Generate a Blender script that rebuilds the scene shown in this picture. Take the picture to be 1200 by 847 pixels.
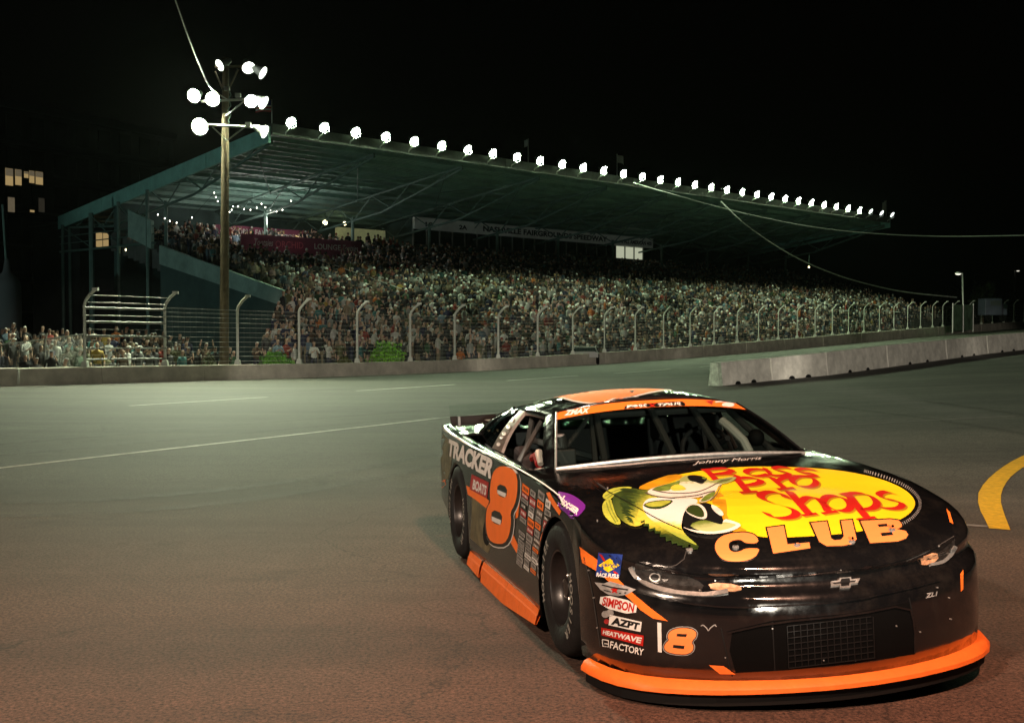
import bpy, bmesh, math, random
import numpy as np
from mathutils import Vector, Matrix, noise
from mathutils.bvhtree import BVHTree
from mathutils.geometry import tessellate_polygon
random.seed(8)
RNG = np.random.default_rng(8)
C = bpy.context.scene.collection
SC = bpy.context.scene
PI = math.pi
R = math.radians
for o in list(bpy.data.objects):
    bpy.data.objects.remove(o)

# ------------------------------------------------------------------ camera
FPX, CAMH, HORY = 1390.0, 1.66, 387.0          # focal length in photo pixels, lens height, horizon row
PITCH = math.atan((423.5 - HORY) / FPX)
cam_d = bpy.data.cameras.new('camera')
cam = bpy.data.objects.new('camera', cam_d)
C.objects.link(cam)
cam.location = (0, 0, CAMH)
cam.rotation_euler = (PI / 2 - PITCH, 0, 0)
cam_d.sensor_width = 36
cam_d.lens = 36 * FPX / 1200
cam_d.clip_start = 0.1
cam_d.clip_end = 4000
SC.camera = cam

# ------------------------------------------------------------------ night sky, exposure
w = bpy.data.worlds.new('World')
SC.world = w
w.use_nodes = True
nt = w.node_tree
nt.nodes.clear()
sky = nt.nodes.new('ShaderNodeTexSky')
sky.sky_type = 'NISHITA'
sky.sun_disc = False
sky.sun_elevation = R(-3)
sky.sun_rotation = R(200)
bg = nt.nodes.new('ShaderNodeBackground')
bg.inputs['Strength'].default_value = 0.004
out = nt.nodes.new('ShaderNodeOutputWorld')
nt.links.new(sky.outputs[0], bg.inputs[0])
nt.links.new(bg.outputs[0], out.inputs[0])
SC.view_settings.view_transform = 'Standard'
SC.view_settings.look = 'None'
SC.view_settings.exposure = 0
SC.view_settings.gamma = 1
SC.cycles.max_bounces = 6
SC.cycles.sample_clamp_indirect = 3.0
SC.cycles.use_denoising = True


# infield floodlight towers behind the camera: warm lamps that light the near paving, the car's nose and the wall faces
def unseen_lamp(loc, aim, watts, col, size, radius=0.3, blend=0.6):
    l = bpy.data.lights.new('unseen_floodlight', 'SPOT')
    l.energy, l.color, l.spot_size, l.spot_blend = watts, col, R(size), blend
    l.shadow_soft_size = radius
    o = bpy.data.objects.new('unseen_floodlight', l)
    C.objects.link(o)
    o.location = loc
    o.rotation_euler = (Vector(aim) - Vector(loc)).to_track_quat('-Z', 'Y').to_euler()
    return o


unseen_lamp((3.5, -3.0, 13), (0.9, 5.2, 0), 12500, (1.0, 0.51, 0.33), 78, 0.3, 1.0)
unseen_lamp((-9, -7, 10), (0.5, 7.0, 0.5), 13000, (1.0, 0.72, 0.53), 31, 0.3, 1.0)
for az, watts in ((-17.5, 17000), (-9, 60000), (-1, 82000), (7, 82000), (15, 95000)):
    unseen_lamp((6, -24, 5), (6 + 70 * math.sin(R(az)), -24 + 70 * math.cos(R(az)), -0.2), watts, (1.0, 0.90, 0.74), 10.0, 0.3, 0.35)
# added fill lamp without a fixture, brightening the grandstand's left end
unseen_lamp((-48, 34, 3), (-22, 80, 11), 9500, (0.72, 1.0, 0.90), 38, 0.4, 0.7)
LAMP_E = 520.0                                   # radiance of the grandstand floodlight lenses


# ------------------------------------------------------------------ helpers
def unproj(px, py, d):
    """world point seen at photo pixel (px,py) at depth d along the lens axis"""
    u = (px - 600) / FPX
    v = (423.5 - py) / FPX
    c, s = math.cos(PITCH), math.sin(PITCH)
    return Vector((u * d, (c + v * s) * d, CAMH + (-s + v * c) * d))


def tab(x, T, k=1):
    return float(np.interp(x, [t[0] for t in T], [t[k] for t in T]))


POSTH = [(-200, 109), (-60, 100), (20, 95.5), (105, 90), (198, 84.5), (283, 79), (355, 74.5), (423, 70.5), (485, 66.5),
         (537, 63.5), (588, 61), (634, 58), (675, 56), (712, 53), (748, 50), (781, 47.5), (812, 45.5), (840, 44), (867, 42),
         (892, 40.5), (915, 39), (937, 38), (958, 37), (978, 36), (997, 35), (1015, 34.2), (1033, 33.4), (1050, 32.6),
         (1120, 29), (1200, 25), (1300, 20.5)]
WALLT = [(-200, 437, 460), (-60, 433.5, 455), (20, 431.5, 452.5), (107, 429.5, 450), (240, 428, 446.5), (300, 427, 444.5), (400, 425, 441.5),
         (500, 422.5, 437.5), (600, 419, 432.5), (700, 414.3, 427.6), (780, 407.8, 421.7), (880, 400.3, 413.5), (960, 394, 406.5),
         (1040, 388, 398.8), (1120, 381.5, 391.3), (1200, 376.5, 384), (1300, 371, 377)]



def smooth_table(T, deg):
    x = np.array([t[0] for t in T], float)
    xs = np.arange(-200, 1301, 30.0)
    out = [xs]
    for k in range(1, len(T[0])):
        c = np.polynomial.Chebyshev.fit(x, [t[k] for t in T], deg)
        out.append(c(xs))
    return [tuple(float(v) for v in r) for r in zip(*out)]


POSTH = smooth_table(POSTH, 5)
WALLT = smooth_table(WALLT, 6)


def wall_d(px):
    return 3780.0 / tab(px, POSTH)


def wall_pt(px, top):
    return unproj(px, tab(px, WALLT, 1 if top else 2), wall_d(px))


_PX = np.arange(-200, 1301, 10)
_WY = np.array([wall_pt(p, False).y for p in _PX])
_WZ = np.array([wall_pt(p, False).z for p in _PX])
for _ in range(4):
    _WZ[1:-1] = (_WZ[:-2] + 2 * _WZ[1:-1] + _WZ[2:]) / 4


def gz(x, y):
    """height of the terrain: flat round the car, easing to the foot of the outer wall"""
    if y <= 12:
        return 0.0
    px = max(-200, min(1300, 600 + FPX * x / y))
    yw = float(np.interp(px, _PX, _WY))
    zw = float(np.interp(px, _PX, _WZ))
    t = max(0.0, min(1.0, (y - 12) / (yw - 12)))
    return zw * t


def ground(px, py):
    """ground point seen at photo pixel"""
    o = Vector((0, 0, CAMH))
    dv = unproj(px, py, 1) - o
    lo, hi = 1.0, 400.0
    t = lo
    while t < hi:
        p = o + dv * t
        if p.z < gz(p.x, p.y):
            a, b = t - max(0.05, t * 0.01) * 1.01, t
            for _ in range(30):
                m = (a + b) / 2
                q = o + dv * m
                if q.z < gz(q.x, q.y):
                    b = m
                else:
                    a = m
            return o + dv * b
        t += max(0.05, t * 0.01)
    return o + dv * hi


def mat(name, col, rough=0.6, metal=0.0, emit=None, estr=0.0, var=0.0, vscale=4.0, bump=0.0, bscale=60.0, coat=0.0, trans=0.0, spec=None, alpha=None):
    m = bpy.data.materials.new(name)
    m.use_nodes = True
    t = m.node_tree
    b = t.nodes['Principled BSDF']
    b.inputs['Base Color'].default_value = (*col, 1)
    b.inputs['Roughness'].default_value = rough
    b.inputs['Metallic'].default_value = metal
    if coat:
        b.inputs['Coat Weight'].default_value = coat
        b.inputs['Coat Roughness'].default_value = 0.03
    if trans:
        b.inputs['Transmission Weight'].default_value = trans
    if spec is not None:
        b.inputs['Specular IOR Level'].default_value = spec
    if emit:
        b.inputs['Emission Color'].default_value = (*emit, 1)
        b.inputs['Emission Strength'].default_value = estr
    if alpha is not None:
        b.inputs['Alpha'].default_value = alpha
    if var or bump:
        tc = t.nodes.new('ShaderNodeTexCoord')
    if var:
        n = t.nodes.new('ShaderNodeTexNoise')
        n.inputs['Scale'].default_value = vscale
        n.inputs['Detail'].default_value = 8
        n.inputs['Roughness'].default_value = 0.65
        t.links.new(tc.outputs['Object'], n.inputs['Vector'])
        r = t.nodes.new('ShaderNodeValToRGB')
        r.color_ramp.elements[0].position = 0.3
        r.color_ramp.elements[1].position = 0.72
        r.color_ramp.elements[0].color = (*[c * (1 - var) for c in col], 1)
        r.color_ramp.elements[1].color = (*[min(1, c * (1 + var)) for c in col], 1)
        t.links.new(n.outputs['Fac'], r.inputs['Fac'])
        t.links.new(r.outputs['Color'], b.inputs['Base Color'])
    if bump:
        n2 = t.nodes.new('ShaderNodeTexNoise')
        n2.inputs['Scale'].default_value = bscale
        n2.inputs['Detail'].default_value = 4
        t.links.new(tc.outputs['Object'], n2.inputs['Vector'])
        bp = t.nodes.new('ShaderNodeBump')
        bp.inputs['Strength'].default_value = bump
        bp.inputs['Distance'].default_value = 0.02
        t.links.new(n2.outputs['Fac'], bp.inputs['Height'])
        t.links.new(bp.outputs['Normal'], b.inputs['Normal'])
    return m


def objcol_mat(name, rough=0.8):
    m = mat(name, (0.5, 0.5, 0.5), rough)
    t = m.node_tree
    oi = t.nodes.new('ShaderNodeObjectInfo')
    t.links.new(oi.outputs['Color'], t.nodes['Principled BSDF'].inputs['Base Color'])
    return m


def attr_mat(name, rough=0.85):
    m = mat(name, (0.5, 0.5, 0.5), rough)
    t = m.node_tree
    a = t.nodes.new('ShaderNodeAttribute')
    a.attribute_name = 'col'
    t.links.new(a.outputs['Color'], t.nodes['Principled BSDF'].inputs['Base Color'])
    return m


class MB:
    """collects shapes, links them as one mesh object"""
    def __init__(s):
        s.v, s.f, s.mi = [], [], []

    def add(s, v, f, mi=0):
        n = len(s.v)
        s.v += [tuple(p) for p in v]
        s.f += [tuple(i + n for i in q) for q in f]
        s.mi += [mi] * len(f)
        return s

    def box(s, c, size, rot=None, mi=0, taper=1.0):
        hx, hy, hz = size[0] / 2, size[1] / 2, size[2] / 2
        v = [Vector((x * hx * (taper if z > 0 else 1), y * hy * (taper if z > 0 else 1), z * hz)) for z in (-1, 1) for y in (-1, 1) for x in (-1, 1)]
        if rot is not None:
            v = [rot @ p for p in v]
        c = Vector(c)
        return s.add([p + c for p in v], [(0, 2, 3, 1), (4, 5, 7, 6), (0, 1, 5, 4), (1, 3, 7, 5), (3, 2, 6, 7), (2, 0, 4, 6)], mi)

    def tube(s, pts, r, n=6, caps=True, mi=0):
        pts = [Vector(p) for p in pts]
        if not isinstance(r, (list, tuple)):
            r = [r] * len(pts)
        base = len(s.v)
        rings = []
        up = None
        for i, p in enumerate(pts):
            a = pts[max(0, i - 1)]
            b = pts[min(len(pts) - 1, i + 1)]
            t = (b - a).normalized()
            if up is None:
                up = t.orthogonal().normalized()
            else:
                up = (up - t * up.dot(t))
                up = up.normalized() if up.length > 1e-5 else t.orthogonal().normalized()
            q = t.cross(up)
            rings.append([p + (up * math.cos(2 * PI * k / n) + q * math.sin(2 * PI * k / n)) * r[i] for k in range(n)])
        v = [x for g in rings for x in g]
        f = []
        for i in range(len(pts) - 1):
            for k in range(n):
                f.append((i * n + k, i * n + (k + 1) % n, (i + 1) * n + (k + 1) % n, (i + 1) * n + k))
        if caps:
            f.append(tuple(range(n - 1, -1, -1)))
            f.append(tuple((len(pts) - 1) * n + k for k in range(n)))
        return s.add(v, f, mi)

    def lathe(s, prof, M=Matrix(), n=16, mi=0, cap0=False, cap1=False):
        """prof: (r,z) list, turned round z, placed by matrix M"""
        v = []
        for r, z in prof:
            for k in range(n):
                a = 2 * PI * k / n
                v.append(M @ Vector((r * math.cos(a), r * math.sin(a), z)))
        f = []
        for i in range(len(prof) - 1):
            for k in range(n):
                f.append((i * n + k, i * n + (k + 1) % n, (i + 1) * n + (k + 1) % n, (i + 1) * n + k))
        if cap0:
            f.append(tuple(range(n - 1, -1, -1)))
        if cap1:
            f.append(tuple((len(prof) - 1) * n + k for k in range(n)))
        return s.add(v, f, mi)

    def grid(s, rows, mi=0, closed=False):
        n = len(rows[0])
        v = [p for r in rows for p in r]
        f = []
        for i in range(len(rows) - 1):
            for k in range(n - (0 if closed else 1)):
                f.append((i * n + k, i * n + (k + 1) % n, (i + 1) * n + (k + 1) % n, (i + 1) * n + k))
        return s.add(v, f, mi)

    def mesh(s, name, mats, smooth=False, bevel=0):
        me = bpy.data.meshes.new(name)
        me.from_pydata(s.v, [], s.f)
        for m in (mats if isinstance(mats, (list, tuple)) else [mats]):
            me.materials.append(m)
        if any(s.mi):
            me.polygons.foreach_set('material_index', s.mi)
        if smooth:
            me.polygons.foreach_set('use_smooth', [True] * len(me.polygons))
            if smooth != 'all':
                try:
                    me.set_sharp_from_angle(angle=R(38))
                except Exception:
                    pass
        me.update()
        return me

    def build(s, name, mats, parent=None, smooth=False, bevel=0, kind=None):
        o = bpy.data.objects.new(name, s.mesh(name, mats, smooth))
        C.objects.link(o)
        if parent:
            o.parent = parent
        if kind:
            o['kind'] = kind
        if bevel:
            md = o.modifiers.new('bevel', 'BEVEL')
            md.width = bevel
            md.segments = 2
            md.limit_method = 'ANGLE'
        return o


def tag(o, label=None, cat=None, group=None, kind=None):
    if label:
        o['label'] = label
    if cat:
        o['category'] = cat
    if group:
        o['group'] = group
    if kind:
        o['kind'] = kind
    return o


def empty(name, loc, label=None, cat=None, group=None, rz=0):
    o = bpy.data.objects.new(name, None)
    C.objects.link(o)
    o.empty_display_size = 0.3
    o.location = loc
    o.rotation_euler = (0, 0, rz)
    return tag(o, label, cat, group)


def copy_tree(o, parent=None):
    c = o.copy()
    C.objects.link(c)
    if parent:
        c.parent = parent
    for ch in list(o.children):
        copy_tree(ch, c)
    return c


def dirmat(loc, zdir):
    q = Vector(zdir).to_track_quat('Z', 'Y')
    return Matrix.Translation(Vector(loc)) @ q.to_matrix().to_4x4()


# ------------------------------------------------------------------ materials
def asphalt():
    m = mat('asphalt', (0.07, 0.07, 0.066), 0.82)
    t = m.node_tree
    b = t.nodes['Principled BSDF']
    tc = t.nodes.new('ShaderNodeTexCoord')

    def nz(scale, detail=6, rough=0.6, mapping=None):
        n = t.nodes.new('ShaderNodeTexNoise')
        n.inputs['Scale'].default_value = scale
        n.inputs['Detail'].default_value = detail
        n.inputs['Roughness'].default_value = rough
        if mapping:
            mp = t.nodes.new('ShaderNodeMapping')
            mp.inputs['Rotation'].default_value = (0, 0, mapping[0])
            mp.inputs['Scale'].default_value = (mapping[1], mapping[2], 1)
            t.links.new(tc.outputs['Object'], mp.inputs['Vector'])
            t.links.new(mp.outputs[0], n.inputs['Vector'])
        else:
            t.links.new(tc.outputs['Object'], n.inputs['Vector'])
        return n

    def ramp(src, p0, c0, p1, c1):
        r = t.nodes.new('ShaderNodeValToRGB')
        r.color_ramp.elements[0].position = p0
        r.color_ramp.elements[1].position = p1
        r.color_ramp.elements[0].color = (c0, c0, c0, 1)
        r.color_ramp.elements[1].color = (c1, c1, c1, 1)
        t.links.new(src, r.inputs['Fac'])
        return r.outputs['Color']

    def mul(a, c):
        x = t.nodes.new('ShaderNodeMix')
        x.data_type = 'RGBA'
        x.blend_type = 'MULTIPLY'
        x.inputs['Factor'].default_value = 1
        t.links.new(a, x.inputs[6])
        t.links.new(c, x.inputs[7])
        return x.outputs[2]
    base = t.nodes.new('ShaderNodeRGB')
    base.outputs[0].default_value = (0.070, 0.067, 0.054, 1)
    # reddish brown near the camera, fading outward: warm foreground light put into the colour
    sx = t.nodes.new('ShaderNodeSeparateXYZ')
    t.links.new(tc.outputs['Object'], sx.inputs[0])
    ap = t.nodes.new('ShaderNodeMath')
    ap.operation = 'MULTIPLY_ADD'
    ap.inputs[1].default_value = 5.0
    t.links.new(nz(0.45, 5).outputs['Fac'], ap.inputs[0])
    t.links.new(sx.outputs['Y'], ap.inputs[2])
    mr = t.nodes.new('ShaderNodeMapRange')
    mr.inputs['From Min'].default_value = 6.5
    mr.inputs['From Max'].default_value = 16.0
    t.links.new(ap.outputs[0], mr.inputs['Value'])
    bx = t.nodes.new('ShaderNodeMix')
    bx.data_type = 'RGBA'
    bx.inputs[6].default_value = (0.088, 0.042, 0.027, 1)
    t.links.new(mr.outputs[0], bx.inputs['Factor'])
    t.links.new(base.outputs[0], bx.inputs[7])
    col = mul(bx.outputs[2], ramp(nz(0.35, 5).outputs['Fac'], 0.3, 0.78, 0.7, 1.18))
    col = mul(col, ramp(nz(5.0, 4, 0.6).outputs['Fac'], 0.3, 0.84, 0.7, 1.14))
    col = mul(col, ramp(nz(46, 5, 0.85).outputs['Fac'], 0.40, 0.20, 0.60, 1.9))
    # long rubbered-in streaks that follow the track (runs at about 47 degrees)
    col = mul(col, ramp(nz(1.0, 6, 0.6, (R(-46), 0.03, 0.55)).outputs['Fac'], 0.36, 0.62, 0.60, 1.12))
    col = mul(col, ramp(nz(0.9, 7, 0.7).outputs['Fac'], 0.30, 0.55, 0.42, 1.0))
    # cracks
    vo = t.nodes.new('ShaderNodeTexVoronoi')
    vo.feature = 'DISTANCE_TO_EDGE'
    vo.inputs['Scale'].default_value = 0.36
    dn = nz(1.3, 5)
    ad = t.nodes.new('ShaderNodeMixRGB')
    ad.blend_type = 'ADD'
    ad.inputs[0].default_value = 0.9
    t.links.new(tc.outputs['Object'], ad.inputs[1])
    t.links.new(dn.outputs['Color'], ad.inputs[2])
    t.links.new(ad.outputs[0], vo.inputs['Vector'])
    crk = ramp(vo.outputs['Distance'], 0.0, 0.45, 0.006, 1.0)
    msk = ramp(nz(0.16, 2).outputs['Fac'], 0.44, 1.0, 0.50, 0.0)
    mx = t.nodes.new('ShaderNodeMix')
    mx.data_type = 'RGBA'
    mx.blend_type = 'LIGHTEN'
    mx.inputs['Factor'].default_value = 1
    t.links.new(crk, mx.inputs[6])
    t.links.new(msk, mx.inputs[7])
    col = mul(col, mx.outputs[2])
    t.links.new(col, b.inputs['Base Color'])
    bp = t.nodes.new('ShaderNodeBump')
    bp.inputs['Strength'].default_value = 0.32
    bp.inputs['Distance'].default_value = 0.008
    t.links.new(nz(70, 4, 0.8).outputs['Fac'], bp.inputs['Height'])
    t.links.new(bp.outputs['Normal'], b.inputs['Normal'])
    return m


M = {}
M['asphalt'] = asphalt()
M['line_white'] = mat('worn_white_paint', (0.55, 0.54, 0.48), 0.7, var=0.45, vscale=6)
M['line_faint'] = mat('faded_white_paint', (0.19, 0.185, 0.17), 0.8, var=0.4, vscale=5)
M['line_yellow'] = mat('yellow_road_paint', (0.80, 0.50, 0.015), 0.65, var=0.25, vscale=14, bump=0.3, bscale=80)
M['concrete'] = mat('wall_concrete', (0.52, 0.49, 0.42), 0.85, var=0.3, vscale=1.3, bump=0.3, bscale=22)
M['concrete_b'] = mat('barrier_concrete', (0.55, 0.53, 0.48), 0.85, var=0.3, vscale=2.2, bump=0.35, bscale=25)
M['concrete_p'] = mat('painted_barrier_end', (0.42, 0.52, 0.40), 0.7, var=0.5, vscale=7)
M['galv_dull'] = mat('dull_zinc_pipe', (0.26, 0.27, 0.25), 0.6, var=0.25, vscale=9)
M['galv'] = mat('galvanised_steel', (0.55, 0.57, 0.54), 0.45, metal=0.5, var=0.2, vscale=9)
M['white_steel'] = mat('white_painted_steel', (0.62, 0.64, 0.58), 0.5, var=0.2, vscale=5)
M['wire'] = mat('fence_wire', (0.16, 0.17, 0.155), 0.6)
M['cable'] = mat('fence_cable', (0.33, 0.34, 0.32), 0.5)
M['dark_steel'] = mat('dark_green_steel', (0.10, 0.17, 0.15), 0.6, var=0.25, vscale=2)
M['truss_steel'] = mat('painted_truss_steel', (0.11, 0.18, 0.16), 0.65, var=0.25, vscale=2)
M['roof_tin'] = mat('corrugated_roof_sheet', (0.22, 0.36, 0.32), 0.55, var=0.25, vscale=0.8)
M['fascia'] = mat('grey_fascia_board', (0.10, 0.115, 0.105), 0.6, var=0.35, vscale=1.2)
M['teal_fascia'] = mat('teal_gable_board', (0.24, 0.50, 0.45), 0.6, var=0.25, vscale=1.0)
M['deck'] = mat('grandstand_deck', (0.10, 0.105, 0.10), 0.8, var=0.25, vscale=1.5)
M['parapet'] = mat('pale_green_parapet', (0.28, 0.40, 0.36), 0.7, var=0.3, vscale=0.9)
M['endwall'] = mat('dark_green_end_wall', (0.05, 0.09, 0.085), 0.8, var=0.25, vscale=0.8)
M['wood'] = mat('weathered_pole_wood', (0.15, 0.115, 0.07), 0.85, var=0.35, vscale=3, bump=0.4, bscale=30)
M['reflector'] = mat('spun_aluminium', (0.8, 0.82, 0.8), 0.25, metal=0.8)
M['reflector_dull'] = mat('weathered_aluminium_shade', (0.30, 0.33, 0.30), 0.5, metal=0.4)
M['lens'] = mat('lit_floodlight_lens', (0.9, 0.95, 0.9), 0.3, emit=(0.76, 1.0, 0.60), estr=LAMP_E)
M['lens_pole'] = mat('lit_pole_lens', (0.9, 0.95, 0.9), 0.3, emit=(0.90, 1.0, 0.68), estr=2600)
M['lens_dim'] = mat('dim_lens', (0.9, 0.95, 0.9), 0.3, emit=(0.9, 1.0, 0.92), estr=4)
M['black'] = mat('flat_black', (0.006, 0.006, 0.006), 0.7, spec=0.2)


def cyl_between(mb, a, b, r, n=6, mi=0):
    return mb.tube([a, b], r, n, True, mi)


# ------------------------------------------------------------------ ground sheet
def build_ground():
    radii = [0.0]
    r = 0.6
    while r < 3000:
        radii.append(r)
        r *= 1.045 if r < 220 else 1.25
    # angles denser toward the view
    angs = list(np.arange(-30, 30, 0.75)) + list(np.arange(30, 330, 6))
    rows = []
    for r in radii:
        row = []
        for a in angs:
            x, y = r * math.sin(R(a)), r * math.cos(R(a))
            row.append((x, y, gz(x, y)))
        rows.append(row)
    mb = MB()
    mb.grid(rows, closed=True)
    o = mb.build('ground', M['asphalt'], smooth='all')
    tag(o, kind='structure')


build_ground()


def strip(name, pix, m, label, cat, lift=0.004, group=None, step=10):
    """a painted mark: pix is a closed outline in photo pixels given as two edges (upper list, lower list)"""
    up, lo = pix
    n = max(len(up), len(lo))

    def res(L, k):
        L = [Vector((*p, 0)) for p in L]
        d = [0]
        for a, b in zip(L, L[1:]):
            d.append(d[-1] + (b - a).length)
        out = []
        for i in range(k):
            t = d[-1] * i / (k - 1)
            out.append((float(np.interp(t, d, [p.x for p in L])), float(np.interp(t, d, [p.y for p in L]))))
        return out
    ln = sum((Vector(b) - Vector(a)).length for a, b in zip(up, up[1:]))
    k = max(3, int(ln / step))
    A, B = res(up, k), res(lo, k)
    rows = []
    for a, b in zip(A, B):
        pa, pb = ground(*a), ground(*b)
        row = []
        for i in range(4):
            p = pa.lerp(pb, i / 3)
            row.append((p.x, p.y, gz(p.x, p.y) + lift))
        rows.append(row)
    mb = MB()
    mb.grid(rows)
    o = mb.build(name, m)
    # make normals face up
    me = o.data
    if me.polygons[0].normal.z < 0:
        me.flip_normals()
    tag(o, label, cat, group)
    tag(o, kind='structure')
    return o


def line(name, a, b, wpx0, wpx1, m, label):
    pa, pb = ground(*a), ground(*b)
    n = max(2, int((pb - pa).length / 0.6))
    d = (pb - pa).normalized()
    s = Vector((-d.y, d.x, 0))
    rows = []
    for i in range(n + 1):
        p = pa.lerp(pb, i / n)
        wd = (wpx0 + (wpx1 - wpx0) * i / n) / 2
        rows.append([(q.x, q.y, gz(q.x, q.y) + 0.004) for q in (p - s * wd, p, p + s * wd)])
    mb = MB()
    mb.grid(rows)
    o = mb.build(name, m)
    if o.data.polygons[0].normal.z < 0:
        o.data.flip_normals()
    tag(o, kind='structure')


line('lane_line', (-40, 553), (513, 490), 0.11, 0.13, M['line_white'], None)
line('lane_line', (513, 490), (760, 466), 0.12, 0.12, M['line_faint'], None)
line('lane_dash', (152, 475.5), (313, 465.3), 0.14, 0.14, M['line_white'], None)
line('lane_dash', (418, 458), (533, 450.5), 0.16, 0.16, M['line_white'], None)
line('lane_dash', (594, 446), (677, 440), 0.18, 0.18, M['line_white'], None)
line('lane_dash', (720, 437.5), (786, 432.3), 0.2, 0.2, M['line_white'], None)
line('lane_dash', (820, 429.8), (846, 427.6), 0.2, 0.2, M['line_white'], None)
line('lane_line', (930, 501), (1210, 486), 0.06, 0.06, M['line_faint'], None)
line('edge_line', (1100, 613), (1158, 617), 0.10, 0.10, M['line_faint'], None)
strip('curved_marking', ([(1206, 531), (1190, 538), (1172, 549), (1158, 561), (1148, 573), (1145, 583), (1148, 597), (1155, 610), (1159, 619)],
                         [(1206, 545), (1196, 549), (1184, 559), (1178, 567), (1173, 577), (1173, 590), (1177, 603), (1181, 613), (1184, 621)]),
      M['line_yellow'], None, None)


def rubber_mat():
    m = mat('tyre_mark_rubber', (0.022, 0.021, 0.020), 0.7)
    t = m.node_tree
    b = t.nodes['Principled BSDF']
    tc = t.nodes.new('ShaderNodeTexCoord')
    n = t.nodes.new('ShaderNodeTexNoise')
    n.inputs['Scale'].default_value = 9
    n.inputs['Detail'].default_value = 8
    n.inputs['Roughness'].default_value = 0.8
    t.links.new(tc.outputs['Object'], n.inputs['Vector'])
    r = t.nodes.new('ShaderNodeMapRange')
    r.inputs['From Min'].default_value = 0.40
    r.inputs['From Max'].default_value = 0.75
    r.inputs['To Max'].default_value = 0.5
    t.links.new(n.outputs['Fac'], r.inputs['Value'])
    t.links.new(r.outputs[0], b.inputs['Alpha'])
    return m


M['rubber_mark'] = rubber_mat()
for k, (pts, wd) in enumerate([([(-20, 523), (150, 509), (330, 494), (510, 480)], 0.26), ([(-20, 536), (160, 520), (340, 503), (505, 488)], 0.22), ([(-20, 590), (140, 585), (330, 566), (520, 532)], 0.22), ([(-20, 606), (150, 600), (340, 580), (520, 545)], 0.2),
                               ([(1080, 470), (1140, 478), (1220, 490)], 0.24), ([(960, 475), (1080, 490), (1220, 512)], 0.22), ([(60, 470), (220, 466), (400, 456), (560, 448)], 0.4)]):
    P = [ground(*p) for p in pts]
    Q = []
    for i in range(len(P) - 1):
        p0, p1, p2, p3 = P[max(0, i - 1)], P[i], P[i + 1], P[min(len(P) - 1, i + 2)]
        for q in range(14):
            t = q / 14
            Q.append(0.5 * ((2 * p1) + (p2 - p0) * t + (2 * p0 - 5 * p1 + 4 * p2 - p3) * t * t + (3 * p1 - p0 - 3 * p2 + p3) * t ** 3))
    rows = []
    for i, p in enumerate(Q):
        d = (Q[min(i + 1, len(Q) - 1)] - Q[max(0, i - 1)]).normalized()
        sd = Vector((-d.y, d.x, 0)) * wd / 2
        rows.append([(q.x, q.y, gz(q.x, q.y) + 0.008 + 0.0006 * k) for q in (p - sd, p, p + sd)])
    mb = MB()
    mb.grid(rows)
    o = mb.build('tyre_mark', M['rubber_mark'])
    if o.data.polygons[0].normal.z < 0:
        o.data.flip_normals()
    tag(o, kind='structure')


# ------------------------------------------------------------------ outer wall and inner barriers
def build_wall():
    root = empty('concrete_wall', wall_pt(300, False), 'long low outer concrete wall running the whole width below the catch fence', 'wall')
    bounds = [-180, -90, 21, 120, 240, 360, 470, 560, 641, 710, 770, 825, 875, 920, 965, 1010, 1055, 1100, 1150, 1200, 1290]
    for i, (a, b) in enumerate(zip(bounds, bounds[1:])):
        mb = MB()
        k = max(2, int((b - a) / 12))
        rows = []
        g = 0.6 if b - a > 20 else 0.3
        for j in range(k + 1):
            px = a + g * 0.4 + (b - a - g * 0.8) * j / k
            t, q = wall_pt(px, True), wall_pt(px, False)
            t.x, t.y = q.x, q.y
            q.z = gz(q.x, q.y) - 0.02
            n = (wall_pt(px + 5, False) - wall_pt(px - 5, False))
            n = Vector((-n.y, n.x, 0)).normalized()
            if i == 1:
                t.z += 0.02
            th = 0.34
            rows.append([q, q + Vector((0, 0, (t.z - q.z) * 0.3)) , t + n * 0.045 - Vector((0, 0, 0.03)), t + n * 0.07, t + n * th, q + n * th])
        mb.grid(rows, closed=True)
        mb.f.append(tuple(range(6)))
        mb.f.append(tuple(reversed(range(k * 6, k * 6 + 6))))
        mb.mi += [0, 0]
        o = mb.build('panel', M['concrete'])
        me = o.data
        bm = bmesh.new()
        bm.from_mesh(me)
        bmesh.ops.recalc_face_normals(bm, faces=bm.faces)
        bm.to_mesh(me)
        bm.free()
        o.parent = root
        o.matrix_parent_inverse = Matrix.Translation(root.location).inverted()
    # white edge strip of the gap next to the end block, culvert ring on the end block
    mb = MB()
    p = wall_pt(22, False)
    mb.box(p + Vector((0, -0.03, 0.33)), (0.05, 0.03, 0.5))
    o = mb.build('joint_strip', M['white_steel'], root)
    o.matrix_parent_inverse = Matrix.Translation(root.location).inverted()


build_wall()


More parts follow.
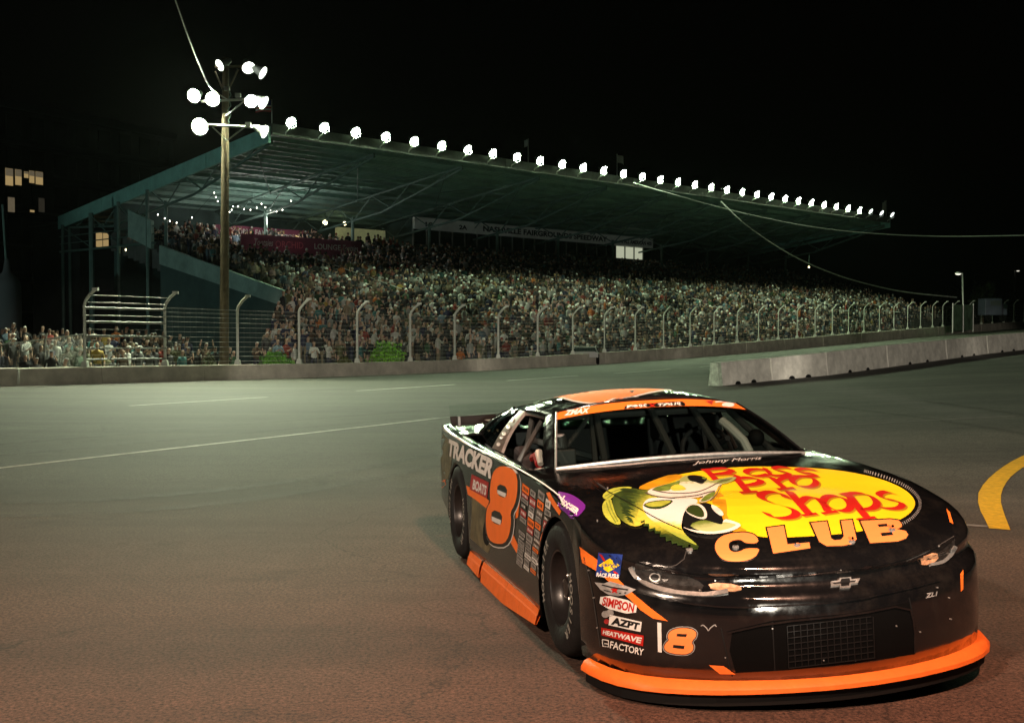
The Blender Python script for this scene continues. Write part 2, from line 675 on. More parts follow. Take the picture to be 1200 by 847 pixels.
def build_barriers():
    px = [843, 905, 970, 1041, 1110, 1158, 1204, 1262]
    base = [(843, 452.5), (905, 446), (970, 440), (1041, 430.5), (1110, 421), (1158, 414.5), (1204, 409.5), (1262, 403)]
    top = [(843, 425), (905, 419.5), (970, 413), (1041, 404.5), (1110, 398.3), (1158, 393.0), (1204, 389.5), (1262, 384)]
    names = ['nearest the car, flaking green paint on its end', 'second in the row from the green-painted end',
             'third in the row from the green-painted end', 'fourth in the row, in the middle of the run', 'fifth in the row, the pale one before the stained pair',
             'sixth in the row, stained along its top', 'last one at the right edge of the picture']
    for i in range(len(px) - 1):
        a, b = px[i] + (0 if i == 0 else 0.5), px[i + 1] - 0.5
        A, B = ground(a, tab(a, base)), ground(b, tab(b, base))
        d = (B - A)
        d.z = 0
        L = d.length
        ang = math.atan2(d.y, d.x)
        h0 = (tab(a, base) - tab(a, top)) * A.y / FPX
        h1 = (tab(b, base) - tab(b, top)) * B.y / FPX
        root = empty('jersey_barrier', A, 'pale concrete barrier block, ' + names[i], 'barrier', 'concrete barrier blocks in a row', ang)
        mb = MB()
        dz = B.z - A.z
        prof = [(0.0, 0.0), (0.0, 0.12), (0.04, 0.45), (0.07, 1.0), (0.33, 1.0), (0.36, 0.45), (0.40, 0.12), (0.40, 0.0)]
        rows = []
        for t in (0, 0.25, 0.5, 0.75, 1):
            h = h0 + (h1 - h0) * t
            rows.append([(L * t, yy if True else 0, dz * t + zz * h + (0.004 if zz == 0 else 0)) for yy, zz in prof])
        mb.grid(rows)
        mb.f += [tuple(range(7, -1, -1)), tuple(32 + k for k in range(8))]
        mb.mi += [1 if i == 0 else 0, 0]
        o = mb.build('block', [M['concrete_b'], M['concrete_p']], root, bevel=0.02)
        bm = bmesh.new()
        bm.from_mesh(o.data)
        bmesh.ops.recalc_face_normals(bm, faces=bm.faces)
        bm.to_mesh(o.data)
        bm.free()
        if i == 0:      # painted end wraps a little way onto the face
            mb = MB()
            rows = []
            for t in (0.0, 0.03, 0.062):
                rows.append([(L * t - 0.004, yy - 0.006, dz * t + zz * h0 + 0.006) for yy, zz in prof[:5]])
            mb.grid(rows)
            mb.build('painted_edge', M['concrete_p'], root)
        # forklift pockets along the foot
        for t in (0.34, 0.64):
            mb = MB()
            n = 8
            v = [(L * t + 0.17 * math.cos(PI * k / n), -0.008, dz * t + 0.005 + 0.10 * math.sin(PI * k / n)) for k in range(n + 1)]
            v2 = [(x, y + 0.05, z) for x, y, z in v]
            mb.add(v + v2, [tuple(range(n + 1))[::-1]] + [(k, k + 1, n + 2 + k, n + 1 + k) for k in range(n)])
            mb.build('drain_slot', M['black'], root)


build_barriers()

# ------------------------------------------------------------------ catch fence
def fence_base(px):
    p = wall_pt(px, True)
    q = wall_pt(px, False)
    n = (wall_pt(px + 5, False) - wall_pt(px - 5, False))
    n = Vector((-n.y, n.x, 0)).normalized()
    return Vector((q.x, q.y, p.z)) + n * 0.22, n


def child_at(o, root):
    o.parent = root
    o.matrix_parent_inverse = root.matrix_basis.inverted()
    return o


def fence_post(px, root, heavy):
    b, n = fence_base(px)
    h = tab(px, POSTH) * wall_d(px) / FPX
    r = 0.056 if heavy else 0.042
    mb = MB()
    out = -n                                           # the top bends out over the track
    side = Vector((n.y, -n.x, 0))
    bend = out * 0.42 + side * 0.15
    mb.tube([b, b + Vector((0, 0, h * 0.80)), b + bend * 0.12 + Vector((0, 0, h * 0.86)), b + bend * 0.55 + Vector((0, 0, h * 0.945)), b + bend + Vector((0, 0, h))], r, 8)
    o = child_at(mb.build('post', M['white_steel'], smooth=True), root)
    mb = MB()
    mb.box(b + Vector((0, 0, 0.10)), (0.24, 0.24, 0.2), taper=0.7)
    f = mb.build('foot', M['white_steel'])
    f.parent = o
    mb = MB()
    mb.box(b + bend * 1.05 + Vector((0, 0, h + 0.02)), (0.2, 0.14, 0.1))
    f = mb.build('cap', M['white_steel'])
    f.parent = o


def fence_line(px0, px1, frac, off=0.0, step=14):
    out = []
    n = max(2, int((px1 - px0) / step))
    for i in range(n + 1):
        px = px0 + (px1 - px0) * i / n
        b, nn = fence_base(px)
        h = tab(px, POSTH) * wall_d(px) / FPX
        e = max(0.0, (frac - 0.8) / 0.2)
        out.append(b + Vector((0, 0, h * frac)) - nn * (0.42 * e + off))
    return out


POSTS = [198, 283, 355, 423, 485, 537, 588, 634, 675, 712, 748, 781, 812, 840, 867, 892, 915, 937, 958, 978, 997, 1015, 1033, 1050, 1066, 1081,
         1095, 1107, 1120, 1138, 1152, 1165, 1178, 1190, 1202]
root = empty('catch_fence', fence_base(600)[0], 'tall cable catch fence with bent-over pale posts standing on the outer wall before the crowd', 'fence')
for i, px in enumerate(POSTS):
    fence_post(px, root, i < 8)
for fr in [0.05, 0.12, 0.19, 0.26, 0.33, 0.40, 0.47, 0.54, 0.61, 0.68, 0.74, 0.80]:
    mb = MB()
    mb.tube(fence_line(198, 1205, fr), 0.0085, 4)
    child_at(mb.build('cable', M['cable']), root)
mb = MB()
for px in np.concatenate([np.arange(200, 430, 7.0), np.arange(430, 1205, 3.2)]):
    b, nn = fence_base(px)
    h = tab(px, POSTH) * wall_d(px) / FPX
    mb.tube([b + nn * 0.02, b + nn * 0.02 + Vector((0, 0, h * 0.80))], 0.003, 3, False)
for fr in np.arange(0.02, 0.80, 0.035):
    mb.tube(fence_line(198, 1205, fr, -0.02, 30), 0.003, 3, False)
child_at(mb.build('wire_mesh', M['wire'], kind='stuff'), root)

groot = empty('pipe_gate', fence_base(150)[0], 'fence gate panel of thick horizontal white pipes between the two leftmost tall posts', 'gate')
fence_post(104, groot, True)
for fr, r, mt in [(0.77, 0.042, 'galv_dull'), (0.585, 0.042, 'galv_dull'), (0.40, 0.042, 'galv_dull'), (0.24, 0.03, 'galv_dull'), (0.095, 0.03, 'galv_dull'), (0.67, 0.02, 'galv_dull'), (0.84, 0.018, 'galv_dull'),
                  (0.93, 0.016, 'galv_dull')]:
    mb = MB()
    mb.tube([p + Vector((0, 0, 0)) for p in fence_line(104, 198, fr, 0.05)], r, 8)
    child_at(mb.build('pipe', M[mt], smooth=True), groot)
mb = MB()
for fr in (0.015, 0.03, 0.15, 0.32, 0.49):
    mb.tube(fence_line(104, 198, fr), 0.01, 4)
child_at(mb.build('stay_wires', M['wire'], kind='stuff'), groot)

# low chain-link fence at the left
croot = empty('chain_link_fence', wall_pt(50, False), 'low dark chain-link fence with a sloping top rail at the far left behind the wall', 'fence')


def cl(px, py, d):
    return unproj(px, py, d)


CL = [(-60, 424, 46), (-4, 404, 45.5), (53, 397.5, 45), (100, 391, 44.2)]
for px, py, d in CL:
    mb = MB()
    b = cl(px, 440, d)
    t = cl(px, py, d)
    mb.tube([Vector((t.x, t.y, b.z)), t + Vector((0, 0, -0.05)), t + Vector((0.12, -0.1, 0.22)) if px == 53 else t], 0.03, 6)
    child_at(mb.build('post', M['galv'], smooth=True), croot)
mb = MB()
mb.tube([cl(*p) for p in CL], 0.022, 6)
child_at(mb.build('top_rail', M['galv'], smooth=True), croot)
mb = MB()
for (ax, ay, ad), (bx, by, bd) in zip(CL[1:], CL[2:]):
    A, B = cl(ax, ay, ad), cl(bx, by, bd)
    n = 26
    zb = cl(ax, 436, ad).z
    for k in range(-16, n):
        for sgn in (1, -1):
            t0, t1 = k / n, (k + 16) / n
            if sgn < 0:
                t0, t1 = t1, t0
            p0 = A.lerp(B, t0)
            p1 = A.lerp(B, t1)
            p0.z, p1.z = zb, A.lerp(B, t1).z
            # clip to the bay
            lo, hi = 0.0, 1.0
            dt = t1 - t0
            for lim, s in ((0, 1), (1, -1)):
                tt = (lim - t0) / dt
                if (s > 0) == (dt > 0):
                    lo = max(lo, tt)
                else:
                    hi = min(hi, tt)
            if hi > lo + 0.02:
                mb.tube([p0.lerp(p1, lo), p0.lerp(p1, hi)], 0.006, 3, False)
child_at(mb.build('wire_mesh', M['wire'], kind='stuff'), croot)


# ------------------------------------------------------------------ tall wooden lamp pole
def build_lamp_pole():
    D = 50.0
    base = unproj(262.5, 437, D)
    top = unproj(264.5, 68, D)
    base.z = gz(base.x, base.y)
    root = empty('lamp_pole', base, 'tall brown wooden pole behind the fence carrying clusters of track floodlights', 'light pole')

    def put(o):
        return child_at(o, root)
    mb = MB()
    mb.tube([base.lerp(top, t) for t in (0, 0.2, 0.4, 0.6, 0.8, 1)], [0.20, 0.19, 0.18, 0.165, 0.15, 0.13], 12)
    put(mb.build('pole', M['wood'], smooth=True))

    def at(px, py, dd=0):
        return unproj(px, py, D + dd)
    arms = [((252, 79, -0.25), (302, 77, -0.25), 0.05, 'wood'), ((236, 119, -0.3), (303, 116, -0.3), 0.05, 'galv'), ((238, 146, -0.3), (307, 150, -0.3), 0.05, 'galv'),
            ((262, 107, -0.25), (252, 84, -0.25), 0.04, 'wood'), ((267, 107, -0.25), (279, 82, -0.25), 0.04, 'wood'),
            ((265, 136, -0.2), (287, 118, -0.2), 0.03, 'galv'), ((249, 149, -0.3), (266, 165, -0.2), 0.03, 'galv'), ((287, 149, -0.3), (266, 165, -0.2), 0.03, 'galv')]
    for a, b, r, m in arms:
        mb = MB()
        mb.tube([at(*a), at(*b)], r, 6)
        put(mb.build('crossarm', M[m]))
    mb = MB()
    zz = at(271, 0).z
    pts = [at(269 + 1.6 * math.sin(i * 1.7), 108 + i * 3.3, -0.2) for i in range(12)]
    mb.tube(pts, 0.025, 5)
    put(mb.build('wiring', M['dark_steel']))
    for px, py in ((279, 112), (291, 146), (266, 104)):
        mb = MB()
        mb.box(at(px, py, -0.3), (0.22, 0.18, 0.16))
        put(mb.build('ballast_box', M['galv']))
    # heads: pixel of the lens centre, aim (world), lit strength
    aimcam = lambda p, off: (Vector((off[0], off[1], off[2])) - p).normalized()
    heads = [(257, 77, Vector((-0.62, -0.62, -0.48)), 0.25, 'lens_half'), (291.5, 80, Vector((0.35, -0.66, -0.66)), 0.28, 'lens_half'), (308.5, 86, Vector((0.86, -0.15, -0.5)), 0.28, 'lens_half'),
             (227, 112.5, Vector((-0.25, -0.86, -0.35)), 0.28, 'lens_pole'), (249, 116.5, Vector((-0.05, -0.9, -0.3)), 0.29, 'lens_pole'),
             (294.5, 119, Vector((0.3, -0.8, -0.5)), 0.27, 'lens_pole'), (310, 121, Vector((0.86, -0.15, -0.5)), 0.30, 'lens_half'),
             (234, 148.5, Vector((-0.12, -0.93, -0.28)), 0.34, 'lens_pole'), (311, 155, Vector((0.9, -0.2, -0.42)), 0.28, 'lens_half')]
    for px, py, aim, r, lm in heads:
        c = at(px, py, -0.35)
        aim = aim.normalized()
        Mx = dirmat(c, aim)
        mb = MB()
        mb.lathe([(0.06, -0.62), (0.09, -0.60), (0.12, -0.42), (r * 0.62, -0.20), (r, 0.0), (r + 0.015, 0.0), (r * 0.64, -0.22), (0.14, -0.45)], Mx, 18, cap0=True)
        h = put(mb.build('floodlight', M['reflector_dull'], smooth=True))
        mb = MB()
        mb.lathe([(0.001, 0.03), (r * 0.5, 0.02), (r * 0.93, -0.03)], Mx, 18)
        l = mb.build('lens', M[lm], smooth=True)
        if l.data.polygons[0].normal.dot(aim) < 0:
            l.data.flip_normals()
        l.parent = h


M['lens_half'] = mat('lit_side_lens', (0.9, 0.95, 0.9), 0.3, emit=(0.95, 1.0, 0.88), estr=10)
build_lamp_pole()

# ------------------------------------------------------------------ grandstand frame of reference
GL = Vector((-14.6, 72.0, 0))
GS = Vector((0.689, 0.725, 0)).normalized()
GB = Vector((-GS.y, GS.x, 0))
GLEN = 81.4


def G(s, D, z):
    p = GL + GS * s + GB * D
    return Vector((p.x, p.y, z))


def roof_z(D):
    return 13.7 - 0.131 * D


def deck_z(D):
    return 3.30 + 0.257 * (D + 1.9)


stand = empty('grandstand', G(40, 0, 0), 'long covered grandstand with a corrugated roof sloping back over a packed crowd', 'grandstand')


def sp(o):
    return child_at(o, stand)


def gbox(mb, s0, s1, D0, D1, z0, z1, zb0=None, zb1=None):
    """box in grandstand axes; zb0/zb1 give a different bottom/top height at D1 (sloped)"""
    zb0 = z0 if zb0 is None else zb0
    zb1 = z1 if zb1 is None else zb1
    v = [G(s0, D0, z0), G(s1, D0, z0), G(s0, D1, zb0), G(s1, D1, zb0), G(s0, D0, z1), G(s1, D0, z1), G(s0, D1, zb1), G(s1, D1, zb1)]
    return mb.add(v, [(0, 2, 3, 1), (4, 5, 7, 6), (0, 1, 5, 4), (1, 3, 7, 5), (3, 2, 6, 7), (2, 0, 4, 6)])


def build_stand():
    # tiers
    D = -1.9
    k = 0
    while D < 19:
        mb = MB()
        gbox(mb, 0.0 if D < 12 else 0.0, GLEN + 6, D, D + 0.78, deck_z(D) - 1.3, deck_z(D))
        sp(mb.build('tier', M['deck']))
        if k % 1 == 0:
            mb = MB()
            gbox(mb, 0.6, GLEN + 6, D + 0.42, D + 0.68, deck_z(D) + 0.36, deck_z(D) + 0.41)
            sp(mb.build('bench', M['deck']))
        D += 0.8
        k += 1
    # roof sheets: ribbed strips front to back
    n = 24
    for i in range(n):
        s0, s1 = GLEN * i / n, GLEN * (i + 1) / n - 0.02
        mb = MB()
        rows = []
        for j in range(13):
            s = s0 + (s1 - s0) * j / 12
            up = 0.05 if j % 2 else 0.0
            rows.append([G(s, D, roof_z(D) + up) for D in (0, 9, 18, 27.4)] + [G(s, D, roof_z(D) + up + 0.03) for D in (27.4, 18, 9, 0)])
        mb.grid(rows, closed=True)
        sp(mb.build('roof_sheet', M['roof_tin']))
    # purlins along the length, trusses across
    for j in range(15):
        D = 0.9 + j * 1.9
        mb = MB()
        gbox(mb, 0.05, GLEN - 0.05, D, D + 0.14, roof_z(D) - 0.30, roof_z(D) - 0.04)
        sp(mb.build('purlin', M['roof_tin']))
    for j in range(11):
        s = 0.3 + j * (GLEN - 0.7) / 10
        mb = MB()
        mb.tube([G(s, 0.3, roof_z(0.3) - 0.45), G(s, 26.8, roof_z(26.8) - 0.45)], 0.09, 6)
        mb.tube([G(s, 0.3, roof_z(0.3) - 0.6), G(s, 9, roof_z(9) - 1.9), G(s, 20, roof_z(20) - 1.9), G(s, 26.8, roof_z(26.8) - 0.7)], 0.09, 6)
        z = 0
        Ds = [1.5 + 2.2 * q for q in range(12)]
        for a, b in zip(Ds, Ds[1:]):
            lo = lambda D: float(np.interp(D, [0.3, 9, 20, 26.8], [roof_z(0.3) - 0.6, roof_z(9) - 1.9, roof_z(20) - 1.9, roof_z(26.8) - 0.7]))
            pa = G(s, a, lo(a) if z else roof_z(a) - 0.45)
            pb = G(s, b, roof_z(b) - 0.45 if z else lo(b))
            mb.tube([pa, pb], 0.05, 5)
            z = 1 - z
        sp(mb.build('truss', M['truss_steel']))
        for D in (12.6, 26.6):
            mb = MB()
            zb = deck_z(min(D, 19)) - 0.2 if D < 19 else 0
            mb.tube([G(s, D, zb), G(s, D, roof_z(D) - 1.6 if D < 20 else roof_z(D) - 0.5)], 0.13, 8)
            sp(mb.build('column', M['dark_steel'], smooth=True))
        if j < 10:
            mb = MB()
            s2 = s + (GLEN - 0.7) / 10
            mb.tube([G(s, 2, roof_z(2) - 0.55), G(s2, 12, roof_z(12) - 0.55)], 0.04, 5)
            mb.tube([G(s2, 2, roof_z(2) - 0.55), G(s, 12, roof_z(12) - 0.55)], 0.04, 5)
            sp(mb.build('roof_brace', M['truss_steel']))
    # front fascia in lengths
    for i in range(12):
        s0, s1 = GLEN * i / 12, GLEN * (i + 1) / 12 - 0.03
        mb = MB()
        gbox(mb, s0, s1, -0.16, -0.04, 13.45, 14.12)
        sp(mb.build('fascia_board', M['fascia']))
    # sloping gable board at the left end, in four lengths
    for i in range(4):
        D0, D1 = -0.1 + 27.6 * i / 4, -0.1 + 27.6 * (i + 1) / 4 - 0.05
        mb = MB()
        gbox(mb, -0.22, -0.05, D0, D1, roof_z(D0) - 0.75, roof_z(D0) + 0.22, roof_z(D1) - 0.75, roof_z(D1) + 0.22)
        sp(mb.build('gable_board', M['teal_fascia']))
        mb = MB()
        gbox(mb, GLEN + 0.05, GLEN + 0.2, D0, D1, roof_z(D0) - 0.75, roof_z(D0) + 0.22, roof_z(D1) - 0.75, roof_z(D1) + 0.22)
        sp(mb.build('gable_board', M['teal_fascia']))
    # left end: raked parapet wall and closed wall below it
    mb = MB()
    gbox(mb, -0.35, -0.12, -4.2, 12.4, deck_z(-4.2) - 0.15, deck_z(-4.2) + 0.72, deck_z(12.4) - 0.85, deck_z(12.4) + 0.42)
    sp(mb.build('parapet', M['parapet']))
    mb = MB()
    gbox(mb, -0.27, -0.16, -4.2, 12.4, -0.5, deck_z(-4.2) - 0.16, -0.5, deck_z(12.4) - 0.86)
    sp(mb.build('end_wall', M['endwall']))
    # stair landing and rear block at the left end
    mb = MB()
    gbox(mb, -0.4, -0.15, 13.4, 16.5, 7.2, 9.1, 8.2, 10.1)
    sp(mb.build('stair_parapet', M['parapet']))
    mb = MB()
    gbox(mb, 0.2, 10, 19.2, 19.6, 0, 10.8)
    sp(mb.build('back_wall', M['endwall']))
    mb = MB()
    gbox(mb, 10, 25.0, 21.2, 21.5, 0, 10.7)
    sp(mb.build('back_wall', M['endwall']))
    mb = MB()
    gbox(mb, 59, GLEN, 19.5, 19.8, 0, 11)
    sp(mb.build('back_wall', M['endwall']))
    # walkway behind/left with rails
    for z in (7.6, 8.2, 8.75):
        mb = MB()
        mb.tube([G(-0.3, 13, z), G(-0.3, 27, z)], 0.04 if z > 8 else 0.09, 6)
        sp(mb.build('rail', M['dark_steel']))
    for D in (14, 18, 22, 26.5):
        mb = MB()
        mb.tube([G(-0.3, D, 0), G(-0.3, D, roof_z(D) - 0.6)], 0.13 if D != 22 else 0.2, 8)
        sp(mb.build('column', M['dark_steel'], smooth=True))
    for D0, D1 in ((14, 18), (18, 22), (22, 26.5)):
        mb = MB()
        mb.tube([G(-0.3, D0, 7.7), G(-0.3, D1, roof_z(D1) - 0.8)], 0.04, 5)
        sp(mb.build('brace', M['dark_steel']))
    # handrails up the aisles
    for s in (9, 20, 31, 42, 53, 64, 75):
        mb = MB()
        mb.tube([G(s, -4.5, deck_z(-4.5) + 0.9), G(s, -1.9, deck_z(-1.9) + 0.5)], 0.035, 5)
        mb.tube([G(s, -2.4, deck_z(-2.4) + 1.0), G(s, 8, deck_z(8) + 1.0)], 0.03, 5)
        sp(mb.build('handrail', M['galv']))


build_stand()


# ------------------------------------------------------------------ text
def text_polys(body, size=1.0, bold=0.0, shear=0.0, spacing=1.0):
    """flat text as (verts2d, faces), lower-left at origin, returns also width,height"""
    cu = bpy.data.curves.new('t', 'FONT')
    cu.body = body
    cu.size = size
    cu.offset = bold
    cu.shear = shear
    cu.space_character = spacing
    cu.resolution_u = 3
    o = bpy.data.objects.new('t', cu)
    C.objects.link(o)
    dg = bpy.context.evaluated_depsgraph_get()
    me = bpy.data.meshes.new_from_object(o.evaluated_get(dg))
    v = [(p.co.x, p.co.y) for p in me.vertices]
    f = [tuple(p.vertices) for p in me.polygons]
    bpy.data.objects.remove(o)
    bpy.data.curves.remove(cu)
    bpy.data.meshes.remove(me)
    if not v:
        return [], [], 1, 1
    xs = [p[0] for p in v]
    ys = [p[1] for p in v]
    x0, y0 = min(xs), min(ys)
    return [(x - x0, y - y0) for x, y in v], f, max(xs) - x0, max(ys) - y0


def flat_text(name, body, m, origin, xdir, ydir, width=None, height=None, bold=0.02, shear=0.0, parent=None, lift=0.01, spacing=1.0):
    v, f, w_, h_ = text_polys(body, 1, bold, shear, spacing)
    xdir, ydir = Vector(xdir).normalized(), Vector(ydir).normalized()
    n = xdir.cross(ydir)
    sx = (width / w_) if width else height / h_
    sy = (height / h_) if height else sx
    mb = MB()
    mb.add([Vector(origin) + xdir * (x * sx) + ydir * (y * sy) + n * lift for x, y in v], f)
    o = mb.build(name, m)
    if parent:
        child_at(o, parent)
    return o


# ------------------------------------------------------------------ press box with its sign, banners
M['sign_board'] = mat('pale_sign_board', (0.72, 0.74, 0.70), 0.6, var=0.15, vscale=0.8, emit=(0.5, 0.55, 0.5), estr=0.02)  # faint glow put into the board, which is no lamp
M['sign_ink'] = mat('sign_letter_black', (0.02, 0.025, 0.03), 0.6)
M['glass_dark'] = mat('dark_glass', (0.02, 0.03, 0.03), 0.08)
M['lit_room'] = mat('lit_window', (0.3, 0.22, 0.1), 0.5, emit=(1.0, 0.70, 0.30), estr=0.33)
M['lit_room_pale'] = mat('bright_lit_window', (0.4, 0.4, 0.3), 0.5, emit=(0.95, 1.0, 0.72), estr=0.42)
M['box_frame'] = mat('press_box_frame', (0.25, 0.27, 0.26), 0.6)


def build_press_box():
    D0, D1, s0, s1, zb, zt = 15.5, 19.2, 25.4, 59.0, 8.35, 11.3
    root = empty('press_box', G(42, D0, zb), 'long press box of windows under a lettered white board at the top of the grandstand', 'press box')
    add = lambda o: child_at(o, root)
    mb = MB()
    gbox(mb, s0, s1, D0 + 0.25, D1, zb, zt - 0.1)
    add(mb.build('cabin', M['endwall']))
    for i, (a, b) in enumerate([(s0, 32.7), (32.7, 52.0), (52.0, s1)]):
        mb = MB()
        gbox(mb, a + 0.02, b - 0.02, D0 - 0.1, D0 + 0.2, zt - 1.0, zt)
        add(mb.build('sign_board', M['sign_board']))
    for k, (txt, a, b, h) in enumerate([('NASHVILLE FAIRGROUNDS SPEEDWAY', 33.6, 51.3, 0.52), ('ALL AMERICAN 400', 54.0, 58.7, 0.42), ('HOME OF THE', 52.2, 53.9, 0.22), ('18', 26.6, 27.5, 0.4), ('2A', 30.6, 31.6, 0.4)]):
        o = flat_text('lettering', txt, M['sign_ink'], G(a, D0 - 0.12, zt - 0.76), GS, (0, 0, 1), b - a, h, 0.04, parent=root)
    n = 22
    for i in range(n):
        a, b = s0 + (s1 - s0) * i / n, s0 + (s1 - s0) * (i + 1) / n
        lit = i in (18, 19, 20)
        mb = MB()
        gbox(mb, a + 0.06, b - 0.06, D0 + 0.12, D0 + 0.24, zb + 0.7, zt - 1.06)
        wn = add(mb.build('window', M['lit_room_pale'] if lit else M['glass_dark']))
        mb = MB()
        gbox(mb, a - 0.05, a + 0.05, D0 + 0.02, D0 + 0.2, zb, zt - 1.02)
        add(mb.build('mullion', M['box_frame']))
    mb = MB()
    gbox(mb, s0, s1, D0 + 0.0, D0 + 0.22, zb, zb + 0.66)
    add(mb.build('sill_panel', M['fascia']))


build_press_box()
M['banner'] = mat('purple_banner', (0.34, 0.09, 0.16), 0.8, var=0.2, vscale=0.7)
M['banner_ink'] = mat('banner_white_ink', (0.85, 0.82, 0.82), 0.8)
M['banner_pink'] = mat('banner_pink_ink', (0.85, 0.25, 0.34), 0.8)


def banner(s0, s1, D, z0, z1, label, texts, name='banner'):
    root = empty(name, G((s0 + s1) / 2, D, z0), label, 'banner', 'banners hung in the upper grandstand')
    mb = MB()
    n = 10
    rows = [[G(s0 + (s1 - s0) * i / n, D + 0.05 * math.sin(i * 1.9), z) for z in (z0, (z0 + z1) / 2, z1)] + [G(s0 + (s1 - s0) * i / n, D + 0.05 * math.sin(i * 1.9) + 0.02, z) for z in (z1, z0)] for i in range(n + 1)]
    mb.grid(rows, closed=True)
    child_at(mb.build('cloth', M['banner']), root)
    for txt, a, b, za, h, m, sh, bd in texts:
        flat_text('lettering', txt, M[m], G(a, D - 0.08, za), GS, (0, 0, 1), b - a, h, bd, sh, parent=root)


banner(5.9, 16.9, 12.1, 7.35, 8.55, 'dark purple banner with pink and white lettering, middle one of three',
       [('Tootsies', 7.0, 8.6, 7.75, 0.5, 'banner_ink', 0.3, 0.01), ('ORCHID', 8.8, 11.3, 7.70, 0.5, 'banner_pink', 0, 0.01), ('LOUNGE', 12.3, 14.8, 7.75, 0.42, 'banner_ink', 0, 0.02), ('Tootsies', 15.0, 16.5, 7.75, 0.45, 'banner_ink', 0.3, 0.01)])
banner(5.9, 18.5, 11.2, 6.45, 7.3, 'lower purple banner half hidden by heads, below the lounge banner',
       [('PARTY', 8.5, 10.3, 6.65, 0.5, 'banner_ink', 0, 0.05), ('Tootsies', 11.2, 13.2, 6.62, 0.5, 'banner_ink', 0.3, 0.02), ('PARTY', 13.9, 15.8, 6.65, 0.5, 'banner_ink', 0, 0.05)])
banner(7.4, 16.0, 17.8, 8.75, 9.65, 'uppermost dim purple banner at the back under the roof',
       [('WORLD FAMOUS', 8.8, 13.0, 9.0, 0.45, 'banner_ink', 0, 0.01), ('Tootsies', 13.3, 15.6, 9.05, 0.3, 'banner_ink', 0.3, 0.01)])


# ------------------------------------------------------------------ roof-edge floodlights
def build_floodlights():
    aim = (-GB * math.cos(R(36)) + Vector((0, 0, -1)) * math.sin(R(36))).normalized()
    proto = empty('floodlight', (0, 0, 0), 'x', 'floodlight', 'floodlights along the front edge of the grandstand roof')
    r = 0.31
    Mx = dirmat((0, 0, 0.55) , aim)
    mb = MB()
    mb.lathe([(0.09, -0.5), (0.12, -0.48), (0.15, -0.34), (r * 0.7, -0.17), (r, 0.0), (r + 0.015, 0.0), (r * 0.72, -0.19)], Mx, 14, cap0=True)
    mb.build('housing', M['reflector'], proto, smooth=True)
    mb = MB()
    mb.lathe([(0.001, 0.04), (r * 0.94, -0.02)], Mx, 12)
    lens = mb.build('lens', M['lens'], proto, smooth=True)
    if lens.data.polygons[0].normal.dot(aim) < 0:
        lens.data.flip_normals()
    mb = MB()
    up = Vector((0, 0, 1))
    mb.tube([GB * 0.66 + Vector((0, 0, -0.25)), GB * 0.5 + Vector((0, 0, 0.0)), Vector((0, 0, 0.2))], 0.045, 6)
    for sg in (-1, 1):
        mb.tube([Vector((0, 0, 0.15)), GS * sg * (r + 0.05) + Vector((0, 0, 0.3)), GS * sg * (r + 0.05) + Vector((0, 0, 0.55))], 0.022, 5)
    mb.build('bracket', M['galv'], proto)
    N = 33
    dim = None
    for i in range(N):
        s = 1.0 + (GLEN - 1.6) * i / (N - 1)
        o = proto if i == 0 else copy_tree(proto)
        o.location = G(s, -0.72, 13.72)
        if i >= N - 3:
            for c in o.children:
                if c.name.startswith('lens'):
                    c.data = c.data.copy()
                    c.data.materials[0] = M['lens_dim']
        if i == 0:
            o['label'] = 'first lit floodlight at the left end of the roof edge, next to the flagpole'
        elif i == N - 1:
            o['label'] = 'last unlit floodlight head at the far right tip of the grandstand roof'
        elif i >= N - 3:
            o['label'] = ['', 'unlit floodlight head second from the far right tip of the roof', 'unlit floodlight head third from the far right tip of the roof'][N - 1 - i]
        elif i < 8:
            o['label'] = ['', 'second', 'third', 'fourth', 'fifth', 'sixth', 'seventh', 'eighth'][i] + ' glaring white floodlight from the left end of the grandstand roof edge'
        elif i >= N - 8:
            o['label'] = ['last', 'second to last', 'third to last', 'fourth to last', 'fifth to last'][N - 4 - i] + ' lit floodlight toward the far right end of the roof edge'
        else:
            t = i - 7
            o['label'] = ['', 'first', 'second', 'third', 'fourth', 'fifth', 'sixth', 'seventh', 'eighth', 'ninth', 'tenth', 'eleventh', 'twelfth', 'thirteenth', 'fourteenth', 'fifteenth', 'sixteenth', 'seventeenth', 'eighteenth'][t] + ' roof-edge floodlight after the eight largest at the left'


build_floodlights()

# flags and flagpoles on the roof
M['flag_red'] = mat('flag_red_cloth', (0.5, 0.05, 0.05), 0.8)
M['flag_white'] = mat('flag_white_cloth', (0.7, 0.7, 0.68), 0.8)
M['flag_blue'] = mat('flag_blue_cloth', (0.04, 0.06, 0.25), 0.8)
M['flag_dim'] = mat('pale_flag_cloth', (0.45, 0.45, 0.42), 0.8)


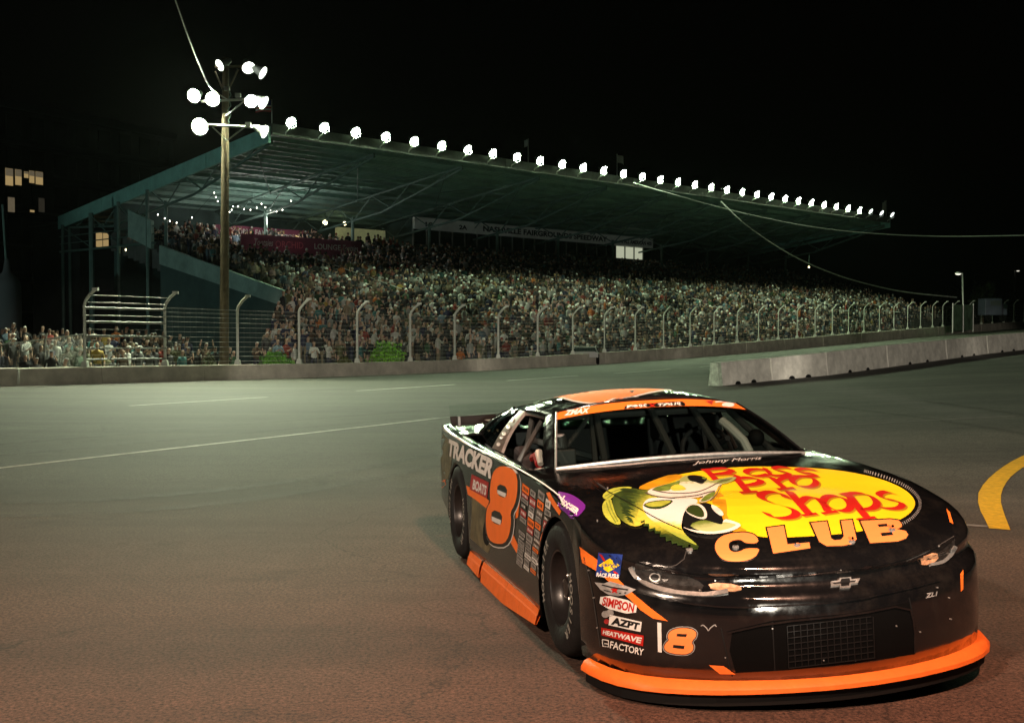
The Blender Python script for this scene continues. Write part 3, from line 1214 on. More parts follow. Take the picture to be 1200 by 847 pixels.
def flag(s, h, wdt, ht, label, us=False, D=0.05, side=-1):
    root = empty('flagpole', G(s, D, 14.0), label, 'flag', 'flags along the roof edge')
    mb = MB()
    mb.tube([(0, 0, 0), (0, 0, h)], 0.03, 6)
    mb.build('staff', M['galv'], root)
    def pt(u, v):
        return GS * (side * u * wdt) + Vector((0, 0, h - 0.05 - ht + v * ht - u * u * 0.25 * ht)) + GB * (0.12 * math.sin(u * 7))
    if us:
        for k in range(7):
            mb = MB()
            u0 = 0.42 if k >= 4 else 0.0
            mb.grid([[pt(u0 + (1 - u0) * q / 6, (k + j * 0.5) / 7 * 1.0) for j in (0, 2)] for q in range(7)])
            mb.build('stripe', M['flag_red'] if k % 2 == 0 else M['flag_white'], root)
        mb = MB()
        mb.grid([[pt(0.42 * q / 3, 4 / 7 + j * 3 / 7) for j in (0, 1)] for q in range(4)])
        mb.build('canton', M['flag_blue'], root)
    else:
        mb = MB()
        mb.grid([[pt(q / 6, j) for j in (0, 0.5, 1)] for q in range(7)])
        mb.build('cloth', M['flag_dim'], root)


flag(0.15, 1.6, 1.1, 0.7, 'small red and white striped flag at the roof tip beside the lamp pole', True)
flag(23.0, 1.9, 0.35, 0.5, 'limp pale flag on thin pole above the left middle of the roof edge')
flag(33.6, 1.9, 0.9, 0.6, 'pale blowing flag mid roof edge where the thin wire leaves', side=1)
flag(80.9, 1.9, 0.75, 1.1, 'white flag on a short pole at the far right tip of the roof')


# ------------------------------------------------------------------ cables
def cable(name, pts, r, label):
    # catmull-rom through points
    P = [Vector(p) for p in pts]
    out = []
    for i in range(len(P) - 1):
        p0, p1, p2, p3 = P[max(0, i - 1)], P[i], P[i + 1], P[min(len(P) - 1, i + 2)]
        for k in range(8):
            t = k / 8
            out.append(0.5 * ((2 * p1) + (p2 - p0) * t + (2 * p0 - 5 * p1 + 4 * p2 - p3) * t * t + (3 * p1 - p0 - 3 * p2 + p3) * t ** 3))
    out.append(P[-1])
    mb = MB()
    mb.tube(out, r, 6)
    o = mb.build(name, M['galv'], smooth=True)
    return tag(o, label, 'cable')


cable('hanging_cable', [unproj(845, 236, 104), unproj(868, 258, 104), unproj(893, 277, 105), unproj(930, 300, 106), unproj(970, 318, 108), unproj(1010, 331, 110), unproj(1060, 342, 114), (unproj(1121, 348.5, 120))], 0.055,
      'thick pale cable bundle hanging from the roof edge down to the lower right')
cable('overhead_wire', [unproj(742, 214, 95), unproj(790, 228, 93), unproj(840, 242, 92), unproj(900, 256, 90), unproj(960, 267, 88), unproj(1030, 274, 86), unproj(1110, 277, 84), unproj(1215, 275.5, 80)], 0.03,
      'thin overhead wire leaving the roof edge and running out at the right')
cable('pole_wire', [unproj(268, 118, 49.8), unproj(247, 103, 49.4), unproj(236, 82, 49), unproj(222, 47, 48), unproj(204, -4, 47)], 0.028,
      'twisted wire rising from the lamp pole to the top left edge')

# ------------------------------------------------------------------ string lights and wall lamps under the roof
M['street_bulb'] = mat('street_lamp_glass', (1, 1, 0.9), 0.4, emit=(1.0, 0.95, 0.8), estr=1.2)
M['bulb'] = mat('lit_bulb', (1, 1, 0.9), 0.4, emit=(1.0, 0.95, 0.8), estr=14)
M['warm_lamp'] = mat('warm_lamp_glass', (1, 0.9, 0.6), 0.4, emit=(1.0, 0.85, 0.45), estr=7)


def string_lights():
    pts = [(185, 251.5), (193, 256), (199, 259), (207, 261), (225, 255), (251, 226), (253, 231), (255, 236), (269, 248.5), (271.5, 246), (273, 242), (279, 242), (286, 245), (293.5, 246), (301, 243.5), (306.5, 239),
           (311, 243), (317, 247), (324, 248), (331, 246), (337, 242), (341, 235.5)]
    for px, py in ((285, 258), (318, 259), (352, 260)):  # point lights added below the string to brighten the banners
        l = bpy.data.lights.new('banner_fill', 'POINT')
        l.energy, l.color, l.shadow_soft_size = 150, (1.0, 0.93, 0.82), 0.15
        lo = bpy.data.objects.new('banner_fill', l)
        C.objects.link(lo)
        lo.location = unproj(px, py, 80 + (px - 185) * 0.05)
    root = empty('string_lights', unproj(265, 245, 84), 'string of tiny white bulbs looped under the left part of the roof', 'string lights')
    W = [unproj(px, py, 80 + (px - 185) * 0.05) for px, py in pts]
    mb = MB()
    mb.tube(W, 0.012, 4)
    child_at(mb.build('wire', M['black']), root)
    me = None
    for p in W:
        mb = MB()
        mb.lathe([(0.010, 0.04), (0.028, 0.02), (0.034, -0.015), (0.016, -0.042)], Matrix.Identity(4), 8, cap0=True, cap1=True)
        o = mb.build('bulb', M['bulb']) if me is None else bpy.data.objects.new('bulb', me)
        if me is None:
            me = o.data
        else:
            C.objects.link(o)
        o.location = p - Vector(root.location)
        o.parent = root


string_lights()
for i, (px, py, d, r, lab) in enumerate([(381, 261, 97, 0.20, 'left warm round lamp hanging under the roof left of the press box'), (404, 262, 98, 0.16, 'right warm round lamp hanging under the roof left of the press box'),
                                         (149, 293, 84, 0.15, 'single bright yellowish lamp below the lit windows at the left end of the stand'),
                                         (173, 276, 83, 0.13, 'small warm lamp on a column right of the lit concession windows'),
                                         (948, 313, 120, 0.09, 'single warm pinpoint lamp high in the dark right part of the crowd')]):
    root = empty('hanging_lamp', unproj(px, py, d), lab, 'lamp', 'lamps under the grandstand')
    mb = MB()
    mb.lathe([(r * 0.3, r), (r * 0.8, r * 0.6), (r, 0), (r * 0.7, -r * 0.7), (0.01, -r)], Matrix.Identity(4), 12, cap0=True)
    mb.build('globe', M['warm_lamp'], root, smooth=True)
    mb = MB()
    mb.lathe([(0.03, 1.2), (0.03, r * 1.1), (r * 0.5, r * 0.95)], Matrix.Identity(4), 8)
    mb.build('stem', M['dark_steel'], root)
# back corner left of the press box, lamplight put in as wall glow
mb = MB()
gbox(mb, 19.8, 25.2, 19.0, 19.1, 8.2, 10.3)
M['glow_wall'] = mat('glowing_yellowish_wall', (0.5, 0.5, 0.3), 0.8, var=0.5, vscale=0.8, emit=(0.8, 0.85, 0.4), estr=0.10)
o = mb.build('concourse_wall', M['glow_wall'])
tag(o, 'dim yellow-green glowing wall behind heads, at the left end of the press box', 'wall')

# ------------------------------------------------------------------ dark hotel at the far left, concession block
M['hotel'] = mat('dark_brick_facade', (0.045, 0.05, 0.055), 0.9, var=0.3, vscale=0.4)
M['hotel_trim'] = mat('hotel_trim', (0.09, 0.095, 0.10), 0.8)


def hotel():
    D = 118
    a, b = unproj(-90, 380, D), unproj(206, 380, D + 30)
    z0, ztop = 0, unproj(100, 108, D).z
    d = (b - a)
    d.z = 0
    L = d.length
    d.normalize()
    n = Vector((-d.y, d.x, 0))
    root = empty('apartment_building', Vector((a.x, a.y, 0)), 'tall dark apartment building at the far left with five lit window panes', 'building')
    add = lambda o: child_at(o, root)

    def bx(mb, s0, s1, y0, y1, za, zb):
        O = Vector((a.x, a.y, 0))
        v = [O + d * s + n * y + Vector((0, 0, z)) for z in (za, zb) for y in (y0, y1) for s in (s0, s1)]
        mb.add(v, [(0, 2, 3, 1), (4, 5, 7, 6), (0, 1, 5, 4), (1, 3, 7, 5), (3, 2, 6, 7), (2, 0, 4, 6)])
        return mb
    add(bx(MB(), 0, L, 0.2, 16, z0, ztop).build('wall', M['hotel']))
    add(bx(MB(), -0.3, L + 0.3, -0.2, 16.3, ztop + 0.003, ztop + 0.8).build('parapet', M['hotel_trim']))
    nf = 7
    fh = ztop / nf
    for k in range(1, nf):
        add(bx(MB(), 0, L, 0.05, 0.2, k * fh - 0.15, k * fh + 0.15).build('floor_band', M['hotel_trim']))
    # find the lit row: pixel rows 197..218 at the left
    lit_px = {}
    nb = 11
    for k in range(1, nf):
        for q in range(nb):
            s0 = L * (q + 0.2) / nb
            s1 = s0 + L / nb * 0.55
            add(bx(MB(), s0, s1, 0.1, 0.215, k * fh + 0.75, k * fh + fh - 0.55).build('window', M['glass_dark']))
    # lit panes traced where they stand
    def on_facade(px, py):
        o = Vector((0, 0, CAMH))
        dv = unproj(px, py, 1) - o
        O = Vector((a.x, a.y, 0))
        t = (O - o).dot(n) / dv.dot(n)
        p = o + dv * t
        return (p - O).dot(d), p.z
    for i, (x0, x1, y0, y1, m) in enumerate([(6, 15, 197, 218, 'lit_room'), (17.5, 25, 198.5, 217.5, 'lit_room'), (28, 33, 201, 209, 'lit_room'), (34, 40, 200, 215, 'lit_room'), (41.5, 50, 201, 217, 'lit_room'), (9, 17, 231, 249, 'lit_dim'), (45, 52, 232, 249, 'lit_dim2'), (35, 40, 246, 249, 'lit_room')]):
        s0, zt = on_facade(x0, y0)
        s1, zb = on_facade(x1, y1)
        f = add(bx(MB(), s0 - 0.08, s1 + 0.08, -0.02, 0.08, zb - 0.08, zt + 0.08).build('window_frame', M['hotel_trim']))
        p = bx(MB(), s0, s1, -0.05, -0.025, zb, zt).build('pane', M[m])
        p.parent = f
        if m == 'lit_room':
            p = bx(MB(), s0, s1, -0.075, -0.052, (zb + zt) / 2 + 0.1, zt - 0.02) .build('blind', M['lit_dim'])
            p.parent = f


M['lit_dim'] = mat('dim_lit_window', (0.2, 0.17, 0.1), 0.5, emit=(1.0, 0.8, 0.5), estr=0.10, var=0.5, vscale=1.5)
M['lit_dim2'] = mat('very_dim_window', (0.1, 0.1, 0.08), 0.5, emit=(1.0, 0.85, 0.6), estr=0.02)
hotel()


def concession():
    D = 92
    root = empty('concession_building', unproj(120, 400, D), 'dark low building with lit yellow windows behind the left end of the grandstand', 'building')
    O = unproj(95, 300, D)
    E = unproj(180, 300, D + 6)
    zt, zb = unproj(120, 262, D).z, gz(O.x, O.y)
    d = (E - O)
    d.z = 0
    L = d.length
    d.normalize()
    n = Vector((-d.y, d.x, 0))
    base = Vector((O.x, O.y, 0))

    def bx(s0, s1, y0, y1, za, zb_, name, m, parent=None):
        mb = MB()
        v = [base + d * s + n * y + Vector((0, 0, z)) for z in (za, zb_) for y in (y0, y1) for s in (s0, s1)]
        mb.add(v, [(0, 2, 3, 1), (4, 5, 7, 6), (0, 1, 5, 4), (1, 3, 7, 5), (3, 2, 6, 7), (2, 0, 4, 6)])
        o = child_at(mb.build(name, m), root)
        if parent:
            o.parent = parent
            o.matrix_parent_inverse = Matrix.Identity(4)
        return o
    bx(0, L, 0.1, 6, zb, zt, 'wall', M['hotel'])
    bx(-0.2, L + 0.2, -0.15, 6.2, zt + 0.003, zt + 0.3, 'roof', M['hotel_trim'])
    for x0, x1, y0, y1 in ((105, 109, 272, 280), (112, 119, 271, 288), (120, 126, 271, 288), (134, 141, 273, 286), (142, 147, 273, 286)):
        s0 = (x0 - 95) / 85 * L
        s1 = (x1 - 95) / 85 * L
        za, zb2 = unproj(110, y1, D).z, unproj(110, y0, D).z
        f = bx(s0 - 0.06, s1 + 0.06, 0.02, 0.12, za - 0.06, zb2 + 0.06, 'window', M['hotel_trim'])
        bx(s0, s1, -0.01, 0.015, za, zb2, 'pane', M['lit_room'], f)


concession()

# pale wrapped post at far left
root = empty('light_standard', unproj(8, 425, 75), 'dim pale thin post with a flared wrapped base at the far left edge', 'post')
p0, p1 = unproj(8, 322, 75), unproj(3, 240, 75)
mb = MB()
mb.tube([p0, p1], 0.08, 8)
child_at(mb.build('post', M['dark_steel'], smooth=True), root)
mb = MB()
mb.lathe([(0.9, -5.2), (0.85, -0.6), (0.7, -0.3), (0.25, 0.2), (0.12, 1.0)], Matrix.Translation(p0), 12)
child_at(mb.build('wrap', M['hotel_trim'], smooth=True), root)


# ------------------------------------------------------------------ far right: street lamps, tarp, tree, truck
def street_lamp(px, ytop, ybot, d, lab, lit=True, lx=-6):
    b, t = unproj(px, ybot, d), unproj(px - 1, ytop, d)
    root = empty('street_lamp', b, lab, 'street lamp', 'street lamps beyond the right end of the crowd')
    mb = MB()
    e = unproj(px + lx, ytop, d)
    mb.tube([b, t, e], 0.08, 6)
    child_at(mb.build('post', M['galv'], smooth=True), root)
    mb = MB()
    mb.lathe([(0.05, 0.14), (0.3, 0.05), (0.36, -0.06)], Matrix.Translation(e), 10, cap0=True)
    child_at(mb.build('shade', M['galv'], smooth=True), root)
    mb = MB()
    mb.lathe([(0.33, -0.05), (0.25, -0.16), (0.01, -0.22)], Matrix.Translation(e), 10)
    child_at(mb.build('lamp_glass', M['street_bulb'] if lit else M['galv_dull'], smooth=True), root)


street_lamp(1129, 320, 385, 125, 'lit street lamp on a tall pole beside the green screen panel')
street_lamp(1143, 322, 372, 190, 'dim unlit street lamp on a thin pole behind the lit one', False, 2)
street_lamp(1190, 317, 370, 260, 'distant lit lamp on a dark pole near the right edge of the picture', True, 3)

# green screened fence panel
p0, p1 = unproj(1116, 381, 122), unproj(1140, 380, 128)
root = empty('screened_fence_panel', p0, 'green mesh screen panel in the fence near the right end, by the street lamp', 'screen')
M['green_screen'] = mat('green_windscreen', (0.16, 0.28, 0.17), 0.9, var=0.6, vscale=1.2)
mb = MB()
hh = unproj(1116, 357, 122).z - p0.z
dv = (p1 - p0)
rows = [[p0 + dv * (i / 8) + Vector((0, 0.03 * math.sin(i * 2), z)) for z in (-0.6, hh / 2, hh)] + [p0 + dv * (i / 8) + Vector((0, 0.06 + 0.03 * math.sin(i * 2), z)) for z in (hh, -0.6)] for i in range(9)]
mb.grid(rows, closed=True)
child_at(mb.build('screen', M['green_screen']), root)
for t in (0, 0.5, 1):
    mb = MB()
    mb.tube([p0 + dv * t + Vector((0, -0.1, -0.8)), p0 + dv * t + Vector((0, -0.1, hh + 0.15))], 0.06, 6)
    child_at(mb.build('post', M['galv']), root)


def box_truck():
    d = 135
    b = unproj(1160, 372, d)
    g = Vector((b.x, b.y, b.z - 0.5))
    root = empty('box_truck', g, 'dim bluish box truck parked behind the right end of the fence', 'truck')
    M['van_blue'] = mat('dim_blue_van_paint', (0.10, 0.11, 0.16), 0.5, var=0.2, vscale=1)
    mb = MB()
    s = d / FPX
    mb.box(g + Vector((0, 0, 0.7 + 1.0)), (20 * s, 2.2, 1.9))
    child_at(mb.build('body', M['van_blue'], bevel=0.08), root)
    mb = MB()
    mb.box(g + Vector((13.5 * s, 0, 0.7 + 0.7)), (6.6 * s, 2.0, 1.3), taper=0.85)
    child_at(mb.build('cab', M['van_blue'], bevel=0.1), root)
    mb = MB()
    mb.box(g + Vector((14.0 * s, -0.95, 1.75)), (4.2 * s, 0.12, 0.5))
    child_at(mb.build('window', M['glass_dark']), root)
    mb = MB()
    mb.box(g + Vector((2 * s, -1.12, 2.1)), (12 * s, 0.04, 0.5))
    child_at(mb.build('side_panel', M['hotel_trim']), root)
    for x in (-6, 11):
        mb = MB()
        mb.lathe([(0.1, -0.14), (0.38, -0.13), (0.42, 0), (0.38, 0.13), (0.1, 0.14)], Matrix.Translation(g + Vector((x * s, -0.95, 0.42))) @ Matrix.Rotation(PI / 2, 4, 'X'), 12)
        child_at(mb.build('wheel', M['black']), root)


box_truck()


def leaf_cloud(mb, c, rad, n, size, rng, flat=0.0):
    for i in range(n):
        # clumped points through an uneven ellipsoid
        v = Vector(rng.normal(size=3))
        v.normalize()
        rr = rng.random() ** 0.45
        lump = 0.78 + 0.35 * noise.noise(v * 2.3 + Vector(c) * 0.37)
        p = Vector(c) + Vector((v.x * rad[0], v.y * rad[1], v.z * rad[2])) * rr * lump
        if p.z < c[2] - rad[2] * 0.62:
            continue
        nrm = (v * 0.6 + Vector(rng.normal(size=3)) * 0.5 + Vector((0, 0, 0.4))).normalized()
        t = nrm.orthogonal().normalized()
        t = (Matrix.Rotation(rng.random() * 6.28, 3, nrm) @ t)
        b = nrm.cross(t)
        s = size * (0.6 + 0.8 * rng.random())
        mb.add([p - t * s, p + b * s * 0.45 + nrm * s * 0.1, p + t * s, p - b * s * 0.45], [(0, 1, 2, 3)], int(rng.random() * 2.99))


def leafmats(n, col):
    return [mat(n, col, 0.7), mat(n, tuple(c * 0.6 for c in col), 0.7), mat(n, tuple(c * 1.5 for c in col), 0.7)]


def bush(px, d, ytop, ybot, wpx, col, label, n=1600):
    k = d / FPX
    b = unproj(px, ybot, d)
    g = gz(b.x, b.y)
    top = unproj(px, ytop, d).z
    root = empty('bush', (b.x, b.y, g), label, 'bush', 'bushes behind the catch fence')
    mb = MB()
    h = max(0.4, top - g)
    leaf_cloud(mb, (0, 0, h * 0.52), (wpx * k / 2 * 1.05, wpx * k / 2 * 0.8, h * 0.56), n, 0.085, np.random.default_rng(int(px)))
    mb.build('foliage', leafmats('bush_leaves', col), root, kind='stuff')
    mb = MB()
    for q in range(6):
        a = q * 1.05
        mb.tube([(0, 0, 0.0), (math.cos(a) * 0.2, math.sin(a) * 0.2, h * 0.35), (math.cos(a) * wpx * k * 0.3, math.sin(a) * 0.4, h * 0.7)], [0.03, 0.022, 0.01], 5)
    mb.build('stems', M['wood'], root)


bush(323, 51.0, 410.5, 428, 44, (0.13, 0.36, 0.04), 'smaller round green bush behind the wall, third bay of the fence')
bush(452, 57.5, 399.5, 425, 54, (0.20, 0.48, 0.04), 'largest bright green bush behind the wall between two tall posts')
bush(404, 55.0, 417, 428, 26, (0.08, 0.085, 0.02), 'low dull olive bush just left of the largest green bush', 700)
bush(86, 45.5, 408, 432, 50, (0.05, 0.06, 0.015), 'dull dark bush behind the chain-link fence left of the pipe gate', 1200)
bush(245, 48.5, 414, 428, 18, (0.045, 0.055, 0.015), 'tiny dark bush behind the fence at the foot of the lamp pole', 400)


def tree(px, d, ytop, wpx, label, seed, col):
    k = d / FPX
    b = unproj(px, 380, d)
    g = gz(b.x, b.y)
    top = unproj(px, ytop, d).z
    h = top - g
    root = empty('tree', (b.x, b.y, g), label, 'tree', 'dark trees beyond the right end')
    mb = MB()
    mb.tube([(0, 0, 0), (0.1, 0, h * 0.3), (-0.1, 0.1, h * 0.7)], [0.3, 0.22, 0.08], 8)
    rng = np.random.default_rng(seed)
    for q in range(7):
        a = q * 0.9
        mb.tube([(0.05, 0, h * (0.3 + q * 0.04)), (math.cos(a) * wpx * k * 0.2, math.sin(a) * wpx * k * 0.2, h * (0.5 + q * 0.04)), (math.cos(a) * wpx * k * 0.38, math.sin(a) * wpx * k * 0.38, h * (0.62 + q * 0.04))], [0.12, 0.08, 0.03], 5)
    mb.build('trunk', M['wood'], root)
    mb = MB()
    for q in range(9):
        a = q * 2.4
        rr = wpx * k * 0.28 * (0.3 + 0.7 * rng.random())
        leaf_cloud(mb, (math.cos(a) * rr, math.sin(a) * rr, h * (0.5 + 0.38 * rng.random())), (wpx * k * 0.25, wpx * k * 0.25, h * 0.16), 260, 0.35, rng)
    mb.build('crown', leafmats('tree_leaves', col), root, kind='stuff')


tree(1150, 150, 330, 30, 'dark green tree crown behind the street lamps at the right', 4, (0.05, 0.08, 0.03))
tree(1108, 210, 334, 40, 'very dark tree just left of the lit street lamp', 5, (0.03, 0.05, 0.02))
tree(1185, 240, 338, 52, 'very dark tree at the right edge behind the truck', 6, (0.03, 0.04, 0.03))


def parked_car():
    d = wall_d(686) + 2.6
    k = d / FPX
    c = unproj(686, 418, d)
    g = Vector((c.x, c.y, gz(c.x, c.y)))
    zt = unproj(686, 405.5, d).z - g.z
    root = empty('parked_car', g, 'white car roof with dark windows showing just over the wall behind the fence', 'car')
    root.rotation_euler = (0, 0, R(84))
    paint = mat('white_car_paint', (0.42, 0.43, 0.42), 0.25, coat=0.6)

    L = 4.3
    prof = [(-2.15, 0.45), (-2.1, 0.8), (-1.9, zt * 0.62), (-1.15, zt * 0.66), (-0.75, zt * 0.97), (0.2, zt), (0.9, zt * 0.97), (1.6, zt * 0.66), (2.1, zt * 0.62), (2.15, 0.45)]
    mb = MB()
    rows = []
    for y, sc in ((-0.86, 0.0), (-0.84, 0.5), (-0.66, 1.0), (0.66, 1.0), (0.84, 0.5), (0.86, 0.0)):
        rows.append([(x, y if z > zt * 0.7 or sc < 1 else y * 1.2, (z if sc == 1 else (0.45 + (min(z, zt * 0.64) - 0.45) * (1 if sc else 0.3)))) for x, z in prof])
    mb.grid(rows)
    mb.build('body', paint, root, smooth=True)
    for x0, x1 in ((-1.13, -0.80), (1.56, 0.97)):
        mb = MB()
        dx = 0.03 if x0 > 0 else -0.03
        v = [(x0 + dx, -0.72, zt * 0.70), (x0 + dx, 0.72, zt * 0.70), (x1 + dx, 0.60, zt * 0.945), (x1 + dx, -0.60, zt * 0.945)]
        v2 = [(x + dx, y, z + 0.01) for x, y, z in v]
        mb.add(v + v2, [(0, 1, 2, 3), (4, 7, 6, 5), (0, 4, 5, 1), (1, 5, 6, 2), (2, 6, 7, 3), (3, 7, 4, 0)])
        mb.build('window', M['glass_dark'], root)
    for sgn in (-1, 1):
        mb = MB()
        v = [(-1.0, sgn * 0.80, zt * 0.70), (1.35, sgn * 0.80, zt * 0.70), (0.75, sgn * 0.71, zt * 0.93), (-0.68, sgn * 0.71, zt * 0.93)]
        v2 = [(x, y + sgn * 0.03, z) for x, y, z in v]
        mb.add(v + v2, [(0, 1, 2, 3), (4, 7, 6, 5), (0, 4, 5, 1), (1, 5, 6, 2), (2, 6, 7, 3), (3, 7, 4, 0)])
        mb.build('window', M['glass_dark'], root)
        for x in (-1.3, 1.35):
            mb = MB()
            mb.lathe([(0.1, -0.1), (0.3, -0.09), (0.33, 0), (0.3, 0.09), (0.1, 0.1)], Matrix.Translation((x, sgn * 0.8, 0.33)) @ Matrix.Rotation(PI / 2, 4, 'X'), 14)
            mb.build('wheel', M['black'], root)
        mb = MB()
        mb.tube([(-0.6, sgn * 0.64, zt + 0.03), (0.75, sgn * 0.64, zt + 0.03)], 0.03, 6)
        mb.build('roof_rail', M['white_steel'], root)


parked_car()

# ------------------------------------------------------------------ crowd
SKIN = [(0.50, 0.33, 0.25), (0.42, 0.27, 0.19), (0.28, 0.17, 0.11), (0.55, 0.38, 0.30)]
M['skin'] = mat('skin', (0.48, 0.32, 0.24), 0.6, var=0.12, vscale=3)
M['shirt'] = objcol_mat('shirt_cloth')
M['trousers'] = mat('dark_trousers', (0.05, 0.055, 0.08), 0.85)
M['shorts'] = mat('khaki_shorts', (0.26, 0.22, 0.15), 0.85)
HATS = {'white cap': (0.72, 0.72, 0.70), 'black cap': (0.02, 0.02, 0.02), 'dark hair': (0.03, 0.022, 0.016), 'fair hair': (0.30, 0.21, 0.10), 'red cap': (0.22, 0.03, 0.03), 'grey cap': (0.28, 0.28, 0.28)}
for h, c in HATS.items():
    M['hat_' + h] = mat(h.replace(' ', '_'), c, 0.85)


def person_mesh(pose, hat):
    """one continuous skinned figure; origin between the feet, facing -Y"""
    me = bpy.data.meshes.new('p')
    sit = pose == 'sit'
    hip = 0.52 if sit else 0.93
    J = {}

    def P(n, co, r):
        J[n] = (Vector(co), r)
    fy = -0.42 if sit else 0
    P('pel', (0, 0, hip), (0.155, 0.115))
    P('bel', (0, -0.01, hip + 0.17), (0.150, 0.110))
    P('che', (0, 0, hip + 0.36), (0.175, 0.12))
    P('nec0', (0, 0.0, hip + 0.52), (0.085, 0.075))
    P('nec', (0, -0.01, hip + 0.585), (0.052, 0.052))
    P('hed0', (0, -0.03, hip + 0.665), (0.080, 0.092))
    P('hed', (0, -0.03, hip + 0.76), (0.086, 0.102))
    P('hed2', (0, -0.02, hip + 0.83), (0.055, 0.065))
    E = [('pel', 'bel'), ('bel', 'che'), ('che', 'nec0'), ('nec0', 'nec'), ('nec', 'hed0'), ('hed0', 'hed'), ('hed', 'hed2')]
    if hat.endswith('cap'):
        P('brim', (0, -0.19, hip + 0.78), (0.055, 0.014))
        E.append(('hed', 'brim'))
    for s, t in ((-1, 'l'), (1, 'r')):
        P('sh' + t, (s * 0.19, 0, hip + 0.44), (0.066, 0.066))
        if pose == 'arms_up':
            P('el' + t, (s * 0.33, -0.08, hip + 0.58), (0.045, 0.045))
            P('wr' + t, (s * 0.27, -0.12, hip + 0.84), (0.034, 0.034))
            P('ha' + t, (s * 0.25, -0.13, hip + 0.95), (0.042, 0.022))
        elif pose == 'phone' and s == 1:
            P('el' + t, (0.25, -0.17, hip + 0.27), (0.045, 0.045))
            P('wr' + t, (0.13, -0.33, hip + 0.55), (0.034, 0.034))
            P('ha' + t, (0.10, -0.35, hip + 0.64), (0.038, 0.022))
        elif pose == 'clap' or sit:
            P('el' + t, (s * 0.27, -0.10, hip + 0.18), (0.045, 0.045))
            P('wr' + t, (s * 0.08, -0.30, hip + (0.12 if sit else 0.30)), (0.034, 0.034))
            P('ha' + t, (s * 0.03, -0.36, hip + (0.14 if sit else 0.38)), (0.022, 0.04))
        else:
            P('el' + t, (s * 0.26, 0.03, hip + 0.16), (0.045, 0.045))
            P('wr' + t, (s * 0.27, -0.06, hip - 0.06), (0.034, 0.034))
            P('ha' + t, (s * 0.26, -0.09, hip - 0.16), (0.022, 0.04))
        P('hi' + t, (s * 0.10, -0.02, hip - 0.05), (0.095, 0.09))
        P('kn' + t, (s * 0.12, fy - 0.02, 0.49), (0.062, 0.062))
        P('an' + t, (s * 0.12, fy + 0.03, 0.09), (0.042, 0.042))
        P('fo' + t, (s * 0.13, fy - 0.14, 0.035), (0.045, 0.032))
        E += [('che', 'sh' + t), ('sh' + t, 'el' + t), ('el' + t, 'wr' + t), ('wr' + t, 'ha' + t), ('pel', 'hi' + t), ('hi' + t, 'kn' + t), ('kn' + t, 'an' + t), ('an' + t, 'fo' + t)]
    names = list(J)
    me.from_pydata([J[n][0] for n in names], [(names.index(a), names.index(b)) for a, b in E], [])
    o = bpy.data.objects.new('p', me)
    C.objects.link(o)
    md = o.modifiers.new('s', 'SKIN')
    md.use_smooth_shade = True
    for i, n in enumerate(names):
        sv = me.skin_vertices[0].data[i]
        sv.radius = J[n][1]
        sv.use_root = (n == 'pel')
    ss = o.modifiers.new('ss', 'SUBSURF')
    ss.levels = ss.render_levels = 1
    dg = bpy.context.evaluated_depsgraph_get()
    out = bpy.data.meshes.new_from_object(o.evaluated_get(dg))
    bpy.data.objects.remove(o)
    bpy.data.meshes.remove(me)
    out.name = 'person'
    out.materials.clear()
    for m in (M['shirt'], M['skin'], M['shorts'] if pose in ('phone', 'arms_up') else M['trousers'], M['hat_' + hat]):
        out.materials.append(m)
    mi = []
    for p in out.polygons:
        c = p.center
        z = c.z - hip
        if abs(c.x) < 0.16 and z > 0.535 and -0.26 < c.y < 0.2 and not (pose == 'phone' and c.y < -0.24) :
            front = c.y < -0.055
            if z > 0.79 or (z > 0.69 and not front) or (hat.endswith('cap') and z > 0.745 and c.y < -0.12):
                mi.append(3)
            else:
                mi.append(1)
        elif z > 0.0:
            # forearms bare
            far = min((c - J['wr' + t][0]).length for t in 'lr')
            far2 = min((c - J['ha' + t][0]).length for t in 'lr')
            mi.append(1 if (far < 0.15 or far2 < 0.12) else 0)
        else:
            far2 = min((c - J['ha' + t][0]).length for t in 'lr')
            mi.append(1 if (far2 < 0.16 and not sit) else (2 if z < -0.04 or sit else 0))
    out.polygons.foreach_set('material_index', mi)
    out.polygons.foreach_set('use_smooth', [True] * len(mi))
    return out


POSES = ['stand', 'clap', 'phone', 'arms_up', 'sit']
PM = {}


def get_pm(pose, hat):
    if (pose, hat) not in PM:
        PM[(pose, hat)] = person_mesh(pose, hat)
    return PM[(pose, hat)]


SHIRTS = {'white': (0.56, 0.56, 0.53), 'pale grey': (0.30, 0.31, 0.30), 'black': (0.018, 0.018, 0.02), 'navy blue': (0.025, 0.03, 0.07), 'red': (0.26, 0.045, 0.035), 'orange': (0.48, 0.15, 0.04), 'green': (0.05, 0.12, 0.06),
          'sky blue': (0.15, 0.23, 0.29), 'charcoal': (0.05, 0.05, 0.053), 'tan': (0.25, 0.20, 0.14), 'pink': (0.38, 0.22, 0.23), 'teal': (0.05, 0.16, 0.16), 'mustard': (0.34, 0.24, 0.06), 'olive': (0.10, 0.105, 0.05), 'brown': (0.09, 0.06, 0.04)}
SHW = [19, 12, 21, 9, 4, 2.5, 3, 4, 15, 5, 1.5, 3, 1.5, 4, 5]
SN = list(SHIRTS)
POSE_TXT = {'stand': 'arms down', 'clap': 'hands together', 'phone': 'hand raised', 'arms_up': 'arms up', 'sit': 'seated'}
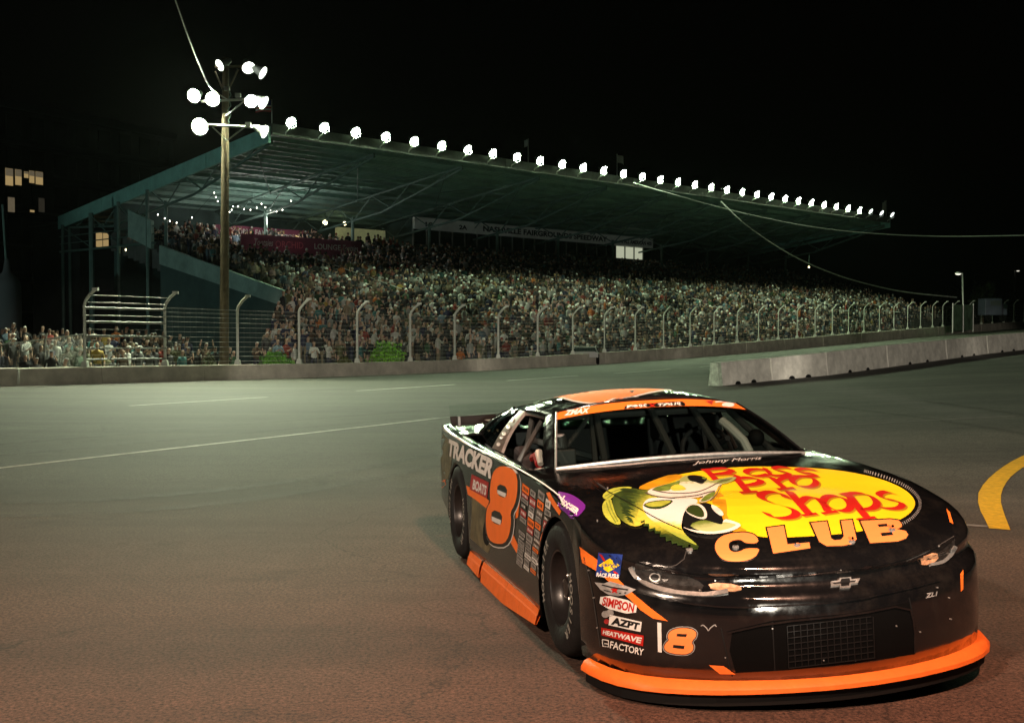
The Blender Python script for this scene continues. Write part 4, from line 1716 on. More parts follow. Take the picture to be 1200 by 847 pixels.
MARKS = [(30, 'behind the far-left chain-link fence'), (80, 'behind the dull bush'), (118, 'behind the pipe gate, left half'), (172, 'behind the pipe gate, right half'),
         (222, 'between pipe gate and lamp pole'), (268, 'by the foot of the lamp pole'), (302, 'left of the small green bush'), (338, 'right of the small green bush'), (375, 'between small green and olive bush'),
         (405, 'by the olive bush'), (436, 'left of the largest bush'), (475, 'right of the largest bush'), (512, 'first bay past the largest bush'), (560, 'second bay past the largest bush'),
         (612, 'third bay past the largest bush'), (655, 'left of the white parked car'), (692, 'above the white parked car'), (730, 'just right of the parked car'), (765, 'second bay past the parked car'),
         (820, 'above the nearest barrier block'), (900, 'above the second barrier block'), (980, 'above the third barrier block')]


def rowtxt(r_, px):
    if px < 100:
        return 'dark group'
    return 'front rows' if r_ < 3 else ('middle rows' if r_ < 6 else 'upper rows')


def lower_front(px):
    """front line of the lower seating, behind the fence"""
    b, n = fence_base(px)
    q = wall_pt(px, False)
    return Vector((q.x, q.y, gz(q.x, q.y))) + n * 2.4, n


def upper_front(px):
    """point on the front line of the main deck in the same direction"""
    k = (px - 600) / FPX
    # GL + GS*s + GB*D0 with x/y = k
    D0 = -2.6
    o = GL + GB * D0
    s = (k * o.y - o.x) / (GS.x - k * GS.y)
    return G(s, D0, deck_z(D0)), s


people = []          # (position, row index, px)
NLOW = 16
for r_ in range(NLOW):
    px = 112.0
    while px < 1108:
        f, n = lower_front(px)
        u, s = upper_front(px)
        if px < 345:               # open ground left of the end wall: a few low rows only
            if r_ > 7:
                px = 345.0
                continue
            p = f + n * (0.3 + r_ * 0.95) + Vector((0, 0, -0.42 + 0.13 * r_))
        else:
            p = f.lerp(u, r_ / NLOW)
            skip = max(1, math.ceil(0.72 / max(0.05, (u - f).length / NLOW)))
            if r_ % skip:
                px += 12
                continue
        p = p + Vector((random.uniform(-0.12, 0.12), random.uniform(-0.15, 0.15), random.uniform(-0.05, 0.05)))
        if random.random() < 0.94:
            people.append((p, r_, px))
        px += FPX * random.uniform(0.40, 0.60) / p.y * (1.0 if px > 345 else 1.15)
for px in np.arange(-5, 100, 7.5):
    d = 50 + random.uniform(0, 6)
    p = unproj(px, 430, d)
    people.append((Vector((p.x, p.y, gz(p.x, p.y) + 0.05 + random.uniform(0, 0.3))), 0, px))
people.sort(key=lambda q: q[0].y)
INDIV = people[:300]
REST = people[300:]
used = set()
PROTO = {}
for p, r_, px in INDIV:
    mk = min(MARKS, key=lambda m: abs(m[0] - px))[1]
    for _ in range(60):
        shirt = random.choices(SN, SHW if px > 345 else [4, 7, 26, 9, 2, 1.5, 2, 2, 20, 4, 1, 2, 1, 7, 9])[0]  # left of the end wall, darker shirts stand in for shade
        hat = random.choices(list(HATS), [24, 22, 28, 10, 4, 12])[0]
        pose = random.choices(POSES, [40, 20, 16, 5, 0 if px < 110 else 19])[0]
        if px < 100:  # darkness at the far left put into black and dull clothes
            shirt = random.choice(['charcoal', 'black', 'black', 'navy blue', 'olive', 'brown'])
            hat = random.choice(['black cap', 'dark hair', 'dark hair', 'grey cap'])
            key = (shirt, hat, pose, rowtxt(r_, px), mk)
        else:
            key = (shirt, hat, rowtxt(r_, px), mk)
        if key not in used:
            break
    used.add(key)
    o = bpy.data.objects.new('person', get_pm(pose, hat))
    C.objects.link(o)
    o.location = p
    sc = random.uniform(0.86, 1.0)
    o.scale = (sc, sc, sc)
    o.rotation_euler = (0, 0, math.atan2(-GB.y, -GB.x) + PI / 2 + random.uniform(-0.6, 0.6))
    o.color = (*SHIRTS[shirt], 1)
    tag(o, 'person, %s shirt, %s, %s%s, %s' % (shirt, hat, POSE_TXT[pose] + ', ' if px < 100 else '', rowtxt(r_, px), mk), 'person', 'spectators behind the catch fence')
# benches the lower rows stand on
lroot = empty('lower_bleachers', lower_front(700)[0], 'low open bleacher rows under the front crowd between fence and grandstand', 'bleachers')
for r_ in range(1, NLOW):
    mb = MB()
    rows = []
    for px in np.arange(345, 1112, 18):
        f, n = lower_front(px)
        u, s = upper_front(px)
        p = f.lerp(u, r_ / NLOW)
        rows.append([p - n * 0.4 + Vector((0, 0, -0.02)), p + n * 0.45 + Vector((0, 0, -0.02)), p + n * 0.45 + Vector((0, 0, -0.35)), p - n * 0.4 + Vector((0, 0, -0.35))])
    mb.grid(rows, closed=True)
    child_at(mb.build('tier', M['deck']), lroot)
    if r_ < 8:
        mb = MB()
        rows = []
        for px in np.arange(120, 340, 20):
            f, n = lower_front(px)
            p = f + n * (0.3 + r_ * 0.95) + Vector((0, 0, -0.42 + 0.13 * r_))
            rows.append([p - n * 0.4 + Vector((0, 0, -0.02)), p + n * 0.45 + Vector((0, 0, -0.02)), p + n * 0.45 + Vector((0, 0, -0.2)), p - n * 0.4 + Vector((0, 0, -0.2))])
        mb.grid(rows, closed=True)
        child_at(mb.build('tier', M['deck']), lroot)


def crowd_template(kind):
    """small faceted spectator: torso, head with hat, arms, legs; faces tagged 0 shirt 1 skin 2 trousers 3 hat"""
    mb = MB()
    hip = 0.50 if kind == 'sit' else 0.92
    mb.grid([[(-0.17, -0.1, hip), (0.17, -0.1, hip), (0.17, 0.1, hip), (-0.17, 0.1, hip)], [(-0.24, -0.11, hip + 0.42), (0.24, -0.11, hip + 0.42), (0.24, 0.11, hip + 0.42), (-0.24, 0.11, hip + 0.42)],
             [(-0.08, -0.06, hip + 0.55), (0.08, -0.06, hip + 0.55), (0.08, 0.06, hip + 0.55), (-0.08, 0.06, hip + 0.55)]], 0, True)
    mb.lathe([(0.05, hip + 0.54), (0.085, hip + 0.62), (0.10, hip + 0.71)], Matrix.Translation((0, -0.02, 0)), 6, 1)
    mb.lathe([(0.105, hip + 0.71), (0.10, hip + 0.78), (0.05, hip + 0.85)], Matrix.Translation((0, -0.01, 0)), 6, 3, cap1=True)
    mb.mi[-1] = 3
    if kind != 'hair':
        mb.add([(-0.08, -0.1, hip + 0.75), (0.08, -0.1, hip + 0.75), (0.06, -0.2, hip + 0.735), (-0.06, -0.2, hip + 0.735)], [(0, 1, 2, 3)], 3)
    for s in (-1, 1):
        if kind == 'up' :
            mb.tube([(s * 0.24, 0, hip + 0.4), (s * 0.32, -0.08, hip + 0.62)], [0.06, 0.045], 4, False, 0)
            mb.tube([(s * 0.32, -0.08, hip + 0.62), (s * 0.26, -0.1, hip + 0.92)], [0.045, 0.035], 4, False, 1)
        else:
            mb.tube([(s * 0.25, 0, hip + 0.4), (s * 0.29, -0.03, hip + 0.14)], [0.06, 0.05], 4, False, 0)
            mb.tube([(s * 0.29, -0.03, hip + 0.14), (s * 0.14, -0.25, hip + 0.16)], [0.045, 0.035], 4, False, 1)
        if kind == 'sit':
            mb.tube([(s * 0.1, 0, hip), (s * 0.12, -0.42, hip), (s * 0.12, -0.42, 0)], [0.1, 0.075, 0.05], 4, False, 2)
        else:
            mb.tube([(s * 0.09, 0, hip + 0.04), (s * 0.11, 0, 0)], [0.1, 0.055], 4, False, 2)
    V = np.array(mb.v, dtype=np.float32)
    F = []
    T = []
    for f, t in zip(mb.f, mb.mi):
        for i in range(1, len(f) - 1):
            F.append((f[0], f[i], f[i + 1]))
            T.append(t)
    return V, np.array(F), np.array(T)


def build_crowd(name, pos, label, parent=None):
    rng = np.random.default_rng(3)
    temps = [crowd_template(k) for k in ('cap', 'hair', 'up', 'sit')]
    hatc = np.array(list(HATS.values()))
    shc = np.array([SHIRTS[k] for k in SN])
    shw = np.array(SHW) / sum(SHW)
    skc = np.array(SKIN)
    VV, FF, CC = [], [], []
    nv = 0
    yaw0 = math.atan2(-GB.y, -GB.x) + PI / 2
    for p in pos:
        V, F, T = temps[rng.choice(4, p=[0.24, 0.16, 0.05, 0.55])]
        a = yaw0 + rng.uniform(-0.7, 0.7)
        c, s = math.cos(a), math.sin(a)
        k = rng.uniform(0.80, 0.95)
        W = np.empty_like(V)
        lean = rng.uniform(-0.06, 0.06)
        W[:, 0] = (V[:, 0] * c - V[:, 1] * s + lean * V[:, 2]) * k + p[0]
        W[:, 1] = (V[:, 0] * s + V[:, 1] * c) * k + p[1]
        W[:, 2] = V[:, 2] * k + p[2]
        pal = np.array([shc[rng.choice(len(shc), p=shw)] * (rng.uniform(0.22, 0.75) if rng.random() < 0.85 else 1.0), skc[rng.integers(len(skc))], (0.05, 0.055, 0.075) if rng.random() < 0.7 else (0.25, 0.21, 0.15), hatc[rng.choice(len(hatc), p=[0.24, 0.24, 0.3, 0.09, 0.03, 0.1])]])
        VV.append(W)
        FF.append(F + nv)
        CC.append(pal[T])
        nv += len(V)
    V = np.concatenate(VV)
    F = np.concatenate(FF)
    cc = np.concatenate(CC)
    me = bpy.data.meshes.new(name)
    me.vertices.add(len(V))
    me.vertices.foreach_set('co', V.ravel().astype(np.float32))
    me.loops.add(len(F) * 3)
    me.loops.foreach_set('vertex_index', F.ravel().astype(np.int32))
    me.polygons.add(len(F))
    me.polygons.foreach_set('loop_start', np.arange(0, len(F) * 3, 3, dtype=np.int32))
    me.update(calc_edges=True)
    at = me.attributes.new('col', 'FLOAT_COLOR', 'FACE')
    rgba = np.ones((len(F), 4), dtype=np.float32)
    rgba[:, :3] = np.clip(cc, 0, 1)
    at.data.foreach_set('color', rgba.ravel())
    me.materials.append(attr_mat('crowd_clothes'))
    o = bpy.data.objects.new(name, me)
    C.objects.link(o)
    return tag(o, label, 'crowd', None, 'stuff')


pos = [tuple(p) for p, r_, px in REST]
D = -1.9
row = 0
while D < 15.2:
    s = 0.5 + random.uniform(0, 0.5)
    while s < GLEN + 5:
        aisle = any(abs(s - q) < 0.45 for q in (9, 20, 31, 42, 53, 64, 75))
        hole = (4.6 < s < 19.6 and 8.6 < D < 12.6)
        if random.random() < (0.93 if not aisle else 0.12) and not hole:
            q = G(s, D + 0.35 + random.uniform(-0.1, 0.1), deck_z(D))
            pos.append(tuple(q))
        s += random.uniform(0.40, 0.58)
    D += 0.8
for _ in range(90):      # standing at the back rail left of the press box
    q = G(random.uniform(1, 25), random.uniform(16, 18.5), deck_z(16.5))
    pos.append(tuple(q))
build_crowd('crowd', pos, 'dense seated crowd of spectators filling the grandstand rows')


# ================================================================== the race car
CARLOC, CARYAW = Vector((0.885, 7.56, 0)), R(-76.3)
car = empty('race_car', CARLOC, 'black and orange stock car with a yellow fish emblem and the number 8', 'race car', None, CARYAW)
TILT = Matrix.Translation((0, 0, 0.3)) @ Matrix.Rotation(R(-0.46), 4, 'Y') @ Matrix.Rotation(R(1.9), 4, 'X') @ Matrix.Translation((0, 0, -0.3))
CARW = Matrix.Translation(CARLOC) @ Matrix.Rotation(CARYAW, 4, 'Z') @ TILT
CARI = CARW.inverted()


def glass(name, tint, gloss=0.02):
    m = bpy.data.materials.new(name)
    m.use_nodes = True
    t = m.node_tree
    t.nodes.clear()
    o_ = t.nodes.new('ShaderNodeOutputMaterial')
    mx = t.nodes.new('ShaderNodeMixShader')
    lw = t.nodes.new('ShaderNodeLayerWeight')
    lw.inputs['Blend'].default_value = 0.5
    pw = t.nodes.new('ShaderNodeMath')
    pw.operation = 'POWER'
    pw.inputs[1].default_value = 5.0
    t.links.new(lw.outputs['Facing'], pw.inputs[0])
    fr = t.nodes.new('ShaderNodeMath')
    fr.operation = 'MULTIPLY_ADD'
    fr.inputs[1].default_value = 0.95
    fr.inputs[2].default_value = 0.045
    t.links.new(pw.outputs[0], fr.inputs[0])
    tr = t.nodes.new('ShaderNodeBsdfTransparent')
    tr.inputs['Color'].default_value = (*tint, 1)
    gl = t.nodes.new('ShaderNodeBsdfGlossy')
    gl.inputs['Roughness'].default_value = gloss
    t.links.new(fr.outputs[0], mx.inputs[0])
    t.links.new(tr.outputs[0], mx.inputs[1])
    t.links.new(gl.outputs[0], mx.inputs[2])
    t.links.new(mx.outputs[0], o_.inputs['Surface'])
    return m


M['paint_black'] = mat('black_gloss_paint', (0.006, 0.006, 0.007), 0.06, coat=1.0, bump=0.06, bscale=3.2)
def smudge(m, lo, hi, scale):
    t = m.node_tree
    tc = t.nodes.new('ShaderNodeTexCoord')
    n = t.nodes.new('ShaderNodeTexNoise')
    n.inputs['Scale'].default_value = scale
    n.inputs['Detail'].default_value = 7
    n.inputs['Roughness'].default_value = 0.7
    t.links.new(tc.outputs['Object'], n.inputs['Vector'])
    r = t.nodes.new('ShaderNodeMapRange')
    r.inputs['From Min'].default_value = 0.42
    r.inputs['From Max'].default_value = 0.68
    r.inputs['To Min'].default_value = lo
    r.inputs['To Max'].default_value = hi
    t.links.new(n.outputs['Fac'], r.inputs['Value'])
    t.links.new(r.outputs[0], t.nodes['Principled BSDF'].inputs['Roughness'])
    t.links.new(r.outputs[0], t.nodes['Principled BSDF'].inputs['Coat Roughness'])


def scuff(m, scale, thr):
    '''dark rub marks and chips mixed into the base colour'''
    t = m.node_tree
    b = t.nodes['Principled BSDF']
    src = b.inputs['Base Color'].links[0].from_socket
    tc = t.nodes.new('ShaderNodeTexCoord')
    mp = t.nodes.new('ShaderNodeMapping')
    mp.inputs['Scale'].default_value = (1, 1, 0.5)
    t.links.new(tc.outputs['Object'], mp.inputs['Vector'])
    n = t.nodes.new('ShaderNodeTexNoise')
    n.inputs['Scale'].default_value = scale
    n.inputs['Detail'].default_value = 9
    n.inputs['Roughness'].default_value = 0.75
    t.links.new(mp.outputs[0], n.inputs['Vector'])
    r = t.nodes.new('ShaderNodeMapRange')
    r.inputs['From Min'].default_value = thr
    r.inputs['From Max'].default_value = thr + 0.05
    t.links.new(n.outputs['Fac'], r.inputs['Value'])
    x = t.nodes.new('ShaderNodeMix')
    x.data_type = 'RGBA'
    x.inputs[7].default_value = (0.03, 0.025, 0.022, 1)
    t.links.new(r.outputs[0], x.inputs['Factor'])
    t.links.new(src, x.inputs[6])
    t.links.new(x.outputs[2], b.inputs['Base Color'])


def dust(m, scale, col):
    '''patchy road dust over the paint'''
    t = m.node_tree
    tc = t.nodes.new('ShaderNodeTexCoord')
    n = t.nodes.new('ShaderNodeTexNoise')
    n.inputs['Scale'].default_value = scale
    n.inputs['Detail'].default_value = 10
    n.inputs['Roughness'].default_value = 0.8
    t.links.new(tc.outputs['Object'], n.inputs['Vector'])
    r = t.nodes.new('ShaderNodeValToRGB')
    r.color_ramp.elements[0].position = 0.48
    r.color_ramp.elements[0].color = (0.005, 0.005, 0.0055, 1)
    r.color_ramp.elements[1].position = 0.74
    r.color_ramp.elements[1].color = (*col, 1)
    t.links.new(n.outputs['Fac'], r.inputs['Fac'])
    t.links.new(r.outputs['Color'], t.nodes['Principled BSDF'].inputs['Base Color'])


smudge(M['paint_black'], 0.03, 0.26, 3.5)
dust(M['paint_black'], 4.5, (0.017, 0.0145, 0.0125))
M['paint_grime'] = mat('black_side_wrap', (0.010, 0.0095, 0.009), 0.22, coat=0.3, var=0.5, vscale=7, spec=0.3)
M['orange'] = mat('orange_vinyl', (0.92, 0.19, 0.025), 0.42, var=0.06, vscale=8, spec=0.25)
M['orange_scuffed'] = mat('scuffed_orange_plastic', (0.92, 0.18, 0.025), 0.5, var=0.10, vscale=14, bump=0.1, bscale=40)
scuff(M['orange_scuffed'], 16, 0.63)
scuff(M['orange'], 22, 0.68)
M['orange_pale'] = mat('pale_orange_vinyl', (0.95, 0.26, 0.07), 0.42, spec=0.25)
M['yellow'] = mat('yellow_vinyl', (0.86, 0.58, 0.01), 0.45, var=0.05, vscale=8, spec=0.25)
M['amber'] = mat('amber_vinyl', (0.62, 0.30, 0.01), 0.4, var=0.3, vscale=9)
M['shadow_gold'] = mat('gold_letter_edge', (0.40, 0.20, 0.01), 0.4)
M['red_vinyl'] = mat('red_vinyl', (0.46, 0.016, 0.010), 0.4, spec=0.25)
M['deep_red'] = mat('deep_red_vinyl', (0.36, 0.025, 0.025), 0.4)
M['white_vinyl'] = mat('white_vinyl', (0.74, 0.73, 0.70), 0.4, var=0.06, vscale=15, spec=0.25)
M['grey_vinyl'] = mat('grey_vinyl', (0.30, 0.29, 0.28), 0.45, var=0.4, vscale=22)
M['brown_vinyl'] = mat('brown_grey_vinyl', (0.13, 0.10, 0.085), 0.4, var=0.5, vscale=18)
M['blue_vinyl'] = mat('blue_vinyl', (0.015, 0.04, 0.22), 0.4)
M['purple_vinyl'] = mat('purple_vinyl', (0.16, 0.015, 0.28), 0.4)
M['black_vinyl'] = mat('black_vinyl', (0.008, 0.008, 0.008), 0.35)
M['fish_dark'] = mat('fish_dark_green', (0.025, 0.05, 0.01), 0.4, var=0.6, vscale=22)
M['fish_green'] = mat('fish_green', (0.16, 0.24, 0.035), 0.4, var=0.5, vscale=26)
M['fish_lime'] = mat('fish_yellow_green', (0.46, 0.52, 0.06), 0.4, var=0.35, vscale=22)
M['fish_yellow'] = mat('fish_yellow', (0.75, 0.62, 0.06), 0.4, var=0.2, vscale=22)
M['fish_white'] = mat('fish_white', (0.74, 0.72, 0.64), 0.4, var=0.14, vscale=16)
M['camo'] = mat('camouflage_vinyl', (0.13, 0.115, 0.06), 0.4, var=0.75, vscale=9)
M['chrome'] = mat('chrome', (0.8, 0.78, 0.74), 0.12, metal=1.0)
M['dirty_chrome'] = mat('silver_trim', (0.5, 0.5, 0.48), 0.35, metal=0.7, var=0.3, vscale=30)
M['rubber'] = mat('tyre_rubber', (0.012, 0.012, 0.012), 0.75, var=0.3, vscale=14, bump=0.15, bscale=45, spec=0.3)
M['tyre_ink'] = mat('tyre_letter_paint', (0.30, 0.29, 0.26), 0.8, var=0.5, vscale=30)
M['rim'] = mat('black_steel_rim', (0.018, 0.016, 0.016), 0.35, coat=0.3)
M['cage'] = mat('grey_roll_cage_paint', (0.065, 0.07, 0.068), 0.45)
M['pad'] = mat('pale_padding', (0.62, 0.64, 0.58), 0.6)
M['interior'] = mat('dark_interior', (0.02, 0.021, 0.022), 0.7)
M['seat'] = mat('black_seat_cloth', (0.025, 0.025, 0.027), 0.8)
M['glass'] = glass('windshield_glass', (0.33, 0.37, 0.355))
M['glass_rear'] = glass('tinted_rear_glass', (0.012, 0.014, 0.013))
M['lexan'] = glass('clear_spoiler_plastic', (0.86, 0.90, 0.88))
M['lamp_print'] = mat('printed_amber_lamp', (0.60, 0.30, 0.16), 0.4, var=0.5, vscale=40)
M['headlamp'] = mat('printed_headlamp', (0.022, 0.021, 0.020), 0.2, var=0.7, vscale=30, coat=0.5)
M['grille_gap'] = mat('open_panel_gap', (0.03, 0.028, 0.026), 0.8)
M['gril'] = mat('grille_mesh', (0.002, 0.002, 0.002), 0.9, spec=0.08)


def cp(o, parent=None):
    """make o a part of the car body (or a sub-part of another part)"""
    if parent is None:
        o.parent = car
        o.matrix_basis = TILT.copy()
    else:
        o.parent = parent
    return o


# ---- body shell
XS = sorted(set([round(x, 3) for x in np.arange(-2.08, 1.751, 0.055)] + [-1.335 - 0.385, -1.335 + 0.385, 1.335 - 0.385, 1.335 + 0.384]))
ARCH = 0.385
B_Z = [(-2.26, 0.955), (-2.1, 0.952), (-1.6, 0.925), (-1.0, 0.895), (-0.45, 0.882), (0.25, 0.870), (0.7, 0.858), (1.0, 0.845), (1.3, 0.822), (1.47, 0.800), (1.75, 0.745), (2.0, 0.685), (2.2, 0.645), (2.38, 0.625)]
SPZ = [(-2.3, 0.965), (-1.9, 0.965), (-1.4, 0.945), (0.55, 0.925), (0.8, 0.905), (1.1, 0.870), (1.35, 0.835), (1.55, 0.808)]
NOSE = [(1.80, -0.953), (1.90, -0.937), (1.99, -0.908), (2.07, -0.865), (2.135, -0.805), (2.19, -0.73), (2.235, -0.645), (2.275, -0.55), (2.308, -0.44), (2.335, -0.33), (2.355, -0.22), (2.368, -0.11), (2.372, 0.0)]
TAIL = [(-2.262, 0.0), (-2.262, -0.2), (-2.26, -0.45), (-2.255, -0.65), (-2.245, -0.78), (-2.225, -0.86), (-2.19, -0.91), (-2.14, -0.937)]
cols = []      # (x, y, b, bottom z)


def side_y(x):
    return -float(np.interp(x, [-2.14, -1.9, -1.3, -0.4, 0.5, 1.3, 1.55, 1.75], [0.937, 0.95, 0.962, 0.955, 0.955, 0.965, 0.962, 0.957]))


def rocker(x):
    return float(np.interp(x, [-2.3, -1.8, -1.74, -1.6, -1.0, 1.8, 2.5], [0.44, 0.34, 0.30, 0.13, 0.13, 0.125, 0.115]))


half = [(x, y, 0.0, None) for x, y in TAIL]
for x in XS:
    b = max(0.0, (x - 1.6) / 0.5) if x > 1.6 else 0.0
    zb = None
    for xc in (-1.335, 1.335):
        if abs(x - xc) < ARCH - 0.002:
            zb = 0.345 + math.sqrt(ARCH ** 2 - (x - xc) ** 2)
    edge = any(abs(abs(x - xc) - ARCH) < 0.004 for xc in (-1.335, 1.335))
    if edge:
        pair = [(x, side_y(x), b, None), (x, side_y(x), b, 0.35)]
        if any(abs(x - (xc - ARCH)) < 0.004 for xc in (-1.335, 1.335)):
            half += pair
        else:
            half += pair[::-1]
    else:
        half.append((x, side_y(x), b, zb))
for x, y in NOSE:
    half.append((x, y, min(1.0, (x - 1.6) / 0.5), None))
full = half + [(x, -y, b, z) for x, y, b, z in half[-2:0:-1]]
TS = [0, 0.13, 0.28, 0.42, 0.56, 0.66, 0.74, 0.81, 0.86, 0.905, 0.945, 0.975, 0.99, 1.0]
NZ = [None, 0.22, 0.32, 0.40, -0.165, -0.140, -0.122, -0.108, -0.085, -0.062, -0.045, -0.028, -0.012, 0.0]
NOFF = [0.092, 0.105, 0.110, 0.108, 0.104, 0.092, 0.070, 0.032, 0.022, 0.020, 0.040, 0.036, 0.020, 0.0]
WS = [0.006, 0.016, 0.035, 0.065, 0.11, 0.17, 0.25, 0.34, 0.45, 0.58, 0.72, 0.86, 1.0]
nT, nW = len(TS), len(WS)
V = []
N = len(full)
P2 = [Vector((c[0], c[1])) for c in full]
for i, (x, y, b, zbot) in enumerate(full):
    k0, k1 = (i - 2) % N, (i + 2) % N
    tg = (P2[k1] - P2[k0])
    nrm = Vector((tg.y, -tg.x))
    nrm = nrm.normalized() if nrm.length > 1e-6 else Vector((1, 0))
    if abs(x) < 2.1 and x < 1.75:
        nrm = Vector((0, -1 if y < 0 else 1))
    zb = tab(x, B_Z)
    z0 = rocker(x) if zbot is None else zbot
    nz0 = rocker(x)
    for j in range(nT):
        zs_ = z0 + (zb - z0) * TS[j]
        if NZ[j] is None:
            zn = nz0
        elif NZ[j] > 0:
            zn = NZ[j]
        else:
            zn = zb + NZ[j]
        z = zs_ * (1 - b) + zn * b
        offs = 0.034 * max(0, 1 - ((z - 0.34) / 0.56) ** 2)
        fr = 1 - min(1.0, abs(y) / 0.93) ** 2.5
        off = offs * (1 - b) + NOFF[j] * (0.45 + 0.55 * fr) * b
        if x < -2.1:
            off = 0.03 * (1 - abs(z - 0.6) / 0.4)
        p = P2[i] + nrm * off
        V.append((p.x, p.y, z))
    sx = max(-1.85, min(1.50, x))
    zs_ = tab(sx, SPZ)
    for w_ in WS:
        px_, py_ = x + (sx - x) * w_, y * (1 - w_)
        cr = 1 - (1 - w_) ** (1.7 + 0.5 * b)
        z = zb + (zs_ - zb) * cr + 0.014 * (1 - math.exp(-w_ / 0.02)) * (1 - w_)
        # low power bulge along the middle of the hood
        if px_ > 0.6:
            z += 0.012 * max(0, 1 - (abs(py_) / 0.42) ** 4) * min(1, (px_ - 0.6) / 0.3) * max(0, min(1, (2.1 - px_) / 0.5))
        V.append((px_, py_, z))
row = nT + nW
F = []
for i in range(N):
    a, c = i, (i + 1) % N
    for j in range(row - 1):
        if j >= nT + 3:
            xa, xc = full[a][0], full[c][0]
            if -1.42 < (xa + xc) / 2 < 0.52:
                continue
        # skip degenerate edge columns below the arch
        F.append((a * row + j, c * row + j, c * row + j + 1, a * row + j + 1))
mb = MB()
mb.add(V, F)
bme = mb.mesh('body', [M['paint_black'], M['paint_grime']], smooth='all')
bm = bmesh.new()
bm.from_mesh(bme)
bmesh.ops.remove_doubles(bm, verts=bm.verts, dist=0.0004)
bmesh.ops.dissolve_degenerate(bm, dist=0.0002, edges=bm.edges)
bmesh.ops.recalc_face_normals(bm, faces=bm.faces)
up = [f for f in bm.faces if f.calc_center_median().z > 0.85 and abs(f.normal.z) > 0.8]
if up and sum(f.normal.z for f in up) < 0:
    bmesh.ops.reverse_faces(bm, faces=bm.faces)
for f in bm.faces:
    c = f.calc_center_median()
    f.smooth = True
    if abs(c.y) > 0.9 and c.x < 1.6 and abs(f.normal.y) > 0.75:
        f.material_index = 1
bm.to_mesh(bme)
BODYBVH = BVHTree.FromBMesh(bm)
bm.free()
try:
    bme.set_sharp_from_angle(angle=R(50))
except Exception:
    pass
body = bpy.data.objects.new('body', bme)
C.objects.link(body)
cp(body)
md = body.modifiers.new('thickness', 'SOLIDIFY')
md.thickness = 0.012
md.offset = -1

# wheel wells and underfloor
for xc in (-1.335, 1.335):
    for sg in (-1, 1):
        mb = MB()
        n = 20
        rows = []
        for y in (0.925, 0.62):
            rows.append([(xc + 0.43 * math.cos(a), sg * y, 0.345 + 0.415 * math.sin(a)) for a in [PI * k / n for k in range(n + 1)]])
        mb.grid(rows)
        mb.add([(xc + 0.43, sg * 0.62, 0.1), (xc - 0.43, sg * 0.62, 0.1), (xc - 0.43, sg * 0.62, 0.78), (xc + 0.43, sg * 0.62, 0.78)], [(0, 1, 2, 3)])
        cp(mb.build('wheel_well', M['black']))
mb = MB()
mb.box((0.1, 0, 0.16), (4.1, 1.5, 0.03))
mb.box((-0.35, 0, 0.24), (1.7, 1.8, 0.03))
cp(mb.build('floor_pan', M['interior']))


# ---- splitter and skirts
def nose_loop(off, z, extra=0.0, x0=1.815):
    pts = []
    L = [(x0, -0.951)] + [p for p in NOSE if p[0] > x0 + 0.02]
    full_ = L + [(x, -y) for x, y in L[-2::-1]]
    for i, (x, y) in enumerate(full_):
        a, b = full_[max(0, i - 1)], full_[min(len(full_) - 1, i + 1)]
        t = Vector((b[0] - a[0], b[1] - a[1]))
        n_ = Vector((t.y, -t.x)).normalized()
        f = min(1.0, abs(y) / 0.95)
        p = Vector((x, y)) + n_ * (off + extra * f ** 6)
        pts.append((p.x, p.y, z))
    return pts


mb = MB()
rings = [nose_loop(0.070, 0.136, -0.035), nose_loop(0.106, 0.128, -0.045), nose_loop(0.132, 0.104, -0.052), nose_loop(0.134, 0.085, -0.052), nose_loop(0.07, 0.085, -0.035)]
mb.grid([list(c) for c in zip(*rings)], closed=True)
k = len(rings)
mb.f += [tuple(range(k)), tuple(reversed(range(len(mb.v) - k, len(mb.v))))]
mb.mi += [0, 0]
splitter = cp(mb.build('splitter', M['orange_scuffed'], smooth=True))
mb = MB()
rings = [nose_loop(0.105, 0.084, -0.05), nose_loop(0.108, 0.028, -0.05), nose_loop(0.08, 0.028, -0.05), nose_loop(0.08, 0.084, -0.05)]
mb.grid([list(c) for c in zip(*rings)], closed=True)
cp(mb.build('rubber_valance', M['black']))
for sg in (-1, 1):
    for x0, x1, za, zb_, zt in ((-0.93, -0.55, 0.075, 0.055, 0.165), (-0.49, 0.20, 0.02, 0.035, 0.17), (0.205, 0.93, 0.035, 0.085, 0.17)):
        mb = MB()
        rows = []
        for t in (0, 0.25, 0.5, 0.75, 1):
            x = x0 + (x1 - x0) * t
            zz = za + (zb_ - za) * t
            rows.append([(x, sg * 0.990, zt), (x, sg * 1.000, zt - 0.03), (x, sg * 1.006, zt - 0.04), (x, sg * 1.018, zz), (x, sg * 1.008, zz), (x, sg * 0.985, zt - 0.04), (x, sg * 0.975, zt)])
        mb.grid(rows, closed=True)
        cp(mb.build('side_skirt', M['orange_scuffed']))


# ---- decals: flat vinyl laid on the panels
def cam_ray(px, py):
    o = Vector((0, 0, CAMH))
    d = (unproj(px, py, 1) - o)
    return CARI @ o, (CARI.to_3x3() @ d).normalized()


def cast(px, py, bvh, lift):
    o, d = cam_ray(px, py)
    hit = bvh.ray_cast(o, d)
    if hit[0] is None:
        best = None
        for t in np.arange(3.5, 11, 0.08):
            q = bvh.find_nearest(o + d * t)
            if q[0] is not None and (best is None or q[3] < best[3]):
                best = q
        hit = best
    n_ = hit[1]
    if n_.dot(d) > 0:
        n_ = -n_
    return hit[0] + n_ * lift


